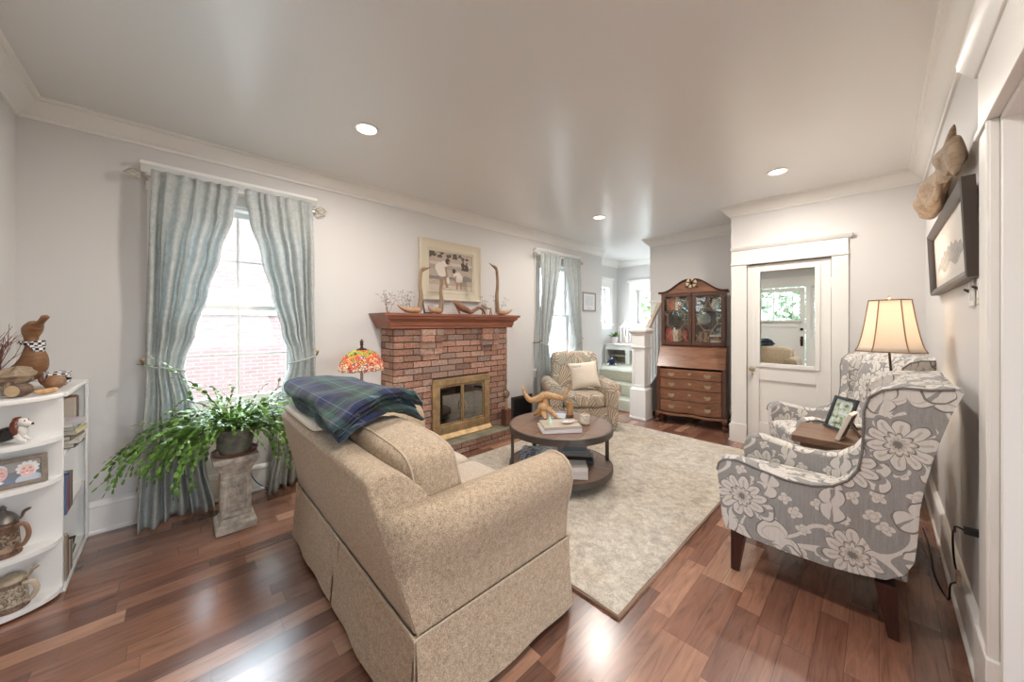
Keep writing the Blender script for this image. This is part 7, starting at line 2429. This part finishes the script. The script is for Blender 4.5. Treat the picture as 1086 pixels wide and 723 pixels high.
# --- wooden statue on the hearth
ht = thing('carved_statue', 'carved wooden figure on a dark block at the right end of the hearth', 'figurine', (XL+0.405, 2.905, 0.1335))
mb = MB(); mb.box(-0.045, 0.045, -0.045, 0.045, 0, 0.20); mb.build('block', simple('red_brown_block', (0.13, 0.055, 0.035), 0.6, var=0.2), ht, bevel=0.004)
mb = MB(); mb.tube(spline([(0, 0, 0.20), (0.005, 0, 0.27), (0, 0, 0.33)], 4), [0.016, 0.015, 0.014, 0.014, 0.014, 0.015, 0.016, 0.017, 0.018], 9); mb.build('pole', MT['palewood'], ht)
mb = MB(); lump(mb, (0, 0, 0.375), 0.035, 0.045, 0.05, 6, 12, 0.2); mb.tube(spline([(0.0, 0.0, 0.41), (0, -0.01, 0.47), (0, -0.005, 0.53), (0, 0.01, 0.56)], 4), [0.02, 0.017, 0.014, 0.012, 0.011, 0.011, 0.012, 0.013, 0.014, 0.013, 0.011, 0.008, 0.003], 9)
mb.build('figure', simple('olive_wood', (0.17, 0.13, 0.08), 0.7, var=0.3, vscale=25), ht)
tool = thing('fireplace_tools', 'slim pewter fireplace tool stand at the left end of the hearth', 'fireplace tools', (XL+0.44, 1.66, 0.1335))
mb = MB(); mb.lathe([(0.06, 0), (0.06, 0.01), (0.02, 0.018), (0, 0.018)], 20); mb.build('base', MT['pewter'], tool)
mb = MB(); mb.cyl((0, 0, 0.018), (0, 0, 0.42), 0.007, n=10); mb.ball((0, 0, 0.43), 0.016, nu=10, nv=8); mb.build('pole', MT['pewter'], tool)
for k in range(2):
    mb = MB(); y = (-1, 1)[k]*0.035
    mb.cyl((0.012, y, 0.06), (0.012, y, 0.36), 0.004, n=8); mb.tube([(0.012, y, 0.36), (0.012, y, 0.40), (0.012, y, 0.42)], [0.007, 0.009, 0.005], 8); mb.tube([(0, 0, 0.39), (0.012, y, 0.39)], 0.003, 6)
    if k: mb.frustum((0.012, y), 0.006, 0.022, 0.004, 0.006, 0.03, 0.09)
    else: mb.tube([(0.012, y, 0.06), (0.012, y-0.012, 0.035)], 0.005, 6)
    mb.build('tool', MT['pewter'], tool)

# --- framed certificate by the second window
ce = thing('framed_certificate', 'small framed certificate on the left wall beside the far curtain', 'picture frame', (XL+0.003, 5.27, 1.585))
mb = MB(); frame_profile(mb, 0.40, 0.335, [(0, 0), (0, 0.016), (0.006, 0.02), (0.024, 0.014), (0.026, 0.006), (0.026, 0)]); fix_normals(mb.build('frame', simple('pewter_frame', (0.33, 0.30, 0.26), 0.45), ce, ang=25))
mb = MB(); mb.box(0.001, 0.005, -0.175, 0.175, 0.025, 0.31); mt_ = mb.build('mat_board', plain('white_mat', (0.78, 0.77, 0.78), 0.6), ce)
mb = MB(); mb.box(0.0052, 0.0058, -0.12, 0.12, 0.10, 0.27); mb.build('certificate', simple('faint_drawing', (0.66, 0.66, 0.70), 0.6, var=0.12, vscale=30), ce)
mb = MB(); mb.box(0.0052, 0.0056, -0.09, 0.09, 0.060, 0.068); mb.box(0.0052, 0.0056, -0.07, 0.07, 0.045, 0.051); mb.build('caption', plain('caption_grey', (0.55, 0.55, 0.57), 0.6), ce)

# ================================================================ RIGHT WALL
wp = thing('panorama_frame', 'wide dark framed panoramic print hanging on the right wall', 'picture frame', (XR-0.004, 2.94, 1.555), 0)
Mw = Matrix.Rotation(R(-2.2), 4, 'Y') @ Matrix.Rotation(PI, 4, 'Z')
mb = MB(); mb.M = Mw; frame_profile(mb, 1.38, 0.40, [(0, 0), (0, 0.036), (0.008, 0.040), (0.030, 0.030), (0.040, 0.022), (0.042, 0.012), (0.042, 0.002)]); 
frm = fix_normals(mb.build('frame', simple('dark_brown_frame', (0.055, 0.038, 0.032), 0.4), wp, ang=25))
mb = MB(); mb.M = Mw; mb.box(0.002, 0.012, -0.65, 0.65, 0.041, 0.359); mb.build('mat_board', plain('ivory_mat', (0.64, 0.60, 0.55), 0.6), wp)
mb = MB(); mb.M = Mw
pts = [(-0.50, 0.13)]+[(-0.50+1.0*k/24, 0.15+0.075*math.sin(PI*k/24)**0.7+0.012*math.sin(k*1.9)) for k in range(25)]+[(0.50, 0.13)]+[(0.50-1.0*k/12, 0.125+0.02*math.sin(k*1.3)) for k in range(13)]
mb.prism(pts, 'x', 0.0122, 0.0128)
mb.build('landscape_drawing', simple('pencil_grey', (0.36, 0.335, 0.31), 0.7, var=0.3, vscale=40), wp)
mb = MB(); mb.M = Mw
for z in (0.075, 0.325): mb.box(0.0122, 0.0126, -0.60, 0.60, z-0.001, z+0.001)
for y in (-0.60, 0.60): mb.box(0.0122, 0.0126, y-0.001, y+0.001, 0.075, 0.325)
mb.build('border_line', plain('caption_grey', (0.55, 0.55, 0.57), 0.6), wp)
ws_ = thing('wall_driftwood', 'gnarled tan driftwood piece mounted on the wall above the panoramic print', 'driftwood', (XR-0.003, 0, 0))
mb = MB()
KY = [(3.93, 2.235, 0.008), (3.84, 2.215, 0.05), (3.62, 2.165, 0.098), (3.38, 2.14, 0.112), (3.16, 2.14, 0.098), (3.0, 2.145, 0.058), (2.82, 2.13, 0.050), (2.66, 2.12, 0.062), (2.52, 2.105, 0.075), (2.42, 2.10, 0.072), (2.37, 2.06, 0.055), (2.335, 2.0, 0.010)]
P3 = spline([(-0.055, y, z) for y, z, r in KY], 5)
R3 = [v.x for v in spline([(r, 0, 0) for y, z, r in KY], 5)]
mb.tube(P3, [max(0.004, r) for r in R3], 18)
mb.tube(spline([(-0.055, 2.56, 2.12), (-0.06, 2.50, 2.17), (-0.05, 2.44, 2.225)], 5), [0.05, 0.048, 0.045, 0.042, 0.038, 0.034, 0.029, 0.024, 0.018, 0.012, 0.004], 10)
mb.tube(spline([(-0.06, 3.30, 2.10), (-0.075, 3.12, 2.085), (-0.07, 2.96, 2.075), (-0.06, 2.84, 2.09)], 5), [0.05, 0.05, 0.048, 0.045, 0.042, 0.04, 0.037, 0.034, 0.032, 0.03, 0.028, 0.026, 0.024, 0.02, 0.015, 0.006], 9)
for v_ in range(len(mb.v)):
    x, y, z = mb.v[v_]
    q = 0.52*(1+0.28*math.sin(31*z+9*y)+0.18*math.sin(53*z-14*y)+0.12*math.sin(23*y))
    mb.v[v_] = (min(-0.001, -0.055+(x+0.055)*q), y, z+0.010*math.sin(19*y+40*x)+0.006*math.sin(47*y))
mb.build('driftwood_body', MT['drift'], ws_, ang=75, sub=2)
for yy, lab in ((2.27, 'light switch plate nearest the wide doorway casing'), (2.46, 'light switch plate farther from the casing, below the panoramic print corner')):
    sw = thing('switch_plate', lab, 'light switch', (XR-0.002, yy, 1.445), 0, 'light switch plates')
    mb = MB(); mb.box(-0.007, 0, -0.058, 0.058, 0, 0.125); mb.build('plate', plain('plate_white', (0.72, 0.70, 0.67), 0.2), sw, bevel=0.002)
    mb = MB(); mb.box(-0.011, -0.0072, -0.012, 0.012, 0.025, 0.10); s_ = mb.build('switch', MT['white'], sw)
    mb = MB(); mb.prism([(-0.0111, 0.056), (-0.026, 0.068), (-0.024, 0.075), (-0.0111, 0.070)], 'y', -0.005, 0.005); mb.build('toggle', MT['bronze'], s_)
ol = thing('wall_outlet', 'ivory wall outlet low on the right wall behind the doorway casing', 'outlet', (XR-0.002, 2.235, 0.475))
mb = MB(); mb.box(-0.006, 0, -0.036, 0.036, 0, 0.115); mb.build('plate', plain('ivory_plate', (0.68, 0.62, 0.50), 0.4), ol, bevel=0.002)
mb = MB()
for z in (0.03, 0.085): mb.box(-0.009, -0.0062, -0.014, 0.014, z-0.013, z+0.013)
mb.build('sockets', plain('ivory_plate', (0.68, 0.62, 0.50), 0.4), ol, bevel=0.002)
lc = thing('lamp_cord', 'dark lamp cord looping over the floor from behind the wing chair to the outlet', 'cord', (0, 0, 0))
mb = MB()
mb.box(XR-0.050, XR-0.0125, 2.222, 2.248, 0.548, 0.572)
mb.tube(spline([(XR-0.050, 2.235, 0.560), (XR-0.065, 2.29, 0.545), (XR-0.055, 2.42, 0.475), (XR-0.045, 2.58, 0.415), (XR-0.04, 2.635, 0.33), (XR-0.038, 2.60, 0.26), (XR-0.035, 2.52, 0.235),
                 (XR-0.036, 2.60, 0.175), (XR-0.038, 2.74, 0.09), (XR-0.042, 2.76, 0.006), (XR-0.060, 2.86, 0.0055), (XR-0.072, 3.02, 0.0055), (XR-0.066, 3.25, 0.0055), (XR-0.072, 3.5, 0.0055), (XR-0.08, 3.56, 0.02)], 6), 0.0038, 7)
mb.build('cable', MT['black'], lc)
mb = MB(); mb.box(XR-0.042, XR-0.030, 2.485, 2.535, 0.215, 0.265); mb.build('paper_tag', plain('tan_tag', (0.50, 0.38, 0.30), 0.8), lc)

# ================================================================ OUTSIDE
mb = MB(); mb.box(-30, -3.75, -20, 25, -0.75, -0.65); tag(mb.build('ground', simple('neutral_ground', (0.22, 0.21, 0.20), 0.95, var=0.2, vscale=3)), kind='structure')  # unseen ground, greyed so no green light bounces onto the ceiling
bh = thing('brick_house', 'red brick neighbouring house seen through the window above the plant', 'house', (-9.0, 1.0, -0.65))
def m_wallbrick():
    t = NT('neighbour_brick')
    b_ = t.n('TexBrick'); t.L(t.map(t.uv(), (1, 1, 1)), b_.inputs['Vector'])
    b_.inputs['Scale'].default_value = 1.0; b_.inputs['Brick Width'].default_value = 0.22; b_.inputs['Row Height'].default_value = 0.075; b_.inputs['Mortar Size'].default_value = 0.008
    b_.inputs['Color1'].default_value = (0.128, 0.082, 0.076, 1); b_.inputs['Color2'].default_value = (0.110, 0.068, 0.062, 1); b_.inputs['Mortar'].default_value = (0.150, 0.120, 0.112, 1)
    t.color(b_.outputs[0]); t.rough(0.9)
    return t.m
mb = MB(); mb.box(-5, 0, -6, 5.2, 0.0, 4.38); mb.build('wall', m_wallbrick(), bh, uv=True)
mb = MB(); mb.box(-5.05, 0.05, -6.05, 5.25, 4.385, 4.45); mb.build('roof', plain('grey_shingle', (0.25, 0.24, 0.24), 0.9), bh)
for y in (-2.9, -0.05):
    mb = MB(); mb.box(0.001, 0.06, y-0.62, y+0.62, 2.2, 2.35)
    mb.box(0.001, 0.07, y-0.62, y+0.62, 2.36, 2.52); mb.build('lintel', plain('pale_lintel', (0.75, 0.74, 0.72), 0.8), bh)
    mb = MB(); mb.box(0.002, 0.04, y-0.30, y+0.25, 2.53, 2.74); mb.build('vent', plain('grey_vent', (0.35, 0.36, 0.38), 0.6), bh)
wh = thing('white_house', 'white sided neighbouring house seen through the far left-wall window', 'house', (-9.5, 11.5, -0.65))
mb = MB(); mb.box(-5, 0, -3.8, 4, 0, 5.5); mb.build('wall', plain('white_siding', (0.78, 0.79, 0.80), 0.8), wh)
mb = MB(); mb.prism([(-5.3, 5.5), (0.3, 5.5), (-2.5, 7.4)], 'y', -4.1, 4.3); mb.build('roof', plain('grey_shingle', (0.25, 0.24, 0.24), 0.9), wh)
for y in (-1.6, 0.2):
    mb = MB(); mb.box(0.001, 0.03, y-0.45, y+0.45, 1.0, 1.95); f_ = mb.build('window', plain('blue_grey_window', (0.30, 0.38, 0.45), 0.3), wh)
    mb = MB(); mb.box(0.031, 0.05, y-0.03, y+0.03, 1.0, 1.95); mb.box(0.031, 0.05, y-0.45, y+0.45, 1.45, 1.51); mb.build('sash_bar', W, f_)
def tree(label, x, y, h, r, seed):
    t = thing('leafy_tree', label, 'tree', (x, y, -0.65))
    m = MB(); m.tube(spline([(0, 0, 0), (0.1, 0, h*0.3), (0, 0.1, h*0.7)], 4), [0.16, 0.15, 0.14, 0.13, 0.12, 0.10, 0.08, 0.07, 0.05], 8); m.build('trunk', MT['bark'], t)
    m = MB(); rnd = random.Random(seed)
    for k in range(1500):
        a = rnd.uniform(0, 2*PI); b_ = rnd.uniform(-1, 1); q = rnd.random()**0.4
        c_ = Vector((r*q*math.cos(a)*math.sqrt(1-b_*b_), r*q*math.sin(a)*math.sqrt(1-b_*b_), h*0.62+r*1.1*q*b_))
        d_ = Vector((rnd.uniform(-1, 1), rnd.uniform(-1, 1), rnd.uniform(-1, 0.3))).normalized(); s_ = d_.cross(Vector((0, 0.3, 1))).normalized()
        leaf_seg(m, c_, d_, s_, rnd.uniform(0.14, 0.24), rnd.uniform(0.05, 0.09), 0.015)
    m.build('foliage', simple('tree_leaf_%d' % seed, (0.13, 0.27, 0.06), 0.5, var=0.4, vscale=2), t)
tree('light green leafy tree seen through the landing window by the desk', -5.0, 12.2, 5.2, 2.0, 4)
mb = MB(); mb.box(-4.5, 3.4, -3.2, -0.96, 2.62, 2.78); mb.box(-4.5, 3.4, -3.2, -0.96, -0.14, -0.02)
struct('porch_slab', mb, plain('porch_teal', (0.30, 0.40, 0.40), 0.7))
hd = thing('hedge', 'green hedge added in front of the porch to dim the front door glass', 'hedge', (-1.5, -6.0, -0.65))  # added greenery, cuts the brightness behind the front door glass
mb = MB(); rnd = random.Random(31)
for k in range(2600):
    c_ = Vector((rnd.uniform(-4, 4), rnd.uniform(-0.8, 0.8), rnd.uniform(0.1, 3.6)))
    d_ = Vector((rnd.uniform(-1, 1), rnd.uniform(-1, 1), rnd.uniform(-1, 0.3))).normalized(); s_ = d_.cross(Vector((0, 0.3, 1))).normalized()
    leaf_seg(mb, c_, d_, s_, rnd.uniform(0.2, 0.34), rnd.uniform(0.08, 0.13), 0.02)
mb.build('foliage', simple('pale_hedge_leaf', (0.20, 0.27, 0.16), 0.7, var=0.2), hd)

# small pointed piece on the floor, only its tip in view at the bottom of the picture
ft = thing('driftwood_stub', 'brown pointed wooden tip poking in at the bottom edge on the floor', 'driftwood', (-1.60, 0.065, 0.0))
mb = MB(); mb.tube(spline([(0.05, -0.05, 0.001), (0.03, -0.03, 0.05), (0.008, -0.008, 0.085), (0, 0, 0.122)], 5), [0.045, 0.045, 0.044, 0.043, 0.041, 0.038, 0.036, 0.033, 0.030, 0.027, 0.024, 0.021, 0.017, 0.012, 0.007, 0.002], 10)
mb.build('stub', MT['bark'], ft)
